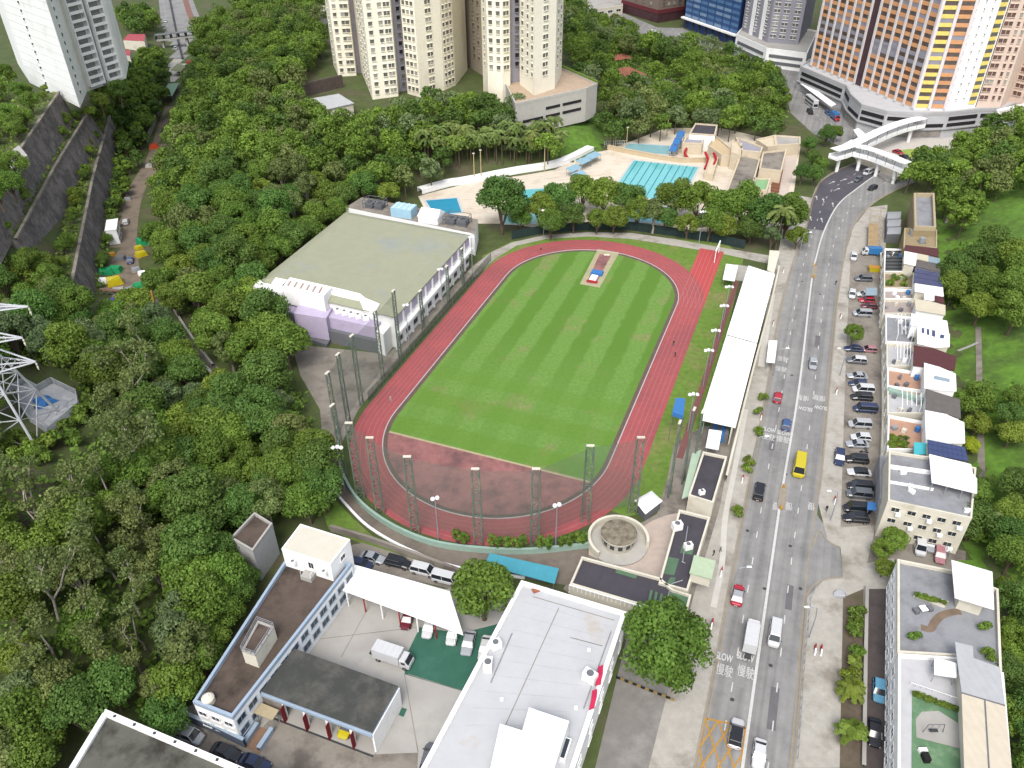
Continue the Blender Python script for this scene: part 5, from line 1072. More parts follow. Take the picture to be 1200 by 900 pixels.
# ================= ROW HOUSES
RF = {'white': M_whtroof, 'cream': mat('cream_sheet', S(240, 230, 204), .7, .05), 'maroon': mat('maroon_sheet', S(104, 60, 62), .8, .08, 1., sheet=(.1, .9)), 'grey': mat('grey_sheet', S(122, 116, 112), .85, .1, .8, sheet=(.1, .9)), 'bluegrey': mat('blue_grey_sheet', S(168, 188, 200), .7, .08), 'solar': mat('solar_glass', S(70, 84, 132), .15, .06, .8, spec=.7), 'pink': mat('terracotta_tile', S(214, 170, 144), .9, .1), 'pinkgrey': mat('pink_grey_floor', S(196, 182, 174), .9, .1), 'deck': mat('deck_grey', S(170, 172, 176), .9, .08, .5, S(146, 146, 148), .2), 'whitedeck': mat('white_deck', S(222, 222, 224), .85, .06), 'darkdeck': mat('dark_deck', S(104, 106, 106), .9, .15), 'greendeck': mat('green_floor', S(116, 156, 116), .9, .1, .6, S(150, 180, 140), .3), 'tan': mat('tan_floor', S(178, 160, 124), .9, .1), 'turq': mat('turquoise_awning', S(92, 214, 226), .6, .05), 'green': M_greenroof, 'mint': M_mint}
def panels(parent, c4, z, nu, nv, th=.08, gap=.06, m=None):
    """solar panels laid out on the quad c4 (world xy: left-top, right-top, right-bottom, left-bottom)"""
    A, B, Cc, D = [np.array(p[:2]) for p in c4]
    for i in range(nu):
        for j in range(nv):
            u0, u1, v0, v1 = (i+gap/2)/nu, (i+1-gap/2)/nu, (j+gap/2)/nv, (j+1-gap/2)/nv; f = lambda u, v: tuple((A*(1-u)+B*u)*(1-v)+(D*(1-u)+Cc*u)*v)
            MB().prism([f(u0, v0), f(u1, v0), f(u1, v1), f(u0, v1)], z, z+th, 0, 0, True).build('solar_panel', m or RF['solar'], parent)
HOUSES = [ # label, terrace outline, terrace floor, roofs [(outline, z, kind)]
 ('row house with striped terrace and maroon roof at the far end of the row', [(1037, 291), (1060, 292), (1060, 318), (1036, 318)], 'darkdeck', [([(1061, 287), (1100, 291), (1100, 301), (1060, 293)], 8.3, 'maroon'), ([(1060, 293.5), (1075, 297), (1073, 311), (1059, 308)], 8, 'white'), ([(1075, 296), (1088, 299), (1088, 306), (1074, 303)], 8.1, 'cream'), ([(1088, 300), (1102, 303), (1101, 309), (1088, 306)], 8.05, 'bluegrey')]),
 ('row house with a leafy roof terrace and a grey sheet roof', [(1036, 318), (1071, 319), (1071, 337), (1036, 337)], 'tan', [([(1074, 303.5), (1102, 309.5), (1102, 319), (1073, 312)], 7.7, 'grey')]),
 ('row house with a field of dark blue solar panels above a white roof strip', [(1036, 338), (1071, 339), (1072, 350), (1036, 350)], 'pinkgrey', [([(1072, 313), (1101, 320), (1105, 336), (1071, 331)], 8.2, 'solargrid'), ([(1072, 331.5), (1105, 336.5), (1106, 347), (1072, 341)], 8, 'white')]),
 ('row house with cream roof sheets and a pinkish grey terrace', [(1036, 350.5), (1073, 351), (1073, 367), (1035, 367)], 'pinkgrey', [([(1083, 343), (1095, 345.5), (1095, 352), (1083, 350)], 8.4, 'white'), ([(1095, 346.5), (1106, 348.5), (1107, 356), (1095, 352)], 8.2, 'maroon'), ([(1072, 350.5), (1085, 352), (1108, 357.5), (1108, 369), (1073, 363)], 8.0, 'cream')]),
 ('row house with two white roof slopes carrying four little solar arrays', [(1038, 368), (1074, 372), (1075, 402), (1038, 400)], 'deck', [([(1068, 367), (1110, 376), (1112, 390), (1067, 380)], 8.6, 'white'), ([(1075, 380), (1113, 391), (1113, 406), (1096, 407), (1075, 402)], 8.2, 'white')]),
 ('row house under a broad dark maroon sheet roof', [(1039, 402), (1071, 405), (1070, 428), (1039, 429)], 'whitedeck', [([(1071, 404.5), (1096, 408.5), (1121, 418), (1119, 434), (1070, 428)], 7.8, 'maroon')]),
 ('row house with a terracotta terrace and a white roof with a pale blue skylight', [(1040, 430), (1083, 437), (1084, 458), (1040, 452)], 'pink', [([(1083, 425), (1101, 430), (1120, 438), (1121, 458), (1103, 457), (1083, 454)], 8.3, 'white')]),
 ('row house with a plain pale terrace and a long dark grey roof', [(1040, 454), (1085, 466), (1085, 484), (1040, 484)], 'whitedeck', [([(1085, 455.5), (1125, 468), (1126, 490), (1085, 480)], 7.8, 'grey')]),
 ('row house with an orange tiled terrace, potted plants and white double roof', [(1041, 486), (1084, 494), (1086, 527), (1040, 526)], 'pink', [([(1084, 480.5), (1110, 485.5), (1112, 519), (1085, 514)], 8.3, 'white'), ([(1110, 486), (1130, 495), (1131, 519), (1112, 519)], 8.0, 'white')]),
]
TZ = 5.0
for i, (lab, ter, fl, roofs) in enumerate(HOUSES):
    tp = ccw([p[:2] for p in gp(ter, TZ)]); xs = [np.array(p[:2]) for r, z, k in roofs for p in gp(r, z)]
    t = thing('row_house', lab, 'house', (*np.mean(xs+[np.array(p) for p in tp], 0), 0), group='terraced houses of the row')
    MB().prism(tp, 0, TZ-.8).build('wall', M_cream, t); MB().poly([(p[0], p[1], TZ-.78) for p in inset(tp, .02)]).build('terrace_floor', RF[fl], t); MB().ring(inset(tp, -.03), inset(tp, .28), TZ-.8, TZ).build('parapet', M_cream if i % 2 else M_wht, t)
    fw = [np.array(p[:2]) for p in gp([ter[0], ter[3]], TZ)]; wins(t, fw[0], fw[1], [1.5, 3.2], 2, 1.3, 1.1)
    for j, (r, z, k) in enumerate(roofs):
        pts = ccw([p[:2] for p in gp(r, z)]); MB().prism(inset(pts, .3), 0, z-.25-.01*j).build('upper_wall', M_cream if j % 2 else M_wht, t)
        if k == 'solargrid':
            MB().prism(pts, z-.3, z-.1, 0, 0, True).build('roof', M_dgrey, t); panels(t, gp(r, z), z-.08, 8, 3)
        else: MB().prism(pts, z-.25-.01*j, z, 0, 0, True).build('roof', RF[k], t)
    tl = [np.array(p[:2]) for p in gp(ter, TZ)]; fq = lambda u, v: (tl[0]*(1-u)+tl[1]*u)*(1-v)+(tl[3]*(1-u)+tl[2]*u)*v
    if i in (4, 5, 7):
        for k in range(5): a, c = fq(.35+.12*k, .12), fq(.35+.12*k, .88); MB().wall(a, c, .12, TZ+1.4, TZ+1.52).build('pergola_beam', M_wht, t)
        for u, v in ((.35, .12), (.83, .12), (.35, .88), (.83, .88)): q = fq(u, v); MB().box((q[0], q[1], TZ+.3), (.12, .12, 2.2)).build('pergola_post', M_wht, t)
    for k in range(3): q = fq(random.uniform(.1, .9), random.uniform(.15, .85)); MB().box((q[0], q[1], TZ-.35), (random.uniform(.6, 1.4), random.uniform(.5, 1.), .85), random.random()).build('roof_box', random.choice((M_grey, M_wht, M_steel, M_cream)), t)
    q = fq(.8, .3); MB().lathe([(.55, TZ-.78), (.55, TZ+.5), (0, TZ+.65)], (q[0], q[1], 0), 10).build('water_tank', M_steel if i % 2 else M_blue, t)
    if i == 4:
        for px in ([(1080, 383), (1083, 384), (1083, 391), (1080, 390)], [(1086, 385), (1089, 386), (1089, 393), (1086, 392)], [(1092, 386), (1096, 387), (1096, 395), (1092, 394)], [(1102, 392), (1107, 393), (1106, 397), (1101, 396)]): panels(t, gp(px, 8.25), 8.26, 1, 3)
    if i == 6: MB().prism([p[:2] for p in gp([(1095, 440), (1113, 444), (1113, 448), (1094, 444)], 8.35)], 8.3, 8.38).build('skylight', RF['bluegrey'], t)
    if i == 0:
        for k in range(6): MB().wall(G(1038, 294+k*4, 4.6), G(1059, 294+k*4, 4.6), .2, 4.4, 4.6).build('planter_bar', M_dgrey, t)
    if i in (1, 8):
        for k in range(16): plant_px('bush', (random.uniform(1040, 1062) if i == 1 else random.uniform(1042, 1066)), (random.uniform(321, 334) if i == 1 else random.uniform(511, 524)), 5, 'leafy potted plant on the roof terrace of the %s' % ('leafy row house' if i == 1 else 'orange tiled row house'), 'terrace plants on row house %s' % ('with the tan floor' if i == 1 else 'with the orange tiles'), z=TZ-.78, scale=.6, name='potted_plant', cat='potted plant')
t = at_top('awning', 'small turquoise awning beside the solar panels on the row', 'awning', [(1071, 518), (1086, 519), (1087, 532), (1071, 533)], 7.0, .1, RF['turq'], zb=TZ, post=.05)
for i, (c4, lab) in enumerate((([(1041, 453), (1085, 467), (1085, 470), (1041, 457)], 'green'),)): MB().prism([p[:2] for p in gp(c4, 5.3)], 4.3, 5.3).build('green_planter', M_mint, None, label='long mint green planter wall between two row house terraces', cat='planter')
# tenth roof: large solar field next to the block
so_ = [p[:2] for p in gp([(1087, 515), (1131, 524), (1135, 541), (1088, 532)], 9)]; t = thing('row_house', 'narrow row house fully roofed with large blue solar panels next to the grey block', 'house', (*np.mean(so_, 0), 0), group='terraced houses of the row')
MB().prism(inset(ccw(so_), .2), 0, 8.8).build('wall', M_cream, t); MB().prism(ccw(so_), 8.8, 8.95, 0, 0, True).build('roof', M_dgrey, t); panels(t, gp([(1087, 515), (1131, 524), (1135, 541), (1088, 532)], 9), 8.97, 8, 3)
# three-storey block at the end of the row
BK = [(1042, 528), (1088, 535), (1144, 548), (1139, 607), (1041, 586)]; BZ = 10.
b = bldg('apartment_block', 'cream apartment block with grey roof terraces at the near end of the row', BK, BZ, wall=M_cream, roof=RF['deck'], ph=.7, pt=.3, pmat=M_cream); bk = [np.array(p[:2]) for p in gp(BK, BZ)]
wins(b, bk[4], bk[3], [8., 5.1, 2.2], 5, 1.5, 1.1, us=[.12, .32, .5, .68, .86], fm=M_cream)
for k in range(15):
    u = (.12, .32, .5, .68, .86)[k % 5]; z = (7.2, 4.3, 1.4)[k//5]; p = bk[4]+(bk[3]-bk[4])*(u+.045); d = (bk[3]-bk[4])/np.hypot(*(bk[3]-bk[4])); p = p+np.array([d[1], -d[0]])*.4
    if k % 2 == 0: MB().box((0, 0, 0), (.9, .6, .6), math.atan2(d[1], d[0])).build('wall_cooler', M_wht, b, False, loc=(p[0]-b.location[0], p[1]-b.location[1], z))
MB().wall(G(1042, 549, 9.3), G(1089, 556, 9.3), .25, 9.3, 10.3).build('dividing_wall', M_wht, b); MB().wall(G(1042, 566, 9.3), G(1093, 575, 9.3), .25, 9.3, 9.9).build('dividing_wall', M_wht, b)
MB().prism([p[:2] for p in gp([(1089, 532), (1138, 544), (1140, 555), (1145, 561), (1145, 578), (1092, 565)], 11.6)], 11.4, 11.6, 0, 0, True).build('roof_canopy', M_whtroof, b)
for (x, y) in ((1093, 566), (1110, 570), (1128, 575), (1143, 578), (1090, 534), (1136, 545)): q = G(x, y, 11.4); MB().tube((q[0], q[1], 9.3), (q[0], q[1], 11.4), .1, 6).build('canopy_post', M_steel, b)
MB().prism([p[:2] for p in gp([(1031, 533), (1041, 535), (1039, 586), (1031, 585)], 5)], 0, 5).build('porch', RF['deck'], b)
for i, (x, y) in enumerate(((1058, 555), (1066, 572), (1068, 577), (1133, 600))): q = G(x, y, 9.32); t = thing('roof_box', 'small white roof box on the grey apartment block, %s' % ('by the dividing wall', 'middle of the terrace', 'nearer the facade', 'right corner')[i], 'roof box', q, i); MB().box((0, 0, .4), (1.2, .6, .8)).build('casing', M_wht, t, False); MB().tube((.3, 0, .8), (.3, 0, 1.4), .06, 5).build('vent', M_steel, t, False)
at_top('blue_canopy', 'small sky blue canopy by the entrance of the apartment block', 'canopy', [(1017, 588), (1027, 589), (1027, 598), (1016, 597)], 3, .1, M_blue, post=.05)
# top of the row: tan building with sunken roof, sheds
b = bldg('tan_building', 'tan building with a sunken grey roof behind high parapets at the top of the row', [(1071, 226), (1095, 226), (1097, 266), (1072, 265)], 11, wall=RF['tan'], roof=RF['deck'], ph=1.4, pt=.6, pmat=mat('tan_wall', S(206, 190, 156), .9, .06))
b = bldg('tan_building', 'lower tan building with two grey roof tanks and stained floor', [(1060, 267), (1098, 269), (1098, 290), (1059, 290)], 8, wall=RF['tan'], roof=RF['tan'], ph=.4, pmat=MATS['tan_wall'])
for i, (x, y) in enumerate(((1069, 275), (1080, 284))): q = G(x, y, 7.6); t = thing('roof_tank', 'grey roof tank on the lower tan building, %s one' % ('left', 'right')[i], 'tank', q); MB().lathe([(.9, 0), (.9, 1.6), (0, 1.8)], n=10).build('tank_body', M_steel, t, False); MB().box((0, 0, .05), (2.2, 2.2, .1)).build('stand', M_grey, t, False)
for i in range(3):
    y = 246+i*9; sp = [p[:2] for p in gp([(1040, y), (1056, y-.5), (1056, y+7.5), (1040, y+8)], 4)]; A, B, Cc, D = [np.array(p) for p in sp]; t = thing('shed', 'grey barrel roofed shed left of the tan building, %s from the far end' % names[i], 'shed', (*np.mean(sp, 0), 0), group='barrel roofed sheds'); MB().prism(sp, 0, 3.2).build('wall', M_grey, t); MB().loft([[(*(A*(1-u)+D*u), 3.2+1.0*math.sin(PI*u)) for u in np.linspace(0, 1, 7)], [(*(B*(1-u)+Cc*u), 3.2+1.0*math.sin(PI*u)) for u in np.linspace(0, 1, 7)]]).build('roof', M_steel, t)
# scaffold timber by the bend
t = thing('timber_scaffold', 'bamboo and timber scaffold beside the pavement at the top of the row', 'scaffold', G(1024, 275)); M_bam = mat('bamboo', S(206, 176, 120), .8, .1)
for k in range(6):
    a, c = G(1018, 258+k*7), G(1030, 257+k*7)
    for q in (a, c): MB().tube(q, q+np.array([0, 0, 3.5]), .07, 4).build('pole', M_bam, t)
    for zz in (3.4, 1.7): MB().tube(a+np.array([0, 0, zz]), c+np.array([0, 0, zz]), .07, 4).build('ledger', M_bam, t)
MB().prism([p[:2] for p in gp([(1018, 262), (1029, 262), (1029, 292), (1017, 292)], 2)], 1.9, 2., 0, 0, True).build('planks', mat('plank', S(196, 170, 130), .9, .15), t)
# retaining strip and cream frontage along the row
lowwall('frontage_wall', 'narrow cream frontage wall between parked cars and the row houses', gp([(1031, 300), (1033, 400), (1033, 500), (1030, 590)]), .3, 1.6, M_cream)
# ================= LOWER RIGHT HOUSES
HZ = 8.0
b = bldg('terrace_house', 'terrace house with a grey paved roof garden and winding path at the lower right', [(1052, 655), (1116, 668), (1170, 690), (1174, 786), (1120, 768), (1052, 764)], HZ, wall=M_wht, roof=RF['deck'], ph=.7, pmat=M_cream)
p0, p1 = [np.array(p[:2]) for p in gp([(1052, 655), (1052, 764)], HZ)]; wins(b, p0, p1, [1.8, 5.], 7, 1.5, 1.4)
MB().prism([p[:2] for p in gp([(1115, 656), (1163, 670), (1165, 714), (1119, 700)], 11)], 10.8, 11, 0, 0, True).build('roof_canopy', M_whtroof, b); MB().prism(inset(ccw([p[:2] for p in gp([(1115, 656), (1163, 670), (1165, 714), (1119, 700)], 11)]), 1.2), 7.3, 10.8).build('canopy_room', M_cream, b)
l1, r1 = band(smooth(gp([(1079, 735), (1090, 737), (1096, 728), (1104, 721), (1118, 717), (1126, 717)], 7.32)), 1.3); strip('garden_path', l1, r1, mat('path_brown', S(146, 126, 106), .9, .15), 7.34, b)
MB().prism([p[:2] for p in gp([(1071, 697), (1077, 694), (1112, 704), (1108, 710)], 7.9)], 7.3, 7.8).build('planter', M_cream, b)
for k in range(9): plant_px('bush', 1074+k*4, 697+k*1.2, 8.1, 'small green shrub in the planter of the roof garden', 'planter shrubs in the roof garden', z=7.7, scale=.5, name='shrub', cat='shrub')
for i, (x, y) in enumerate(((1073, 747), (1155, 735), (1157, 768))): plant_px('bush', x, y, 8, 'round green bush on the roof garden, %s' % ('left side', 'right parapet, upper', 'right parapet, lower')[i], None, z=7.3, scale=.9)
q = G(1081, 716, 7.3); t = thing('garden_table', 'small white garden table with two grey seats on the roof garden', 'garden table', q, .2); MB().box((0, 0, .75), (1.2, 1.2, .08)).build('table_top', M_wht, t, False); MB().tube((0, 0, 0), (0, 0, .72), .1, 6).build('pedestal', M_wht, t, False)
for s in (-1, 1): MB().box((s*1.3, 0, .35), (.8, 1., .7)).build('seat', M_grey, t, False)
b = bldg('terrace_house', 'terrace house with green terrace and pale sheet roof at the bottom right corner', [(1053, 766), (1120, 770), (1176, 788), (1192, 980), (1052, 980)], HZ-.1, wall=M_wht, roof=RF['whitedeck'], ph=.7, pmat=M_wht)
p0, p1 = [np.array(p[:2]) for p in gp([(1053, 766), (1052, 940)], HZ)]; wins(b, p0, p1, [1.8, 5.], 9, 1.6, 1.5)
MB().prism([p[:2] for p in gp([(1119, 752), (1140, 757), (1141, 771), (1172, 782), (1178, 827), (1127, 812)], 10.5)], 10.3, 10.5, 0, 0, True).build('grey_roof', mat('pale_grey_sheet', S(206, 208, 210), .7, .05, .6, sheet=(.1, 1.2)), b); MB().prism([p[:2] for p in gp([(1127, 812.5), (1178, 827.5), (1192, 960), (1132, 960)], 10.5)], 10.3, 10.5, 0, 0, True).build('cream_roof', mat('cream_ribbed_sheet', S(240, 228, 204), .7, .05, .6, sheet=(.1, 1.2)), b)
for kx, (x0, y0, x1, y1, m_) in enumerate(((1154, 820, 1162, 950, 0), (1127, 812, 1178, 827, 0))): MB().wall(G(x0, y0, 10.5), G(x1, y1, 10.5), .2, 10.5, 10.56+.01*kx).build('roof_seam', M_grey, b)
MB().prism(inset(ccw([p[:2] for p in gp([(1123, 775), (1170, 785), (1188, 960), (1134, 960)], 10.3)]), .5), 7, 10.3).build('upper_wall', M_cream, b)
MB().prism([p[:2] for p in gp([(1069, 812), (1126, 832), (1130, 950), (1068, 950)], 7.3)], 7.15, 7.3).build('green_terrace', RF['greendeck'], b); MB().prism([p[:2] for p in gp([(1073, 843), (1080, 834), (1100, 833), (1127, 850), (1129, 878), (1074, 864)], 7.35)], 7.2, 7.35).build('pale_patch', M_conc, b)
MB().prism([p[:2] for p in gp([(1095, 770), (1121, 777), (1121, 794), (1095, 790)], 9.6)], 9.4, 9.6, 0, 0, True).build('small_canopy', M_whtroof, b)
for x, y in ((1096, 789), (1120, 793), (1096, 771), (1120, 777)): q = G(x, y, 9.4); MB().tube((q[0], q[1], 7.2), (q[0], q[1], 9.4), .06, 5).build('canopy_post', M_steel, b)
for k in range(14): plant_px('bush', 1072+k*3.8, 812+k*1.35, 7.9, 'green hedge plant in the planter row along the green terrace', 'hedge plants on the green terrace', z=7.3, scale=.42, name='hedge_plant', cat='shrub')
for k in range(9): MB().tube(lerp(G(1068, 800, 7.9), G(1122, 818, 7.9), k/8), tuple(np.array(lerp(G(1068, 800, 7.9), G(1122, 818, 7.9), k/8))+np.array([0, 0, -.8])), .04, 4).build('rail_post', M_wht, b)
MB().tube(G(1068, 800, 8), G(1122, 818, 8), .05, 4).build('rail', M_wht, b)
q = G(1084, 890, 7.3); t = thing('play_set', 'little slide and black chair on the green terrace', 'play set', q); MB().box((0, 0, .5), (.9, 1.2, 1.)).build('chair', M_black, t, False); MB().box((.1, 1.2, .3), (1.2, .6, .6)).build('slide', M_wht, t, False)
q = G(1093, 858, 7.35); t = thing('swing_frame', 'grey metal swing frame on the pale patch of the terrace', 'swing', q); MB().tube((-1.5, 0, 0), (-1.2, 0, 2), .06, 5).tube((1.5, 0, 0), (1.2, 0, 2), .06, 5).tube((-1.2, 0, 2), (1.2, 0, 2), .06, 5).build('frame', M_grey, t, False); MB().box((0, 0, .5), (1.2, .5, .1)).tube((-.5, 0, .5), (-.5, 0, 2), .02, 4).tube((.5, 0, .5), (.5, 0, 2), .02, 4).build('seat', M_dgrey, t, False)
lowwall('lane_wall', 'long low wall with lamp posts between planting strip and the service lane', gp([(1015, 690), (1013, 780), (1011, 900)]), .4, .9, M_conc)
# trees and shrubs of the strip, and beside the block
for i, (x, y, k) in enumerate(((1003, 728, 'bush'), (1006, 718, 'bush'), (1000, 742, 'bush'), (1002, 765, 'bush'), (998, 795, 'bush'))): plant_px(k, x, y, 1., 'green shrub in the planting strip beside the service lane, %s from the far end' % names[i], 'shrubs of the planting strip', scale=1.35, z=0.)
for i, (x, y) in enumerate(((1001, 806), (1000, 858), (1002, 770))): plant_px('fan', x, y, 2.6, 'spiky yellow green fan palm in the planting strip, %s' % ('middle one', 'nearest one', 'farthest and smallest')[i], 'fan palms of the planting strip', z=0., scale=(1.15, 1.25, .7)[i])
for i, (x, y, r) in enumerate(((1036, 640, .55), (1048, 632, .6), (1038, 662, .5))): plant_px('light', x, y, 3.5, 'yellow green leafy tree at the foot of the apartment block, %s' % ('left', 'right', 'lower')[i], None, z=0., scale=r)
plant_px('light', 1190, 742, 4, 'bright yellow green tree at the right edge beside the roof garden', None, scale=.7); plant_px('mid', 1001, 392, 3.3, 'round green tree among the parked cars', None, z=0., v=1, scale=.62)
plant_px('lime', 1136, 318, 5, 'lime green tree on the slope behind the row houses, upper one', None, scale=.95); plant_px('lime', 1152, 338, 5, 'lime green tree on the slope behind the row houses, lower one', None, scale=.8); plant_px('lime', 1140, 516, 4, 'small lime green tree beside the solar roof', None, scale=.55); plant_px('palm', 1164, 602, 7, 'palm with drooping fronds behind the apartment block', None, v=2, scale=.9)
# steps channel on the slope
def drape(name, pts, wd, m, dz=.25, kind='structure'):
    mb = MB(); l, r = band(pts, wd)
    for i in range(len(pts)-1):
        f = lambda p: (p[0], p[1], terr(p[0], p[1])+dz); mb.poly([f(l[i]), f(r[i]), f(r[i+1]), f(l[i+1])])
    return mb.build(name, m, kind=kind)
def hit_line(px, n=14): return smooth([terr_hit(*p) for p in px], n)
drape('slope_channel', hit_line([(1146, 384), (1147, 430), (1148, 470), (1149, 520), (1150, 560)]), 1.3, M_conc_d); drape('slope_path', hit_line([(1146, 402), (1135, 407), (1122, 412)]), .9, M_conc); drape('slope_path', hit_line([(1150, 222), (1135, 236), (1118, 240), (1108, 262)]), .8, M_conc)
M_slope = mat('slope_grass', S(108, 150, 52), .95, .24, .5, S(92, 118, 52), .1, .42, .62, .5, 2)
mb = MB(); gx = np.arange(80, 190, 3.); gy = np.arange(60, 330, 3.)
for x in gx:
    for y in gy:
        if -sdist(x+1.5, y+1.5, RTOE) > -5 and -sdist(x+1.5, y+1.5, RTOE) < 75: mb.poly([(x, y, terr(x, y)+.12), (x+3, y, terr(x+3, y)+.12), (x+3, y+3, terr(x+3, y+3)+.12), (x, y+3, terr(x, y+3)+.12)])
o = mb.build('grass_slope', M_slope, kind='structure')
# ================= VEHICLES
ph = heading(1010, 450, -20, -1.5)
PARK = [(1000, 411, 'saloon', 'navy', 'navy saloon just below the round tree in the parking strip'), (1017, 412, 'hatch', 'pink', 'dusty pink car beside the navy saloon'), (1003, 425, 'suv', 'grey', 'dark grey car with a white cover on its roof'), (1004, 443, 'saloon', 'silver', 'silver saloon parked above the dark blue one'), (1005, 452, 'hatch', 'navy', 'dark blue car squeezed between silver saloon and white people carrier'), (1011, 459, 'mpv', 'white', 'white people carrier parked facing the road'), (1009, 468, 'suv', 'black', 'black four-wheel drive below the white people carrier'), (1013, 482, 'van', 'navy', 'navy van in the middle of the parking strip'), (1007, 500, 'mpv', 'cover', 'car under a silver dust cover'), (1008, 515, 'hatch', 'white', 'white hatchback below the covered car'), (1004, 523, 'saloon', 'silver', 'silver saloon next to the parked motorcycle'), (1003, 541, 'suv', 'black', 'black car beside the white electric saloon'), (1006, 556, 'saloon', 'white', 'white saloon with dark glass roof in the near parking strip'), (1007, 573, 'mpv', 'black', 'black people carrier, upper of the near pair'), (1006, 582, 'mpv', 'grey', 'charcoal people carrier, lower of the near pair'), (1003, 599, 'van', 'black', 'black van beside the sky blue canopy'), (1002, 610, 'suv', 'black', 'black four-wheel drive nearest the side street'), (1010, 370, 'mpv', 'silver', 'silver people carrier above the round tree'), (1011, 329, 'suv', 'grey', 'charcoal estate car near the yellow skip'), (1012, 347, 'hatch', 'white', 'white car under the pale blue canopy in the far strip'), (1015, 354, 'hatch', 'red', 'red and white car in the far parking strip'), (1018, 361, 'hatch', 'maroon', 'maroon car next to the red one')]
for x, y, k, c, lab in PARK: car(k, c, G(x, y), ph+random.uniform(-.04, .04), lab, 'cars parked before the row houses', roofcol='black' if (x, y) == (1006, 556) else 'white' if (x, y) == (1003, 425) else None)
pv = heading(1000, 450, -1, 20)
for x, y, k, c, lab in ((1000, 303, 'hatch', 'white', 'white car standing lengthways at the far end of the parking strip'), (998, 347, 'hatch', 'white', 'white car parked lengthways beside the pale blue canopy'), (983, 539, 'suv', 'navy', 'navy four-wheel drive parked lengthways by the kerb'), (1029, 812, 'hatch', 'sky', 'sky blue hatchback in the service lane'), (1024, 861, 'saloon', 'black', 'black saloon in the service lane'), (1077, 642, 'van', 'white', 'white van at the foot of the apartment block'), (1089, 640, 'hatch', 'silver', 'silver car at the foot of the apartment block'), (1103, 645, 'hatch', 'grey', 'grey car at the foot of the apartment block'), (1100, 653, 'hatch', 'pink', 'pinkish car at the foot of the apartment block')):
    car(k, c, G(x, y), pv if x != 1029 else pv, lab, 'cars standing lengthways')
truck(G(1021, 299), ph, 'small truck with a bright blue box at the far end of the parking strip', 'white', 'cyanblue', 3.6, 1.9, 1.9)
at_top('car_awning', 'pale blue awning over parked cars in the far strip', 'awning', [(1015, 337), (1028, 337), (1028, 346), (1014, 346)], 2.6, .1, RF['bluegrey'], post=.05)
c = G(1024, 318); t = thing('skip', 'yellow metal skip among the far parked cars', 'skip', c, ph); MB().loft([[(-1.4, -.8, 0), (1.4, -.8, 0), (1.4, .8, 0), (-1.4, .8, 0)], [(-1.8, -1, 1.5), (1.8, -1, 1.5), (1.8, 1, 1.5), (-1.8, 1, 1.5)]]).build('bin', PAINT['yellow'], t, False); MB().box((0, 0, 1.55), (3.7, 2.1, .1)).build('lid', M_yell, t, False)
t = thing('motorcycle', 'grey motorcycle beside the silver saloon', 'motorcycle', G(1012, 531), ph); 
for s in (-.65, .65): wv = link('wheel', car_parts('saloon')['wheel'], t, False, loc=(s, 0, .3)); wv.scale = (.9, .5, .9)
MB().loft([rect_ring(-.6, .12, .45, .8, .05), rect_ring(0, .18, .35, .95, .05), rect_ring(.6, .1, .5, .9, .05)]).build('body', PAINT['grey'], t, False); MB().tube((.55, -.35, 1.05), (.55, .35, 1.05), .03, 4).build('handlebar', M_dgrey, t, False); MB().box((-.25, 0, .92), (.7, .26, .1)).build('saddle', M_black, t, False)
def on_road(px, py, up=True, d=20):
    a, b2 = G(np.interp(py+d, [450, 598, 675, 900], [937, 913, 902, 870]), py+d), G(np.interp(py-d, [450, 598, 675, 900], [937, 913, 902, 870]), py-d); r = math.atan2(b2[1]-a[1], b2[0]-a[0]); return r if up else r+PI
car('saloon', 'red', G(864, 700), on_road(864, 700), 'red taxi with a silver roof in the near carriageway', roofcol='silver', cat='taxi', name='taxi')
truck(G(879, 752), on_road(879, 752), 'white box truck in the near carriageway beside the white line', L_=4.4, W=2.0, H=2.1)
car('van', 'white', G(907, 746), on_road(907, 746, False), 'white van driving down the far carriageway beside the white truck'); car('suv', 'white', G(862, 862), on_road(862, 862), 'white car with a dark roof glass entering the box junction', roofcol='black'); car('saloon', 'white', G(889, 886), on_road(889, 886, False), 'white saloon at the bottom of the far carriageway')
car('minibus', 'yellow', G(936, 550), on_road(936, 550, False), 'bright yellow minibus coming down the road', cat='minibus'); car('hatch', 'blue', G(921, 500), on_road(921, 500), 'blue hatchback ahead of the red car on the near carriageway'); car('hatch', 'red', G(911, 468), on_road(911, 468), 'red hatchback in the near carriageway by the pavement'); car('hatch', 'silver', G(952, 429), on_road(952, 429, False), 'silver blue hatchback coming down beyond the road lettering'); car('van', 'black', G(889, 579), on_road(889, 579), 'black people van alone in the near carriageway')
for x, y, c, k, lab in ((1017, 204, 'white', 'van', 'white van on the resurfaced bend'), (1005, 212, 'grey', 'hatch', 'grey car on the resurfaced bend'), (1022, 222, 'black', 'hatch', 'black car on the outer side of the bend')): car(k, c, G(x, y), heading(x, y, -20, 9), lab, 'cars on the bend')
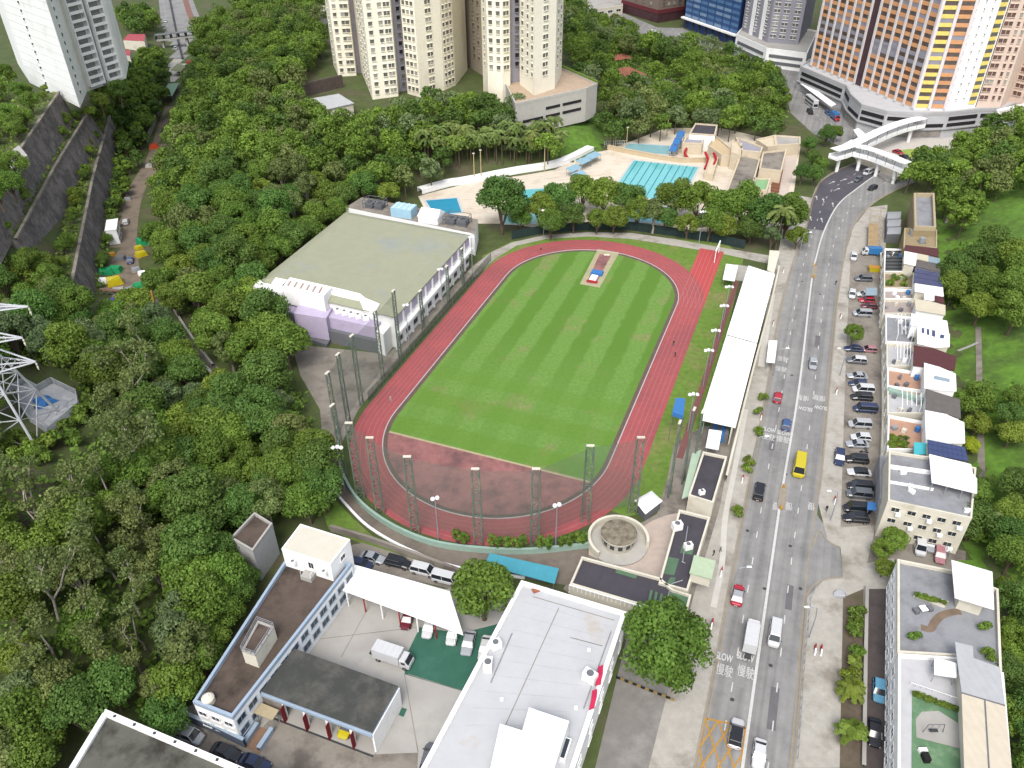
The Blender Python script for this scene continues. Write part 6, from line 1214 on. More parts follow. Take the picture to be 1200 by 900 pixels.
# street furniture on the pavements
at_top('bus_shelter', 'long white roofed bus shelter on the roadside pavement', 'bus shelter', [(901, 399), (911, 399), (908, 425), (898, 424)], 2.7, .2, M_whtroof, zb=.1, post=.07)
for i, (x, y) in enumerate(((888, 506), (889, 482), (879, 540), (877, 548), (863, 600), (895, 466))): plant_px('bush', x, y, 1., 'small roadside shrub in a pavement tree pit, %s up the pavement' % names[i], 'pavement shrubs', z=.12, scale=1.0)
def barrier(px, py, lab, a=None):
    t = thing('road_barrier', lab, 'barrier', G(px, py, .1), on_road(px, py) if a is None else a, 'red and white barriers'); 
    for s in (-1, 1): MB().box((s*.5, 0, .5), (.95, .35, .9), top=(1, .5)).build('barrier_block', M_red if s > 0 else M_wht, t, False)
for i, (x, y) in enumerate(((870, 563), (845, 672), (892, 490), (834, 733), (955, 763), (962, 764), (980, 460), (985, 372), (918, 318), (944, 242), (906, 380), (978, 588))): barrier(x, y, 'red and white plastic barrier %s' % ('by the pavement near the dark changing room', 'beside the near carriageway above the taxi', 'by the tree pits on the pavement', 'lying near the spreading tree', 'left of the pair on the lower right pavement', 'right of the pair on the lower right pavement', 'by the road lettering on the right pavement', 'on the far right pavement near the silver people carrier', 'at the far end of the grandstand pavement', 'on the pavement at the dark resurfaced stretch', 'between shelter and grandstand', 'near the side street corner')[i])
# lamp posts of the road
def lamp_post(px, py, h, a, label, group='street lamps of the road'):
    t = thing('street_lamp', label, 'street lamp', G(px, py, .1), a, group); MB().path([(0, 0, 0), (0, 0, h*.7), (.3, 0, h), (1.8, 0, h+.4)], [.12, .09, .07, .05], 6).build('pole', M_steel, t, False); MB().box((2.1, 0, h+.4), (.9, .35, .16), top=(.8, .7)).build('lamp_head', M_wht, t, False)
for i, (x, y, s) in enumerate(((880, 545, 0), (856, 700, 0), (948, 747, PI), (973, 610, PI), (984, 440, PI), (936, 300, 0), (906, 440, 0))): lamp_post(x, y, 8, s, 'grey street lamp %s' % ('beside the near carriageway at the dark van', 'beside the near carriageway above the taxi', 'on the lower right pavement', 'at the side street corner', 'on the right pavement by the silver saloon', 'near the far grandstand end', 'on the pavement below the bus shelter')[i])
fence('roadside_railing', 'grey kerbside railing on the lower right pavement', gp([(934, 890), (942, 780), (949, 705), (956, 690)]), 1.1, M_grey, pm=M_steel, panel=False, post=1.8, cat='railing', z0=.1)
c = G(984, 698); t = thing('boulder', 'small grey covered heap on the corner pavement', 'heap', c); MB().loft([rect_ring(-1.2, .3, 0, .5, .1), rect_ring(-.4, .8, 0, 1.0, .2), rect_ring(.6, .7, 0, .9, .2), rect_ring(1.2, .2, 0, .4, .08)]).build('cover', PAINT['cover'], t, False); MB().tube((-1.1, 0, .3), (1.1, 0, .3), .1, 5).build('rope', M_dgrey, t, False)
# people
for i, (x, y, top, leg, lab) in enumerate(((836, 651, 'black', 'black', 'person in black walking on the pavement beside the green patched roof'), (844, 647, 'grey', 'black', 'person in grey walking on the pavement a step ahead'), (968, 599, 'black', 'black', 'person in dark clothes on the side street corner'), (789, 405, 'black', 'grey', 'runner in dark clothes on the home straight, farther one'), (791, 418, 'black', 'black', 'runner in dark clothes on the home straight, nearer one'), (458, 470, 'white', 'white', 'person in white on the left bend of the track'), (979, 334, 'black', 'blue', 'person in dark top at the far kerb'), (634, 293, 'grey', 'black', 'person in grey jogging on the far bend'), (444, 524, 'white', 'grey', 'walker'),)):
    if lab != 'walker': person(G(x, y, .09 if x < 800 else .12), random.uniform(0, 6), lab, top, leg)
# ================= BACKGROUND TOWERS
M_tan = mat('cream_tower_render', S(246, 240, 220, 1.3), .85, .04, .1, S(228, 218, 196, 1.4), .05, .5, .7); M_tgrey = mat('lilac_grey_render', S(158, 156, 166, 1.5), .85, .05); M_twin = mat('tower_window_glass', S(112, 112, 106, 1.5), .25, .25, .35, spec=.5)
M_twin2 = mat('pale_window_glass', S(168, 166, 156, 1.5), .3, .2, .35, spec=.5)
def facade(mb, p, q, z0, z1, fh, cols, wh=1.7, gl=1, fr=0, slab=.0, off=.0):
    """windows floor by floor on p->q (left to right from outside); cols = (u, width)"""
    p = np.array(p[:2]); q = np.array(q[:2]); d = q-p; l = np.hypot(*d); d = d/l; o = np.array([d[1], -d[0]]); a = math.atan2(d[1], d[0])
    for k in range(int((z1-z0)/fh)):
        z = z0+k*fh+fh*.52+off
        for u, w_ in cols:
            c = p+d*l*u+o*.06; mb.box((c[0], c[1], z), (w_, .22, wh), a, gl if gl != 1 or random.random() < .74 else 2); c2 = p+d*l*u+o*.16; mb.box((c2[0], c2[1], z-wh/2-.1), (w_+.2, .5, .18), a, fr); mb.box((c2[0], c2[1], z+wh/2+.1), (w_+.2, .45, .16), a, fr)
            if w_ > 2.2: mb.box((c2[0], c2[1], z), (.16, .3, wh), a, fr)
    return mb
def tower(name, label, px, zb, h, m, zplan=None, dz=8):
    pts = [np.array(p[:2]) for p in gp(px, zb if zplan is None else zplan)]; c = np.mean(pts, 0); t = thing(name, label, 'tower block', (c[0], c[1], zb)); MB().prism(pts, zb-dz, zb+h, 0, 0).build('wall', m, t); return t, pts
EZ = 12.
W2 = [(.2, 1.6), (.55, 1.5), (.78, 2.8)]
T1 = [(391, 78), (397, 92), (418, 91), (421, 84), (425, 89), (437, 119), (467, 115), (469, 105), (478, 104), (478, 112), (493, 116), (521, 108), (534, 102), (548, 84), (420, 58)]
t, p = tower('tower_block', 'cream residential tower with three window wings and grey recesses, left one above the woods', T1, EZ, 105, M_tan); wn = MB(); z0, z1 = EZ+2, EZ+105; FH = 3.55
facade(wn, p[1], p[2], z0, z1, FH, [(.22, 1.6), (.62, 1.5), (.84, 1.8)]); facade(wn, p[0], p[1], z0, z1, FH, [(.5, 1.2)]); facade(wn, p[4], p[5], z0, z1, FH, [(.3, 1.2), (.55, 1.2), (.8, 1.2)]); facade(wn, p[5], p[6], z0, z1, FH, [(.2, 1.7), (.58, 1.7), (.84, 2.6)])
facade(wn, p[9], p[10], z0, z1, FH, [(.2, 1.5), (.5, 1.5), (.8, 1.5)]); facade(wn, p[10], p[11], z0, z1, FH, [(.5, 3.)]); facade(wn, p[11], p[12], z0, z1, FH, [(.2, 1.2), (.5, 1.8), (.8, 1.2)])
wn.build('window', [M_tan, M_twin, M_twin2], t, kind='stuff')
gr_ = MB(); gr_.wall(p[2]+(p[3]-p[2])*.3, p[4]+(p[3]-p[4])*.3, .3, EZ-5, EZ+104.9).wall(p[6]+(p[7]-p[6])*.5, p[9]+(p[8]-p[9])*.5, .3, EZ-5, EZ+104.9).build('grey_recess', M_tgrey, t)
rw_ = MB(); a_0, b_0 = p[6]+(p[7]-p[6])*.5, p[9]+(p[8]-p[9])*.5; facade(rw_, a_0, b_0, z0, z1, FH, [(.6, 1.6)], off=0); rw_.v = [(v[0]+.0, v[1]-.12, v[2]) for v in rw_.v]; rw_.build('recess_window', [M_tgrey, M_dark, M_twin], t, kind='stuff')
T2 = [(566, 92), (572, 100), (589, 102), (598, 100), (599, 94), (609, 93), (609, 99), (626, 112), (650, 104), (658, 87), (650, 66), (575, 62)]
t, p = tower('tower_block', 'cream residential tower standing on the parking podium, right one above the woods', T2, EZ+9, 105, M_tan, EZ+9); wn = MB(); z0, z1 = EZ+15, EZ+112
facade(wn, p[1], p[2], z0, z1, FH, [(.25, 1.6), (.75, 1.6)]); facade(wn, p[2], p[3], z0, z1, FH, [(.5, 2.6)]); facade(wn, p[0], p[1], z0, z1, FH, [(.5, 1.2)]); facade(wn, p[6], p[7], z0, z1, FH, [(.2, 1.8), (.55, 1.4), (.85, 1.4)]); facade(wn, p[7], p[8], z0, z1, FH, [(.5, 2.8)]); facade(wn, p[8], p[9], z0, z1, FH, [(.3, 1.4), (.7, 1.4)])
wn.build('window', [M_tan, M_twin, M_twin2], t, kind='stuff'); MB().wall(p[3]+(p[4]-p[3])*.5, p[6]+(p[5]-p[6])*.5, .3, EZ+4, EZ+113.9).build('grey_recess', M_tgrey, t); rw_ = MB(); facade(rw_, p[3]+(p[4]-p[3])*.45, p[6]+(p[5]-p[6])*.45, z0, z1, FH, [(.7, 1.5)]); rw_.build('recess_window', [M_tgrey, M_dark, M_twin], t, kind='stuff')
t, p = tower('tower_block', 'darker cream tower seen through the gap between the two nearer towers', [(529, 62), (537, 66), (546, 64), (552, 70), (566, 78), (575, 50), (535, 45)], EZ+5, 110, mat('beige_tower_render', S(206, 192, 170), .85, .05)); wn = MB(); facade(wn, p[0], p[1], EZ+6, EZ+112, FH, [(.5, 1.8)]); facade(wn, p[3], p[4], EZ+6, EZ+112, FH, [(.3, 1.6), (.7, 1.6)]); wn.build('window', [MATS['beige_tower_render'], M_twin, M_twin2], t, kind='stuff'); MB().wall(p[1], p[2], .3, EZ, EZ+112).build('grey_recess', M_tgrey, t)  # render is a darker beige than on the two nearer towers
# parking podium
PD = [(612, 120), (688, 96), (701, 101), (655, 82), (600, 92)]
PZ = EZ+9
pp = [np.array(q[:2]) for q in gp([(604, 124), (687, 106), (700, 100), (655, 80), (588, 92)], PZ)]; t = thing('parking_podium', 'pale parking podium with two dark slot openings below the right cream tower', 'car park', (*np.mean(pp, 0), EZ))
MB().prism(pp, EZ-4, PZ, 0, 1).build('wall', [mat('podium_render', S(220, 216, 206), .85, .06), mat('podium_paving', S(214, 190, 164), .9, .1)], t); A, B = pp[0], pp[1]; d = (B-A); o = np.array([d[1], -d[0]])/np.hypot(*d)
for zz, us in ((PZ-3.2, ((.42, .62), (.66, .93))), (PZ-6.6, ((.1, .38), (.42, .62), (.66, .93)))):
    for u0, u1 in us: MB().wall(A+d*u0+o*.05, A+d*u1+o*.05, .3, zz-1.1, zz).build('slot_opening', M_dark, t)
MB().ring(inset(ccw(pp), -.1), inset(ccw(pp), .4), PZ, PZ+1.1).build('parapet', MATS['podium_render'], t); MB().wall(pp[2], pp[3], .8, PZ+1.1, PZ+1.9).build('hedge', LM['olive'] if False else M_grassb, t)
sheet_l = MB(); gl = ccw([p_[:2] for p_ in [terr_hit(x, y) for x, y in ((650, 150), (700, 138), (712, 160), (700, 182), (668, 190), (645, 196))]])
x0, y0 = np.min(gl, 0); x1, y1 = np.max(gl, 0)
for x in np.arange(x0, x1, 2.5):
    for y in np.arange(y0, y1, 2.5):
        if inpoly(x+1.2, y+1.2, gl): sheet_l.poly([(x, y, terr(x, y)+.3), (x+2.5, y, terr(x+2.5, y)+.3), (x+2.5, y+2.5, terr(x+2.5, y+2.5)+.3), (x, y+2.5, terr(x, y+2.5)+.3)])
sheet_l.build('estate_lawn', M_slope, kind='structure')
# shed and old wall left of the towers
q = terr_hit(385, 135); zb = q[2]; pts = gp([(357, 117), (397, 110), (415, 121), (376, 130)], zb+5); t = thing('shed', 'white roofed shed in the woods below the left cream tower', 'shed', (*np.mean([p_[:2] for p_ in pts], 0), zb)); MB().prism(inset(ccw([p_[:2] for p_ in pts]), .4), zb-3, zb+4.8).build('wall', M_cream, t); MB().prism([p_[:2] for p_ in pts], zb+4.8, zb+5.1, 0, 0, True).build('roof', mat('shed_roof', S(214, 216, 218), .8, .06), t)
M_stone = mat('dark_stone', S(134, 127, 124, 1.5), .95, .3, .9, S(100, 95, 94, 1.5), .2, .42, .6, 1., 1.)
t = thing('stone_wall', 'dark brown stone wall behind the white roofed shed', 'stone wall', terr_hit(365, 108)); a, c = terr_hit(338, 118), terr_hit(402, 102); MB().wall(a, c, 1.2, min(a[2], c[2])-2, max(a[2], c[2])+5.5).build('wall_body', mat('brown_stone', S(104, 92, 86), .95, .2, .8, None, bump=.6, bscale=1.5), t)
# white tower on the left
WZ = 30.
t, p = tower('tower_block', 'white residential tower with stacked balconies at the top left corner', [(20, 72), (34, 94), (93, 123), (101, 104), (147, 89), (150, 72), (60, 50)], WZ, 90, mat('white_tower_render', S(240, 243, 240, 1.35), .85, .03, .1, S(224, 226, 222, 1.4), .12, .5, .7), dz=1)
wn = MB(); facade(wn, p[1], p[2], WZ+1, WZ+90, 2.9, [(.4, 1.1)], 1.0); facade(wn, p[2], p[3], WZ+1, WZ+90, 2.9, [(.4, 1.2)], 1.2); wn.build('window', [MATS['white_tower_render'], M_dark, M_dark], t, kind='stuff'); fb = MB()
for k in range(31): fb.wall(p[1]+(p[2]-p[1])*.01, p[2]-(p[2]-p[1])*.01, .16, WZ+k*2.9, WZ+k*2.9+.16)
fb.build('floor_band', mat('floor_band_paint', S(216, 220, 218, 1.4), .85, .04), t, kind='stuff')
A, B = p[3], p[4]; d = B-A; l = np.hypot(*d); du = d/l; o = np.array([du[1], -du[0]]); an = math.atan2(d[1], d[0])
MB().wall(A+du*.2+o*.1, A+du*l*.12+o*.1, .2, WZ-1, WZ+89.9).build('beige_strip', M_cream, t)
bal = MB(); back = MB()
for u0, u1 in ((.06, .40), (.52, .85)):
    for k in range(31):
        z = WZ+.5+k*2.9; c = A+d*(u0+u1)/2+o*.9; bal.box((c[0], c[1], z), (l*(u1-u0), 1.8, .2), an); c2 = A+d*(u0+u1)/2+o*1.75; bal.box((c2[0], c2[1], z+.55), (l*(u1-u0), .1, .9), an); c3 = A+d*(u0+u1)/2+o*.06; back.box((c3[0], c3[1], z+1.5), (l*(u1-u0)*.8, .12, 1.9), an)
    for u in (u0, u1): c = A+d*u+o*1.; MB().box((c[0], c[1], WZ+45), (.35, 2.2, 89), an).build('fin', MATS['white_tower_render'], t)
bal.build('balcony', MATS['white_tower_render'], t, kind='stuff'); back.build('window', mat('balcony_back', S(150, 152, 148, 1.5), .5, .3, .4), t, kind='stuff')
MB().wall(A+d*.41+o*.08, A+d*.51+o*.08, .2, WZ-1, WZ+89.8).build('grey_recess', M_tgrey, t); wn = MB(); facade(wn, A+d*.84, B, WZ+1, WZ+90, 2.9, [(.4, 1.4)], 1.3); wn.build('end_window', [MATS['white_tower_render'], M_twin, M_twin2], t, kind='stuff')
# orange tower on its podium
OZ = 11.5; M_or = mat('orange_spandrel', S(216, 160, 114, 1.35), .8, .14, .2); M_yl = mat('yellow_spandrel', S(240, 218, 120, 1.45), .8, .1); M_pod = mat('podium_concrete', S(190, 190, 192, 1.4), .9, .06, .2)
OP = [(938, 77), (992, 100), (997, 110), (1010, 122), (1040, 130), (1075, 132), (1112, 131), (1150, 127), (1177, 126), (1210, 112), (1200, 50), (990, 40)]
op = [np.array(q[:2]) for q in gp(OP, OZ)]; t = thing('podium_block', 'long curved grey shopping podium beneath the orange tower', 'podium', (*np.mean(op, 0), 0)); MB().prism(op, 0, OZ-.6).build('wall', M_pod, t); MB().ring(inset(ccw(op), -.15), inset(ccw(op), .6), OZ-1.4, OZ).build('parapet', mat('podium_band', S(206, 206, 206), .85, .05), t)
for i in range(8):
    for k, (z0_, z1_) in enumerate(((7.6, 9.2), (5.0, 6.4), (.8, 3.4))):
        a, c = op[i], op[i+1]; a, c = a+(c-a)*.06, c-(c-a)*.06
        if (i+k) % 3 == 2: continue
        d_ = (c-a)/np.hypot(*(c-a)); oo = np.array([d_[1], -d_[0]])*.08; MB().wall(a+oo, c+oo, .3, z0_, z1_).build('ribbon_window', M_dark if k < 2 else mat('shopfront', S(170, 164, 156), .6, .3, .3), t)
    d_ = (op[i+1]-op[i])/np.hypot(*(op[i+1]-op[i])); oo = np.array([d_[1], -d_[0]])*.35; MB().wall(op[i]+oo, op[i+1]+oo, .7, 3.9, 4.4).build('ledge', MATS['podium_band'], t)
OT = [(951, 77), (1070, 127), (1106, 128), (1143, 124), (1168, 70), (1040, 25)]
t, p = tower('tower_block', 'orange and white striped industrial tower block on the curved podium', OT, OZ, 98, M_wht); fh = 3.25
def grid_face(A, B, nb, ms, dark, deep=.25, mech=()):
    d = B-A; l = np.hypot(*d); o = np.array([d[1], -d[0]])/l; sp = MB(); wnd = MB(); n_ = int(96/fh)
    for k in range(n_):
        z = OZ+.5+k*fh
        for b in range(nb):
            if b in dark: continue
            a0, a1 = A+d*(b+.1)/nb+o*.1, A+d*(b+.9)/nb+o*.1; mc = k in mech
            sp.wall(a0, a1, .5, z, z+1.55, 1 if mc else (ms[b % len(ms)])); wnd.wall(a0, a1, .2, z+1.55, z+fh, random.choice((0, 0, 0, 1, 2)))
    sp.build('spandrel', [M_or, M_tgrey, M_yl], t, kind='stuff'); wnd.build('window_strip', [mat('dark_strip_glass', S(104, 94, 90, 1.5), .3, .3, .4, spec=.5), M_tgrey, mat('brown_strip_glass', S(120, 96, 84), .4, .3, .5)], t, kind='stuff')
    for b in range(nb+1): c = A+d*b/nb+o*.25; MB().box((c[0], c[1], OZ+49), (l/nb*.2, 1.0, 97.5), math.atan2(d[1], d[0])).build('fin', mat('fin_paint', S(226, 220, 220, 1.4), .8, .05), t)
    for b in dark: a0, a1 = A+d*(b+.1)/nb+o*.05, A+d*(b+.9)/nb+o*.05; MB().wall(a0, a1, .3, OZ, OZ+97).build('dark_stair_strip', mat('stair_strip', S(98, 72, 76), .8, .2, .3), t)
grid_face(p[0], p[1], 13, [0], (6,), mech=(5, 6, 14, 15, 22)); grid_face(p[1], p[2], 2, [2, 0], ())
wn = MB(); facade(wn, p[2], p[3], OZ+2, OZ+97, fh, [(.05, .9), (.3, .5), (.55, .5)], .8); wn.build('window', [M_wht, M_tgrey, M_twin2], t, kind='stuff'); a_1, b_1 = p[2]+(p[3]-p[2])*.74, p[2]+(p[3]-p[2])*.95; sp = MB(); d_ = (p[3]-p[2])/np.hypot(*(p[3]-p[2])); oo = np.array([d_[1], -d_[0]])*.12
for k in range(29): sp.wall(a_1+oo, b_1+oo, .3, OZ+1+k*fh, OZ+2.6+k*fh, 0).wall(a_1+oo*.8, b_1+oo*.8, .2, OZ+2.6+k*fh, OZ+1+(k+1)*fh, 1)
sp.build('yellow_strip', [M_yl, M_twin], t, kind='stuff')
t, p = tower('tower_block', 'pinkish beige tower with rows of brown windows at the top right corner', [(1144, 124), (1172, 125), (1182, 118), (1215, 126), (1240, 70), (1165, 50)], OZ, 98, mat('pink_beige_render', S(222, 200, 184, 1.4), .85, .06)); wn = MB(); facade(wn, p[0], p[1], OZ+2, OZ+97, 3.3, [(.2, 3.2), (.6, 1.), (.85, 1.)]); facade(wn, p[2], p[3], OZ+2, OZ+97, 3.3, [(.2, 3.4), (.6, 3.4)]); wn.build('window', [MATS['pink_beige_render'], mat('brown_window', S(128, 100, 92), .4, .2), M_twin2], t, kind='stuff')
b = bldg('low_block', 'white low block with cars on its roof at the right edge below the beige tower', [(1168, 128), (1215, 118), (1225, 136), (1176, 144)], 12, wall=M_wht, roof=M_conc, ph=1.); lp = [np.array(q[:2]) for q in gp([(1176, 144), (1225, 136)], 12)]; wins(b, lp[0], lp[1], [3, 6.5, 9.5], 6, 2.2, 1.4)
# blue glass building, grey white building, brown building, low block at the top
BB = [(801, 32), (862, 54), (872, 48), (880, 25), (815, 5)]
t, p = tower('office_tower', 'blue glass office building at the top of the picture', BB, 0, 90, mat('deep_blue_cladding', S(56, 86, 146), .5, .1)); t['category'] = 'office building'
A, B = p[0], p[1]; d = B-A; o = np.array([d[1], -d[0]])/np.hypot(*d); wn = MB()
for k in range(24):
    for bb in range(7):
        a0, a1 = A+d*(bb+.08)/7+o*.1, A+d*(bb+.92)/7+o*.1; wn.wall(a0, a1, .3, 7+k*3.4, 7+k*3.4+1.7, random.choice((0, 0, 1))); wn.wall(a0, a1, .28, 8.7+k*3.4, 10.3+k*3.4, 2)
wn.build('glass_panel', [mat('blue_glass', S(104, 146, 196), .2, .12, .4, spec=.6), mat('pale_blue_glass', S(150, 182, 214), .2, .1, spec=.6), mat('dark_blue_glass', S(66, 104, 160), .2, .15, .4, spec=.6)], t, kind='stuff'); MB().wall(A-d*.02+o*1, B+o*1, 2.2, 5.6, 6.6).build('white_canopy', M_wht, t)
for k in range(8): c = A+d*(k+.5)/8+o*.3; MB().box((c[0], c[1], 2.8), (1, 1, 5.6)).build('column', M_dgrey, t)
GB = [(864, 46), (898, 62), (944, 72), (960, 40), (880, 20)]
t, p = tower('office_tower', 'grey and white banded tower between the blue building and the orange tower', [(869, 36), (899, 50), (935, 53), (950, 30), (885, 14)], 9, 90, M_tgrey); t['category'] = 'office building'; wn = MB(); facade(wn, p[0], p[1], 11, 98, 3.3, [(.12, 2.6), (.5, 2.6), (.85, 2.6)]); facade(wn, p[1], p[2], 11, 98, 3.3, [(.15, 3.), (.45, 3.), (.8, 3.)]); wn.build('window', [M_wht, M_twin, M_twin2], t, kind='stuff')
for u in (.3, .68): c = p[0]+(p[1]-p[0])*u; MB().wall(c, c+(p[1]-p[0])*.12, .5, 5, 98.5).build('white_band', M_wht, t)
b = bldg('podium_block', 'white and grey podium with ribbon openings below the grey white tower', [(863, 40), (899, 56), (946, 62), (958, 36), (880, 20)], 10, wall=M_wht, roof=M_conc, ph=.8); lp = [np.array(q[:2]) for q in gp([(863, 40), (899, 56), (946, 62)], 10)]
for a, c in ((lp[0], lp[1]), (lp[1], lp[2])):
    for zz in (2., 5.4): d_ = (c-a)/np.hypot(*(c-a)); oo = np.array([d_[1], -d_[0]])*.1; MB().wall(a+(c-a)*.08+oo, c-(c-a)*.08+oo, .3, zz, zz+1.6).build('ribbon_window', M_grey, b)
BR_ = [(728, 14), (770, 27), (800, 22), (812, 10), (820, -20), (728, -20)]
t, p = tower('office_block', 'brown stone block with a dark red shopfront band at the top of the picture', BR_, 0, 60, mat('brown_stone_cladding', S(150, 134, 122), .85, .08)); t['category'] = 'office building'; wn = MB()
for i in range(3): facade(wn, p[i], p[i+1], 9, 60, 4., [(.2, 2.), (.4, 2.), (.6, 2.), (.8, 2.)], 2.2); d_ = (p[i+1]-p[i])/np.hypot(*(p[i+1]-p[i])); oo = np.array([d_[1], -d_[0]])*.2; MB().wall(p[i]+oo, p[i+1]+oo, .6, 5.5, 8).build('red_band', mat('dark_red_band', S(122, 54, 62), .8, .08), t); MB().wall(p[i]+oo*.5, p[i+1]+oo*.5, .3, .2, 5.4).build('shopfront', mat('maroon_shopfront', S(92, 62, 66), .6, .3, .3), t)
wn.build('window', [MATS['brown_stone_cladding'], M_twin, M_twin2], t, kind='stuff')
b = bldg('low_block', 'pale low block with grey openings at the top left of the park', [(672, 2), (690, 12), (730, 6), (724, -14), (680, -14)], 6, wall=M_cream, roof=M_conc, ph=.8); lp = [np.array(q[:2]) for q in gp([(690, 12), (730, 6)], 6)]; wins(b, lp[0], lp[1], [3.2], 4, 4, 1.6)
sheet('far_street', [(660, -10), (730, 15), (770, 32), (800, 33), (850, 58), (900, 72), (940, 80), (938, 100), (900, 82), (850, 68), (790, 52), (740, 36), (690, 20), (650, 0)], M_asph, .05, kind='structure')
sheet('far_street', [(936, 78), (992, 104), (1008, 128), (1036, 140), (1030, 160), (1000, 172), (985, 172), (952, 156), (926, 132), (918, 92)], M_asph, .055, kind='structure')
sheet('plaza', [(985, 172), (1000, 172), (1030, 160), (1120, 160), (1115, 185), (1080, 205), (1040, 212), (1010, 192)], mat('plaza_concrete', S(228, 222, 212), .9, .06), .04, kind='structure')
ov = [(1071+20*math.cos(a), 179+4.5*math.sin(a)) for a in np.linspace(0, 2*PI, 20)[:-1]]; MB().prism([q[:2] for q in gp(ov, .3)], 0, .3).build('island_lawn', mat('island_grass', S(166, 190, 90), .95, .15), None, kind='structure')
for x, y, k, c, lab in ((1052, 180, 'saloon', 'red', 'red taxi by the oval lawn of the turning circle'), (1060, 186, 'saloon', 'black', 'black car behind the red taxi at the turning circle'), (1089, 178, 'hatch', 'grey', 'grey car at the far end of the oval lawn')): car(k, c, G(x, y), heading(x, y, 20, 8), lab, 'cars at the turning circle')
for x, y, k, c, lab in ((970, 134, 'hatch', 'blue', 'blue car in the street beside the podium'), (949, 133, 'suv', 'black', 'black car in the far lane of the street by the podium')): car(k, c, G(x, y), heading(x, y, 14, 14), lab, 'cars in the podium street')
truck(G(978, 140), heading(978, 140, 14, 12), 'truck with a bright blue box in the street beside the podium', 'red', 'cyanblue', 4, 2.2, 2.2)
# bus and far vehicles
def bus(p, a, label, deck=True, col='white'):
    t = thing('bus', label, 'bus', p, a); H = 4.2 if deck else 3.0; MB().loft([rect_ring(-5.4, 1.2, .35, H, .15), rect_ring(5.3, 1.2, .35, H, .15), rect_ring(5.5, 1.15, .4, H-.2, .15)]).build('body', PAINT[col], t, False)
    for s in (-1, 1):
        for z in ((1.6, 3.2) if deck else (1.9,)): MB().box((-.2, s*1.19, z), (9.8, .06, .9)).build('window_band', M_cglass, t, False)
    MB().box((5.5, 0, 1.7), (.06, 2., 1.3)).build('windscreen', M_cglass, t, False); MB().box((-5.42, 0, 1.6), (.06, 2.1, 2.2)).build('red_back', M_red, t, False); c = car_parts('minibus')
    for x in (-3.4, 3.4):
        for s in (-1, 1): link('wheel', c['wheel'], t, False, loc=(x, s*1.06, .4))
bus(G(950, 124), heading(950, 124, 16, 13), 'white double deck bus with red flanks at the podium stop'); bus(G(768, 42), heading(768, 42, 20, 6), 'white single deck bus in the far street above the park', False); bus(G(800, 48), heading(800, 48, 16, 8), 'white single deck bus nearer the blue building', False)
at_top('bus_shelter', 'white stepped shelter roof along the podium street', 'bus shelter', [(938, 98), (944, 96), (980, 122), (974, 125)], 4, .2, M_whtroof, post=.1)
# covered footbridge over the bend
t = thing('footbridge', 'white covered footbridge branching over the bend in the road', 'footbridge', G(1010, 190)); BZ = 6.5
for nm, pl, wd in (('a', [(1082, 138), (1060, 143), (1035, 152), (1012, 163), (995, 171), (978, 176)], 4.2), ('b', [(1001, 170), (1022, 175), (1044, 183), (1064, 191)], 4.0)):
    line = [tuple(q[:2]) for q in gp(pl, BZ+3)]; sm = smooth(line, 4); l, r = band(sm, wd); zz = 0 if nm == 'a' else -.12
    for i in range(len(sm)-1):
        q4 = [l[i], r[i], r[i+1], l[i+1]]
        MB().prism(q4, BZ+3+zz, BZ+3.25+zz, 0, 0, True).build('roof_sheet', M_whtroof, t); MB().prism(q4, BZ-.7+zz, BZ+zz, 0, 0, True).build('deck', M_wht, t)
        for q in (l, r): MB().wall(q[i], q[i+1], .12, BZ+zz, BZ+1.1+zz).build('side_panel', M_wht, t)
        if i % 2 == 0:
            for q in (l, r): MB().tube((*q[i], BZ+zz), (*q[i], BZ+3+zz), .12, 5).build('roof_post', M_grey, t)
    for k in (2, len(sm)//2, len(sm)-3): c = sm[k]; MB().tube((*c, 0), (*c, BZ-.7), .7, 8).build('pier', M_wht, t)
ln = smooth(gp([(978, 183), (990, 186), (998, 182)]), 4); l, r = band([q[:2] for q in ln], 3); MB().loft([[(*l[0], 3.2), (*r[0], 3.2), (*r[0], 3.5), (*l[0], 3.5)], [(*l[-1], 6), (*r[-1], 6), (*r[-1], 6.3), (*l[-1], 6.3)]]).build('ramp', M_wht, t)
w0, w1 = G(1003, 190), G(1046, 206); t = thing('screen_wall', 'pale panelled screen wall under the footbridge beside the bend', 'wall', (w0+w1)/2)
for k in range(5): MB().wall(lerp(w0, w1, k/5), lerp(w0, w1, (k+.94)/5), .3, 0, 4.2).build('panel', M_cream, t)
at_top('canopy', 'white canopy at the foot of the footbridge near the podium', 'canopy', [(1000, 152), (1006, 150), (1018, 160), (1008, 164)], 5, .2, M_whtroof, post=.12)
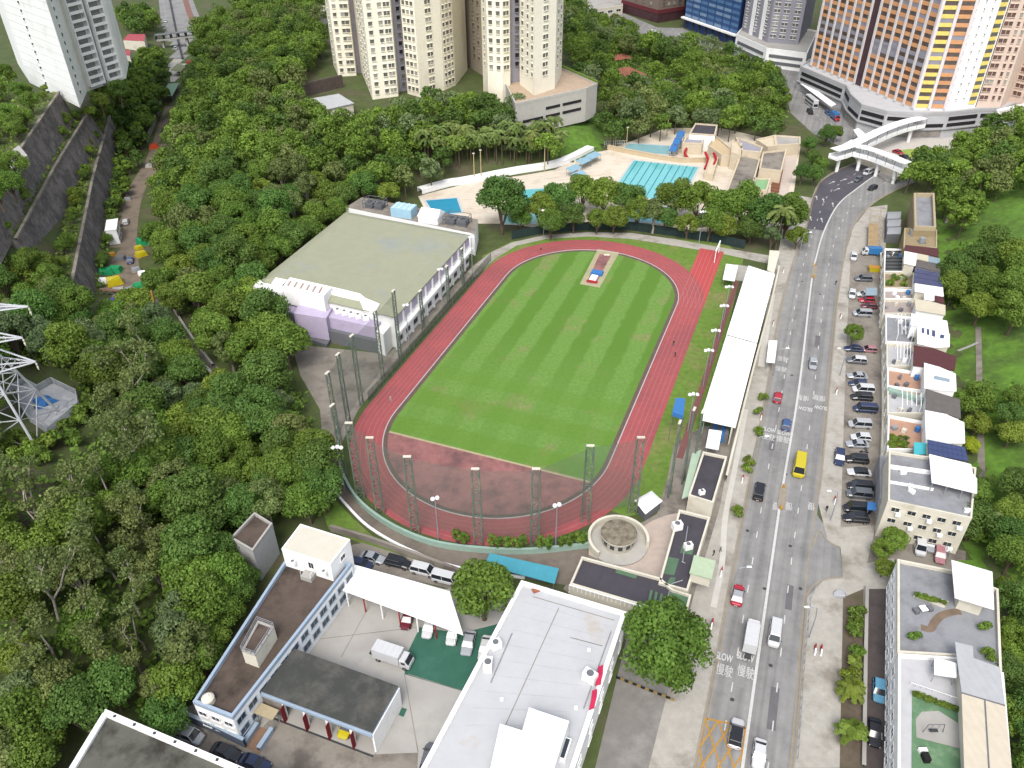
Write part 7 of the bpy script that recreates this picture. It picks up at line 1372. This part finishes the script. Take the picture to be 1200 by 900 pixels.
# ================= SWIMMING POOLS
M_tile = mat('cream_pool_tile', S(244, 232, 212, 1.8), .85, .05, .4, S(226, 206, 178), .12, .5, .72)
sheet('pool_deck', [(490, 230), (512, 224), (560, 212), (610, 206), (650, 199), (685, 180), (712, 176), (780, 150), (845, 150), (925, 168), (938, 172), (925, 262), (870, 272), (760, 270), (640, 268), (590, 262), (545, 262), (500, 250)], M_tile, .03, kind='structure')
for k in range(16):
    a, c = lerp(G(520, 245), G(560, 214), k/15), lerp(G(720, 262), G(700, 182), k/15); flat = MB(); flatline(flat, a, c, .16, .034); flat.build('deck_joint', mat('deck_joint', S(206, 190, 170), .9, .1), kind='structure')
def water(name, px, col, lanes=0):
    m = mat('water_'+name, col, .08, .06, .5, spec=.5, bump=.15, bscale=1.2); o = sheet('pool_water', px, m, .08, kind='structure'); A, B, Cc, D = [np.array(q[:2]) for q in gp(px, .1)]
    for k in range(lanes):
        u = (k+.5)/lanes; flat = MB(); flatline(flat, A+(B-A)*u, D+(Cc-D)*u, .35, .1); flat.build('lane_marking', mat('lane_blue', S(44, 130, 150), .3, .05), o)
    pts = ccw([q[:2] for q in gp(px, .1)]); MB().ring(inset(pts, -.8), inset(pts, -.02), .02, .14).build('pool_edge', mat('pool_edge_tile', S(226, 232, 232), .6, .04), None, kind='structure')
water('small', [(499, 235), (535, 232), (541, 249), (510, 252)], S(70, 176, 214)); water('teaching', [(604, 223), (637, 221), (643, 240), (606, 242)], S(130, 226, 232)); water('main', [(743, 188), (818, 196), (797, 236), (716, 228)], S(130, 224, 226), 9); water('paddling', [(737, 168), (785, 171), (783, 181), (728, 177)], S(164, 216, 222)); water('side', [(590, 252), (640, 250), (645, 262), (590, 262)], S(130, 226, 232)); water('hidden', [(738, 240), (790, 244), (780, 262), (722, 258)], S(96, 200, 220))
ws = smooth(gp([(492, 226), (525, 217), (545, 214), (600, 203), (648, 195), (672, 186), (692, 176)]), 4); lowwall('spectator_terrace', 'white curved stepped terrace along the far side of the pools', ws, 3.4, 1.8, M_wht, M_whtroof, 'terrace')
for k, (x, y) in enumerate(((682, 188), (670, 197), (693, 182), (676, 204))): at_top('shade_sail', 'pale blue shade sheet on the pool terrace, %s' % names[k], 'shade', [(x-7, y), (x+5, y-5), (x+12, y-1), (x, y+5)], 3, .1, mat('pale_blue_sheet', S(170, 212, 232), .6, .05), post=.08, group='pale blue pool shades')
lowwall('pool_wall', 'long cream parapet wall between paddling pool and main pool', smooth(gp([(712, 175), (745, 182), (795, 190), (830, 190)]), 3), .8, 2., mat('cream_wall', S(236, 214, 178), .85, .05)); fence('white_railing', 'white railing at the far corner of the pool deck', gp([(708, 172), (735, 171)]), 2.4, M_wht, pm=M_wht, panel=False, post=.8, cat='railing')
for i, (x, y, hh) in enumerate(((556, 212, 11), (564, 211, 12), (638, 200, 10), (734, 171, 8), (781, 160, 9), (721, 170, 5))): p_ = G(x, y); t = thing('pole', 'tall cream pole at the pool terrace, %s from the left' % names[i], 'pole', p_, 0, 'cream poles round the pools'); MB().tube((0, 0, 0), (0, 0, hh), .22, 6, .14).build('shaft', mat('cream_pole', S(226, 206, 150), .7, .06), t, False); MB().box((0, 0, hh), (.9, .4, .3)).build('cap', M_cream, t, False)
MBx = mat('beige_building', S(234, 218, 190, 1.8), .85, .06)
for lab, px, z, rf, wl in (('long grey roofed pool building running down towards the road', [(868, 180), (891, 186), (879, 229), (849, 230)], 5, M_conc_d, MBx), ('grey roofed pool building next to the cream walkway', [(894, 178), (922, 175), (916, 200), (890, 197)], 6, M_conc_d, MBx), ('pool kiosk with a pale green roof', [(884, 208), (903, 209), (899, 223), (882, 221)], 5, mat('pale_green_felt', S(160, 206, 150), .9, .06), MBx), ('white pool house with a black sunken roof', [(815, 144), (841, 146), (838, 158), (808, 156)], 7, M_bitumen, M_wht), ('cream stair house beside the slides', [(858, 164), (870, 168), (868, 181), (857, 178)], 7, MBx, MBx), ('pool building with a grey hipped roof', [(862, 160), (894, 172), (892, 178), (870, 176)], 7, M_tgrey, MBx), ('low grey roofed changing block by the slides', [(804, 160), (826, 160), (823, 168), (800, 167)], 5, M_tgrey, MBx), ('cream building at the head of the walkway', [(886, 163), (908, 158), (910, 170), (900, 172)], 6, MBx, MBx), ('grey pump house with a blue tank at the walkway corner', [(908, 158), (938, 160), (938, 168), (910, 170)], 5, M_conc, MBx)):
    bldg('pool_building', lab, px, z, wall=wl, roof=rf, ph=.6, pt=.5, pmat=MBx)
sheet('cream_walkway', [(923, 174), (938, 171), (921, 236), (905, 236)], mat('walkway_tile', S(236, 220, 206), .9, .06), .06, kind='structure')
for k in range(9): a, c = G(905-k*.3, 206+k*3), G(916-k*.6, 207+k*3.2); MB().wall(a, c, .9, 0, 2.6-k*.28).build('stair_flight', mat('brown_stair', S(160, 110, 84), .9, .1), None, label='brown step of the stair down from the walkway', cat='step', group='steps by the walkway')
for i, (x, y) in enumerate(((797, 157), (793, 165), (789, 173))): c = G(x, y, 4); at_top('slide_cover', 'bright blue slide cover on the pool tower, %s from the top' % names[i], 'slide cover', [(x-5, y+3), (x-2, y-4), (x+6, y-3), (x+3, y+4)], 4+.6*(2-i), .3, M_blue, post=.15)
for i, (pts_) in enumerate(([(803, 166), (806, 170), (803, 176), (807, 179)], [(826, 182), (830, 186), (827, 191)], [(836, 183), (839, 187), (835, 193), (831, 199)])):
    t = thing('water_slide', 'red tubular water slide, %s' % ('left beside the blue covers', 'middle short one', 'right one by the kiosk')[i], 'water slide', G(*pts_[-1])); sm = smooth([q[:2] for q in gp(pts_, 3)], 4); n_ = len(sm)
    MB().path([(*q, .6+3.6*(1-k/(n_-1))) for k, q in enumerate(sm)], [.55]*n_, 6).build('chute', M_red, t)
    for k in (0, n_//2): MB().tube((*sm[k], 0), (*sm[k], .6+3.6*(1-k/(n_-1))), .1, 5).build('support', M_wht, t)
b = bldg('slide_platform', 'cream platform with steps beside the red slides', [(833, 182), (842, 184), (836, 204), (826, 202)], 3, wall=MBx, roof=MBx, ph=.5)
b = bldg('sun_terrace', 'stepped cream sun terrace between slides and grey roofed building', [(838, 158), (856, 173), (866, 182), (846, 181), (830, 170)], 5, wall=MBx, roof=mat('terrace_tile', S(232, 208, 168), .9, .06), ph=.8, pmat=MBx)
# trees along the pools and the far bend
ROW0 = [(610, 262, 'mid', .8), (645, 270, 'blue', .75), (672, 262, 'dark', .85), (700, 262, 'mid', .85), (748, 258, 'mid', .9), (780, 262, 'dark', .85), (806, 268, 'mid', .85), (850, 272, 'mid', .9), (880, 274, 'dark', .85), (905, 282, 'blue', .7), (935, 280, 'mid', .8)]
for i, (x, y, k, s) in enumerate(ROW0): plant_px({'mid': 'bmid', 'dark': 'bdark'}.get(k, k), x, y-4, 5, 'lower tree in front of the row behind the far bend, %s from the left' % names[i], 'front trees along the far bend', z=0., scale=s*1.15)
ROW = [(588, 252, 'big', 1.05, 'huge dark round tree at the far left of the track'), (632, 250, 'mid', .95, 'tree behind the far bend, left of the open gap'), (655, 240, 'dark', .95, 'tree behind the far bend with pale gaps in its crown'), (682, 234, 'mid', .95, 'bright tree in the row behind the far bend'), (708, 237, 'mid', 1.0, 'broad tree in front of the main pool, left'), (735, 240, 'dark', .95, 'dark tree in front of the main pool, middle'), (766, 256, 'olive', .9, 'pale olive tree standing alone on the grass of the far bend'), (792, 240, 'mid', 1.0, 'bushy tree in front of the main pool, right'), (818, 247, 'mid', 1.0, 'bushy tree left of the long grey roofed pool building'), (845, 250, 'light', .95, 'yellowish tree below the long grey roofed pool building'), (868, 254, 'mid', 1.05, 'large tree below the pale green kiosk roof'), (893, 262, 'dark', 1., 'dark tree behind the far end of the grandstand'), (922, 262, 'mid', .95, 'tree overhanging the pavement near the resurfaced road'), (912, 275, 'palm', 1.0, 'feathery palm behind the far end of the grandstand'), (646, 262, 'mid', .7, 'small tree in front of the pool terrace'), (720, 256, 'mid', .75, 'small leafy tree inside the screened fence'), (832, 266, 'mid', .75, 'low tree inside the screened fence, right')]
for i, (x, y, k, s, lab) in enumerate(ROW): plant_px({'mid': 'bmid', 'dark': 'bdark', 'big': 'bdark', 'light': 'bmid'}.get(k, k), x, y, 5.5 if i else 7, lab, 'trees along the far bend', z=0., scale=s*(1.5 if i else 1.7))
for i in range(36): x = 498+i*4.5+random.uniform(-2, 2); y = 176+random.uniform(-9, 9)-i*.15; p_ = terr_hit(x, y+14); plant('palm', p_[0], p_[1], 'fan crowned palm in the row above the white pool terrace', 'palms above the pool terrace', 1.3)
for i, (x, y, k) in enumerate(((953, 186, 'dark'), (955, 205, 'dark'), (962, 193, 'mid'), (940, 205, 'dark'), (979, 155, 'mid'), (969, 160, 'dark'), (948, 172, 'dark'))): plant_px(k, x, y, 4.5, 'dark tree on the corner inside the bend, %s' % names[i], 'trees inside the bend', z=0., scale=.8)
# park bits
sheet('park_path', [(724, 88), (740, 96), (790, 92), (800, 98), (750, 106), (722, 96)], M_pave, .05, kind='structure'); 
for i, (x, y) in enumerate(((727, 74), (733, 90), (742, 94))): c = G(x, y); t = thing('pavilion', 'terracotta roofed park pavilion, %s from the top' % names[i], 'pavilion', c, .4); MB().loft([[(-6, -4, 3), (6, -4, 3), (6, 4, 3), (-6, 4, 3)], [(-2, -.3, 5), (2, -.3, 5), (2, .3, 5), (-2, .3, 5)]]).build('roof', mat('terracotta_roof', S(176, 112, 92), .9, .1), t, False); [MB().tube((sx*5, sy*3.2, 0), (sx*5, sy*3.2, 3), .2, 5).build('column', M_wht, t, False) for sx in (-1, 1) for sy in (-1, 1)]
plant_px('lime', 722, 56, 5, 'golden yellow tree in the park left of the street', None, scale=1.1); plant_px('light', 762, 56, 5, 'big light green tree in the park below the far buses', None, scale=1.5)
# ================= WORKS ROAD, STONE WALLS, PYLON
M_works = mat('works_road', S(150, 136, 118), .95, .14, .4, S(118, 108, 98), .12)
strip('works_road', smooth(gp([(205, 92), (188, 140), (172, 185), (150, 222), (134, 262), (126, 310), (117, 352)]), 4), smooth(gp([(226, 90), (212, 135), (196, 180), (170, 222), (161, 268), (163, 310), (172, 352)]), 4), M_works, .06, kind='structure')
strip('nullah_path', smooth(gp([(183, 372), (200, 395), (222, 420), (252, 446)]), 4), smooth(gp([(196, 366), (214, 388), (238, 412), (266, 440)]), 4), mat('nullah_concrete', S(134, 128, 118), .9, .12), .06, kind='structure')
lowwall('channel_wall', 'grey channel wall along the path below the works road', smooth(gp([(186, 360), (196, 385), (218, 412), (252, 447)]), 3), .6, 2.5, M_conc_d, M_conc); lowwall('channel_wall', 'pale kerb wall on the right of the channel path', smooth(gp([(205, 366), (226, 398), (250, 430)]), 3), .4, 1., M_conc)
lowwall('roadside_wall', 'pale wall on the left edge of the works road', smooth(gp([(190, 122), (180, 150), (172, 168)]), 3), .5, 2.2, M_conc); lowwall('roadside_wall', 'grey wall on the right edge of the works road', smooth(gp([(226, 96), (214, 122), (206, 140)]), 3), .5, 1.8, M_conc_d)
# three tiers of dark stone wall, each with its berm
BERM = []
def tier(label, base, top, z0, z1, back):
    n = 12; b = resample([q[:2] for q in gp(base, z0)], n); tp = resample([q[:2] for q in gp(top, z1)], n); dr = np.array(b[-1])-np.array(b[0]); dr = dr/np.hypot(*dr); nw = np.array([dr[1], -dr[0]]); nw = nw if nw[0] < 0 else -nw; c = b[n//2]; t = thing('stone_wall', label, 'stone wall', (c[0], c[1], z0)); mb = MB(); bm_ = MB()
    bt = [np.array(b[i])+nw*3.0 for i in range(n)] 
    for i in range(n-1):
        m_ = 5
        for k in range(m_):
            f = lambda j, s: tuple(np.array(b[j])*(1-s)+bt[j]*s)+((z0-1)+(z1-z0+1)*s,)
            mb.poly([f(i, k/m_), f(i+1, k/m_), f(i+1, (k+1)/m_), f(i, (k+1)/m_)])
        bm_.poly([(*bt[i], z1), (*bt[i+1], z1), (*(bt[i+1]+nw*back), z1+.4), (*(bt[i]+nw*back), z1+.4)])
    mb.build('stone_face', M_stone, t); bm_.build('berm', mat('berm_soil', S(96, 112, 58), .95, .2, .5, S(134, 126, 108), .15), t)
    cp = MB(); l, r = band([tuple(q) for q in bt], .9)
    for i in range(n-1): cp.poly([(*l[i], z1+.35), (*r[i], z1+.35), (*r[i+1], z1+.35), (*l[i+1], z1+.35)]); cp.poly([(*r[i], z1-.3), (*r[i+1], z1-.3), (*r[i+1], z1+.35), (*r[i], z1+.35)]); cp.poly([(*l[i], z1-.3), (*l[i+1], z1-.3), (*l[i+1], z1+.35), (*l[i], z1+.35)])
    cp.build('coping', M_conc_d, t)
    for i in (0, n-1): MB().poly([(*b[i], z0-1), (*bt[i], z1), (*(bt[i]+nw*back), z1+.4), (*(bt[i]+nw*back), z0-6), (*b[i], z0-6)]).build('end_wall', M_stone, t)
    for i in range(n-1):
        for _ in range(70):
            u, v = random.random(), random.uniform(1., back); q = (np.array(bt[i])*(1-u)+np.array(bt[i+1])*u)+nw*v; BERM.append((q[0], q[1], z1+.3+random.uniform(0, .9)))
    for i in range(n-1):
        for u in (.05, .35, .68):
            q = np.array(bt[i])*(1-u)+np.array(bt[i+1])*u+nw*random.uniform(2, back-2); plant(random.choice(['bush', 'bush', 'light', 'mid']), q[0], q[1], 'scrubby tree on the berm of the %s' % label.split(' with')[0], 'scrub on the %s' % label.split(' with')[0], random.uniform(.35, .6) if True else 1, z=z1)
tier('lowest dark stone retaining wall beside the works road', [(146, 165), (130, 240), (112, 368)], [(130, 165), (104, 250), (85, 345)], 0, 11, 6)
tier('middle dark stone retaining wall with a pale coping path', [(122, 158), (87, 225), (46, 315)], [(92, 165), (59, 225), (40, 300)], 11.3, 21, 6)
tier('highest dark stone retaining wall near the white tower', [(90, 140), (42, 225), (0, 305)], [(62, 118), (25, 180), (-10, 260)], 21.3, 32, 14)
BP = np.array(BERM); BN = RNG.normal(size=BP.shape)*.7+np.array([0, 0, .8]); BN /= np.linalg.norm(BN, axis=1)[:, None]; link('berm_growth', cards('berm_growth', BP, BN, RNG.uniform(.5, 1.3, len(BP)), RNG.uniform(0, 1, len(BP)), LM['mid']), kind='stuff', label='rough green growth on the berms of the stone walls', cat='scrub')
for i, (x, y) in enumerate(((12, 140), (20, 160), (5, 155), (2, 215), (15, 225), (8, 90), (-2, 110), (24, 112), (38, 128), (30, 145), (0, 235), (20, 205))): p_ = G(x, y, 34); plant('mid', p_[0], p_[1], 'bushy tree on top of the stone walls at the left edge, %s' % names[i], 'trees on top of the walls', .85, z=31.5)
p_ = G(20, 185, 32); MB().prism([q[:2] for q in gp([(-5, 190), (22, 170), (32, 182), (5, 205)], 33)], 30, 33).build('concrete_slab', M_conc, None, label='plain grey concrete slope cap above the highest stone wall', cat='slab')
# things on the works road
c = G(136, 280); t = thing('site_cabin', 'white two storey site cabin on the left of the works road', 'cabin', c, heading(136, 280, -3, 20)); MB().box((0, 0, 2.6), (9, 3.4, 5.2)).build('wall', M_wht, t, False); MB().box((0, 0, 5.25), (9.3, 3.7, .15)).build('roof', M_whtroof, t, False)
for k in range(3): MB().box((-3+3*k, 1.72, 3.8), (1.4, .08, 1.)).build('window', M_glass, t, False); MB().box((-3+3*k, 1.72, 1.3), (1.4, .08, 1.)).build('window', M_glass, t, False)
car('hatch', 'white', G(148, 262), heading(148, 262, 4, -20), 'white pickup beside the site cabin'); car('hatch', 'blue', G(153, 307), heading(153, 307, 0, -20), 'blue car in the middle of the works road')
def heap(label, x, y, m, s=1., cat='tarpaulin'):
    c = G(x, y); t = thing('covered_stack', label, cat, c, random.random(), None); MB().loft([[(-1.6*s, -1.3*s, 0), (1.6*s, -1.3*s, 0), (1.6*s, 1.3*s, 0), (-1.6*s, 1.3*s, 0)], [(-1.3*s, -1*s, 1.4*s), (1.2*s, -1.1*s, 1.6*s), (1.3*s, 1*s, 1.3*s), (-1.2*s, 1.1*s, 1.5*s)]]).build('cover', m, t, False); MB().box((0, 0, .12), (3.4*s, 2.8*s, .24)).build('pallet', mat('pallet_wood', S(180, 150, 110), .9, .15), t, False)
M_gnet = mat('green_site_net', S(40, 176, 110), .8, .1, 1.5)
for i, (x, y, s) in enumerate(((170, 286, 1.5), (125, 322, 1.4), (136, 319, 1.3), (165, 338, 1.2))): heap('bright green covered stack on the works road, %s' % ('right side above the blue car', 'left of a pair', 'right of a pair', 'right side near the trench')[i], x, y, M_gnet, s)
heap('yellow covered skip at the near end of the works road', 135, 333, PAINT['yellow'], 1.5, 'skip'); heap('violet blue tarpaulin over the trench at the near end of the works road', 134, 359, mat('violet_blue_tarp', S(84, 92, 184), .7, .1), 1.5); heap('white sheet stack left of the yellow skip', 123, 332, M_wht, 1.1); heap('red and orange cover lying far up the works road', 181, 174, mat('orange_red_cover', S(226, 86, 50), .8, .15), 1.3); heap('tan sand pile with orange boards near the trench', 158, 357, mat('sand', S(206, 160, 92), .95, .15), 1.8, 'sand pile')
heap('yellow excavator attachment left of the green stack', 166, 300, PAINT['yellow'], 1.1, 'equipment')
for i, (x, y, m, s, lab) in enumerate(((142, 305, M_grey, 1.0, 'grey machine box left of the blue car on the works road'), (160, 318, M_steel, .9, 'steel panel stack right of the blue car on the works road'), (140, 344, M_conc, 1.2, 'pale rubble heap before the works trench'), (152, 342, M_steel, .9, 'galvanised plate stack before the works trench'), (167, 322, M_wht, .8, 'small white tank beside the right edge of the works road'), (131, 300, M_yell, .8, 'amber barrier stack beneath the site cabin'), (163, 292, PAINT['yellow'], .8, 'yellow generator right of the works road'), (176, 196, M_conc, 1.0, 'pale concrete heap far up the works road'), (150, 235, M_steel, .8, 'pipe stack above the site cabin'))): heap(lab, x, y, m, s, 'site material')
t = thing('scaffold', 'grey scaffold bridge across the near end of the works road', 'scaffold', G(148, 352)); a, c = G(120, 347), G(172, 351)
for k in range(9):
    q = np.array(lerp(a, c, k/8)); MB().tube(q, q+np.array([0, 0, 2.6]), .09, 4).build('standard', M_steel, t)
for zz in (1.2, 2.6): MB().tube(np.array(a)+[0, 0, zz], np.array(c)+[0, 0, zz], .08, 4).build('ledger', M_steel, t)
MB().wall(a, c, 1.4, 2.3, 2.45).build('deck', mat('rusty_deck', S(150, 112, 84), .9, .15), t)
t = thing('sheet_piles', 'yellow brown strut frame at the right of the works trench', 'strut', G(178, 355)); MB().tube(G(176, 340), G(183, 368)+np.array([0, 0, .6]), .5, 6).build('strut', mat('ochre_steel', S(206, 170, 84), .8, .1), t); MB().tube(G(160, 352)+np.array([0, 0, 1.4]), G(178, 350)+np.array([0, 0, 1.4]), .35, 6).build('cross_strut', MATS['ochre_steel'], t)
# top left: far road, footbridge, sheds, red roofs
sheet('far_road', [(186, 0), (190, 40), (200, 72), (240, 70), (238, 30), (226, 0), (215, -20), (180, -20)], M_asph, .06, kind='structure'); sheet('far_road', [(196, 70), (240, 68), (226, 94), (200, 96)], M_conc, .065, kind='structure')
t = thing('footbridge', 'grey footbridge crossing the far road at the top left', 'footbridge', G(215, 55)); a, c = G(183, 46, 6), G(252, 38, 6); MB().wall(a, c, 4, 5, 5.8).build('deck', M_conc, t); MB().wall(a, c, 4.4, 8.2, 8.5).build('roof', M_grey, t)
for k in range(9): q = lerp(a, c, k/8); MB().box((q[0], q[1], 7), (.4, 3.6, 2.4)).build('post', M_grey, t)
for u in (.1, .5, .9): q = lerp(a, c, u); MB().box((q[0], q[1], 2.5), (1.2, 2, 5)).build('pier', M_conc, t)
M_rr = mat('red_roof_sheet', S(196, 92, 100), .8, .07)
for i, px in enumerate(([(144, 47), (150, 40), (170, 40), (169, 48)], [(141, 64), (144, 58), (153, 59), (152, 65)])): bldg('red_roofed_house', 'red roofed house between the white tower and the far road, %s' % ('larger upper', 'smaller lower')[i]+' one', px, 9, wall=M_cream, roof=M_rr, ph=.1, pmat=M_rr)
for i, (px, m) in enumerate((([(188, 113), (197, 98), (210, 97), (202, 112)], mat('sage_roof', S(150, 186, 156), .8, .05)), ([(200, 82), (208, 74), (218, 77), (212, 84)], mat('olive_shed_roof', S(138, 146, 110), .8, .08)))): at_top('shed', ('sage green' if i == 0 else 'olive')+' roofed open shed on the works road, %s one' % ('nearer', 'farther')[i], 'shed', px, 3.5, .2, m, post=.12)
heap('bright red gate panel stack near the footbridge', 224, 76, M_red, 1.4, 'gate'); car('saloon', 'white', G(194, 26), heading(194, 26, 3, 20), 'white car on the far road at the top left')
bldg('white_block', 'small white block at the top of the woods beside the left cream tower', [(362, 10), (372, 4), (384, 8), (376, 20)], EZ+8, EZ-6, wall=M_cream, roof=M_conc, ph=.5)
# pylon and its fenced platform
PB = terr_hit(16, 507); bz = PB[2]
def zrow(row): return next((z for z in np.arange(0, 80, .5) if PX(PB+np.array([0, 0, z]))[1] < row), 40)
t = thing('pylon', 'pale steel lattice pylon at the left edge with its cross arms', 'pylon', PB, heading(24, 508, 20, -2)); Hp = 52.; hb, ht = 7.0, 1.1; hwz = lambda z: hb+(ht-hb)*min(z/26., 1)
M_pyl = mat('pylon_steel', S(206, 209, 212, 1.7), .55, .06, 2.)
for sx in (-1, 1):
    for sy in (-1, 1): MB().path([(sx*hwz(z), sy*hwz(z), z) for z in (-2, 13, 26, Hp)], [.3, .26, .22, .16], 6).build('leg', M_pyl, t, False)
br = MB(); zs = [0, 7, 13, 18, 22, 26, 30, 33, 36, 39, 42, 45, 48, 51]
for z0_, z1_ in zip(zs[:-1], zs[1:]):
    for (ax, ay), (bx_, by) in (((-1, -1), (1, -1)), ((1, -1), (1, 1)), ((1, 1), (-1, 1)), ((-1, 1), (-1, -1))):
        a0, a1 = hwz(z0_), hwz(z1_); br.tube((ax*a0, ay*a0, z0_), (bx_*a1, by*a1, z1_), .11, 4).tube((bx_*a0, by*a0, z0_), (ax*a1, ay*a1, z1_), .11, 4).tube((ax*a1, ay*a1, z1_), (bx_*a1, by*a1, z1_), .13, 4)
br.build('bracing', M_pyl, t, False, kind='stuff')
tips = []
for row, al in ((431, 10.5), (404, 10.), (369, 13.5)):
    z = zrow(row)
    for s in (-1, 1):
        w_ = hwz(z); am = MB()
        for sy in (-1, 1): am.tube((s*w_, sy*w_, z), (s*al, 0, z+.2), .22, 5).tube((s*w_, sy*w_, z+2.2), (s*al, 0, z+.2), .2, 5)
        for k in range(1, 5): u = k/5; am.tube((s*(w_+(al-w_)*u), w_*(1-u), z), (s*(w_+(al-w_)*u), 0, z+2.2*(1-u)), .12, 4).tube((s*(w_+(al-w_)*u), -w_*(1-u), z), (s*(w_+(al-w_)*u), w_*(1-u), z), .12, 4)
        arm = am.build('cross_arm', M_pyl, t, False); MB().lathe([(.12, 0), (.22, -.4), (.12, -.8), (.22, -1.2), (.1, -1.8)], (s*al, 0, z), 8).build('insulator', M_cream, arm, False)
        if s > 0: tips.append(Matrix.Rotation(t.rotation_euler[2], 3, 'Z') @ Vector((al, 0, z-1.8)) + Vector(PB))
pz = terr_hit(60, 485)[2]+1.2; pf = [(12, 460), (30, 449), (46, 458), (62, 449), (91, 463), (93, 478), (58, 508), (36, 494)]; pw = ccw([q[:2] for q in gp(pf, pz)]); t = thing('platform', 'grey fenced steel platform in the wood at the foot of the pylon', 'platform', (*np.mean(pw, 0), pz-2)); MB().prism(pw, pz-.5, pz).build('deck', mat('platform_steel', S(196, 198, 200), .7, .12, .8), t)
for i in range(len(pw)):
    a, c = pw[i], pw[(i+1) % len(pw)]; MB().wall(lerp(a, c, .02), lerp(a, c, .98), .1, pz+.1, pz+1.7).build('fence_panel', mat('galvanised_mesh', S(206, 212, 216, 1.6), .6, .1, 1.2, alpha=.5), t); MB().tube((*a, pz+1.7), (*c, pz+1.7), .07, 4).build('rail', M_pyl, t); MB().tube((*a, pz+.9), (*c, pz+.9), .05, 4).build('rail', M_pyl, t); MB().tube((*a, pz-4), (*a, pz), .15, 5).build('support', M_pyl, t); MB().tube((*a, pz), (*a, pz+1.7), .08, 5).build('post', M_steel, t)
tz = MB(); q = G(51, 470, pz+.5); t = thing('tarpaulin', 'crumpled bright blue tarpaulin on the pylon platform', 'tarpaulin', (q[0], q[1], pz)); 
rr_ = [(math.cos(a)*(2.6+.9*math.sin(3*a)), math.sin(a)*(2.+.6*math.cos(4*a))) for a in np.linspace(0, 2*PI, 17)[:-1]]; MB().loft([[(x, y, .02) for x, y in rr_], [(x*.8, y*.8, .7+.3*math.sin(5*x)) for x, y in rr_], [(x*.3, y*.3, 1.1) for x, y in rr_]]).build('sheet', M_blue, t, False); MB().box((-.6, -1.6, .15), (1., .8, .3)).build('weight', M_grey, t, False)
person(tuple(G(41, 479, pz)), 1., 'worker in a yellow vest standing on the pylon platform', 'yellow', 'black'); 
for i, (x, y) in enumerate(((60, 478), (72, 482), (66, 490), (78, 474), (55, 488), (80, 466))): q = G(x, y, pz+.2); t = thing('steel_bundle', 'pale bundle of steel on the pylon platform, %s' % names[i], 'steel bundle', (q[0], q[1], pz), random.uniform(0, 3), 'steel bundles on the platform'); [MB().tube((-1.4, k*.25, .15), (1.4, k*.25, .15), .1, 5).build('bar', M_pyl, t, False) for k in range(4)]
e0 = G(58, 450, pz+3)
for i, tp in enumerate(tips[:3]): MB().tube(tp, tuple(e0+np.array([i*.8, 0, 0])), .05, 4).build('cable', M_grey, None, label='thin cable from the %s pylon arm down to the platform' % ('lowest', 'middle', 'highest')[i], cat='cable')

plant_px('dark', 112, 104, 26, 'tree in front of the white tower base, fourth from the right', 'trees at the white tower base', z=22., scale=0.9)
plant_px('mid', 128, 108, 26, 'tree in front of the white tower base, second from the right', 'trees at the white tower base', z=22., scale=0.8)
plant_px('dark', 140, 112, 26, 'tree in front of the white tower base, first from the right', 'trees at the white tower base', z=22., scale=0.85)
plant_px('mid', 118, 122, 26, 'tree in front of the white tower base, third from the right', 'trees at the white tower base', z=22., scale=0.8)
plant_px('light', 104, 128, 26, 'tree in front of the white tower base, fifth from the right', 'trees at the white tower base', z=22., scale=0.6)
plant_px('blue', 50, 100, 26, 'tree in front of the white tower base, sixth from the right', 'trees at the white tower base', z=22., scale=0.6)

plant_px('bmid', 30, 300, 14, 'tree growing against the lower end of the stone walls, second from the left', 'trees at the wall ends', z=8., scale=1.0)
plant_px('bdark', 46, 312, 14, 'tree growing against the lower end of the stone walls, third from the left', 'trees at the wall ends', z=8., scale=1.0)
plant_px('bmid', 16, 292, 14, 'tree growing against the lower end of the stone walls, first from the left', 'trees at the wall ends', z=8., scale=1.0)
plant_px('bmid', 60, 330, 14, 'tree growing against the lower end of the stone walls, fifth from the left', 'trees at the wall ends', z=8., scale=1.0)
plant_px('bdark', 72, 345, 14, 'tree growing against the lower end of the stone walls, sixth from the left', 'trees at the wall ends', z=8., scale=1.0)
plant_px('bmid', 88, 352, 14, 'tree growing against the lower end of the stone walls, seventh from the left', 'trees at the wall ends', z=8., scale=1.0)
plant_px('bmid', 30, 322, 14, 'tree growing against the lower end of the stone walls, fourth from the left', 'trees at the wall ends', z=8., scale=1.0)

lowwall('median_barrier', 'dark central barrier along the far road at the top left', smooth(gp([(198, -5), (203, 20), (208, 45), (214, 70)]), 3), .8, 1., M_dgrey)
l1, r1 = band(smooth(gp([(216, -5), (222, 15), (230, 34), (236, 62)])), 4); strip('red_verge', l1, r1, mat('brick_red_paving', S(150, 112, 98), .9, .1), .075, kind='structure'); dashes('lane_dash', [q[:2] for q in gp([(191, 0), (197, 35), (203, 68)])], M_paint, 2, 5, .25, .08)
dashes('lane_dash', [q[:2] for q in gp([(930, 95), (945, 120), (968, 148)])], M_paint, 2, 5, .25, .08); car('saloon', 'silver', G(206, 58), heading(206, 58, 2, 14), 'silver car on the far road beneath the grey footbridge')

for i, (x, y) in enumerate(((20, 520), (36, 524), (52, 528), (66, 522), (80, 508), (96, 494), (104, 480), (102, 464), (30, 538), (50, 542), (10, 532), (88, 520))):
    q = terr_hit(x, y); plant('bush', q[0], q[1], 'leafy bush on the slope round the pylon platform', 'bushes round the pylon platform', 2.0, z=q[2])
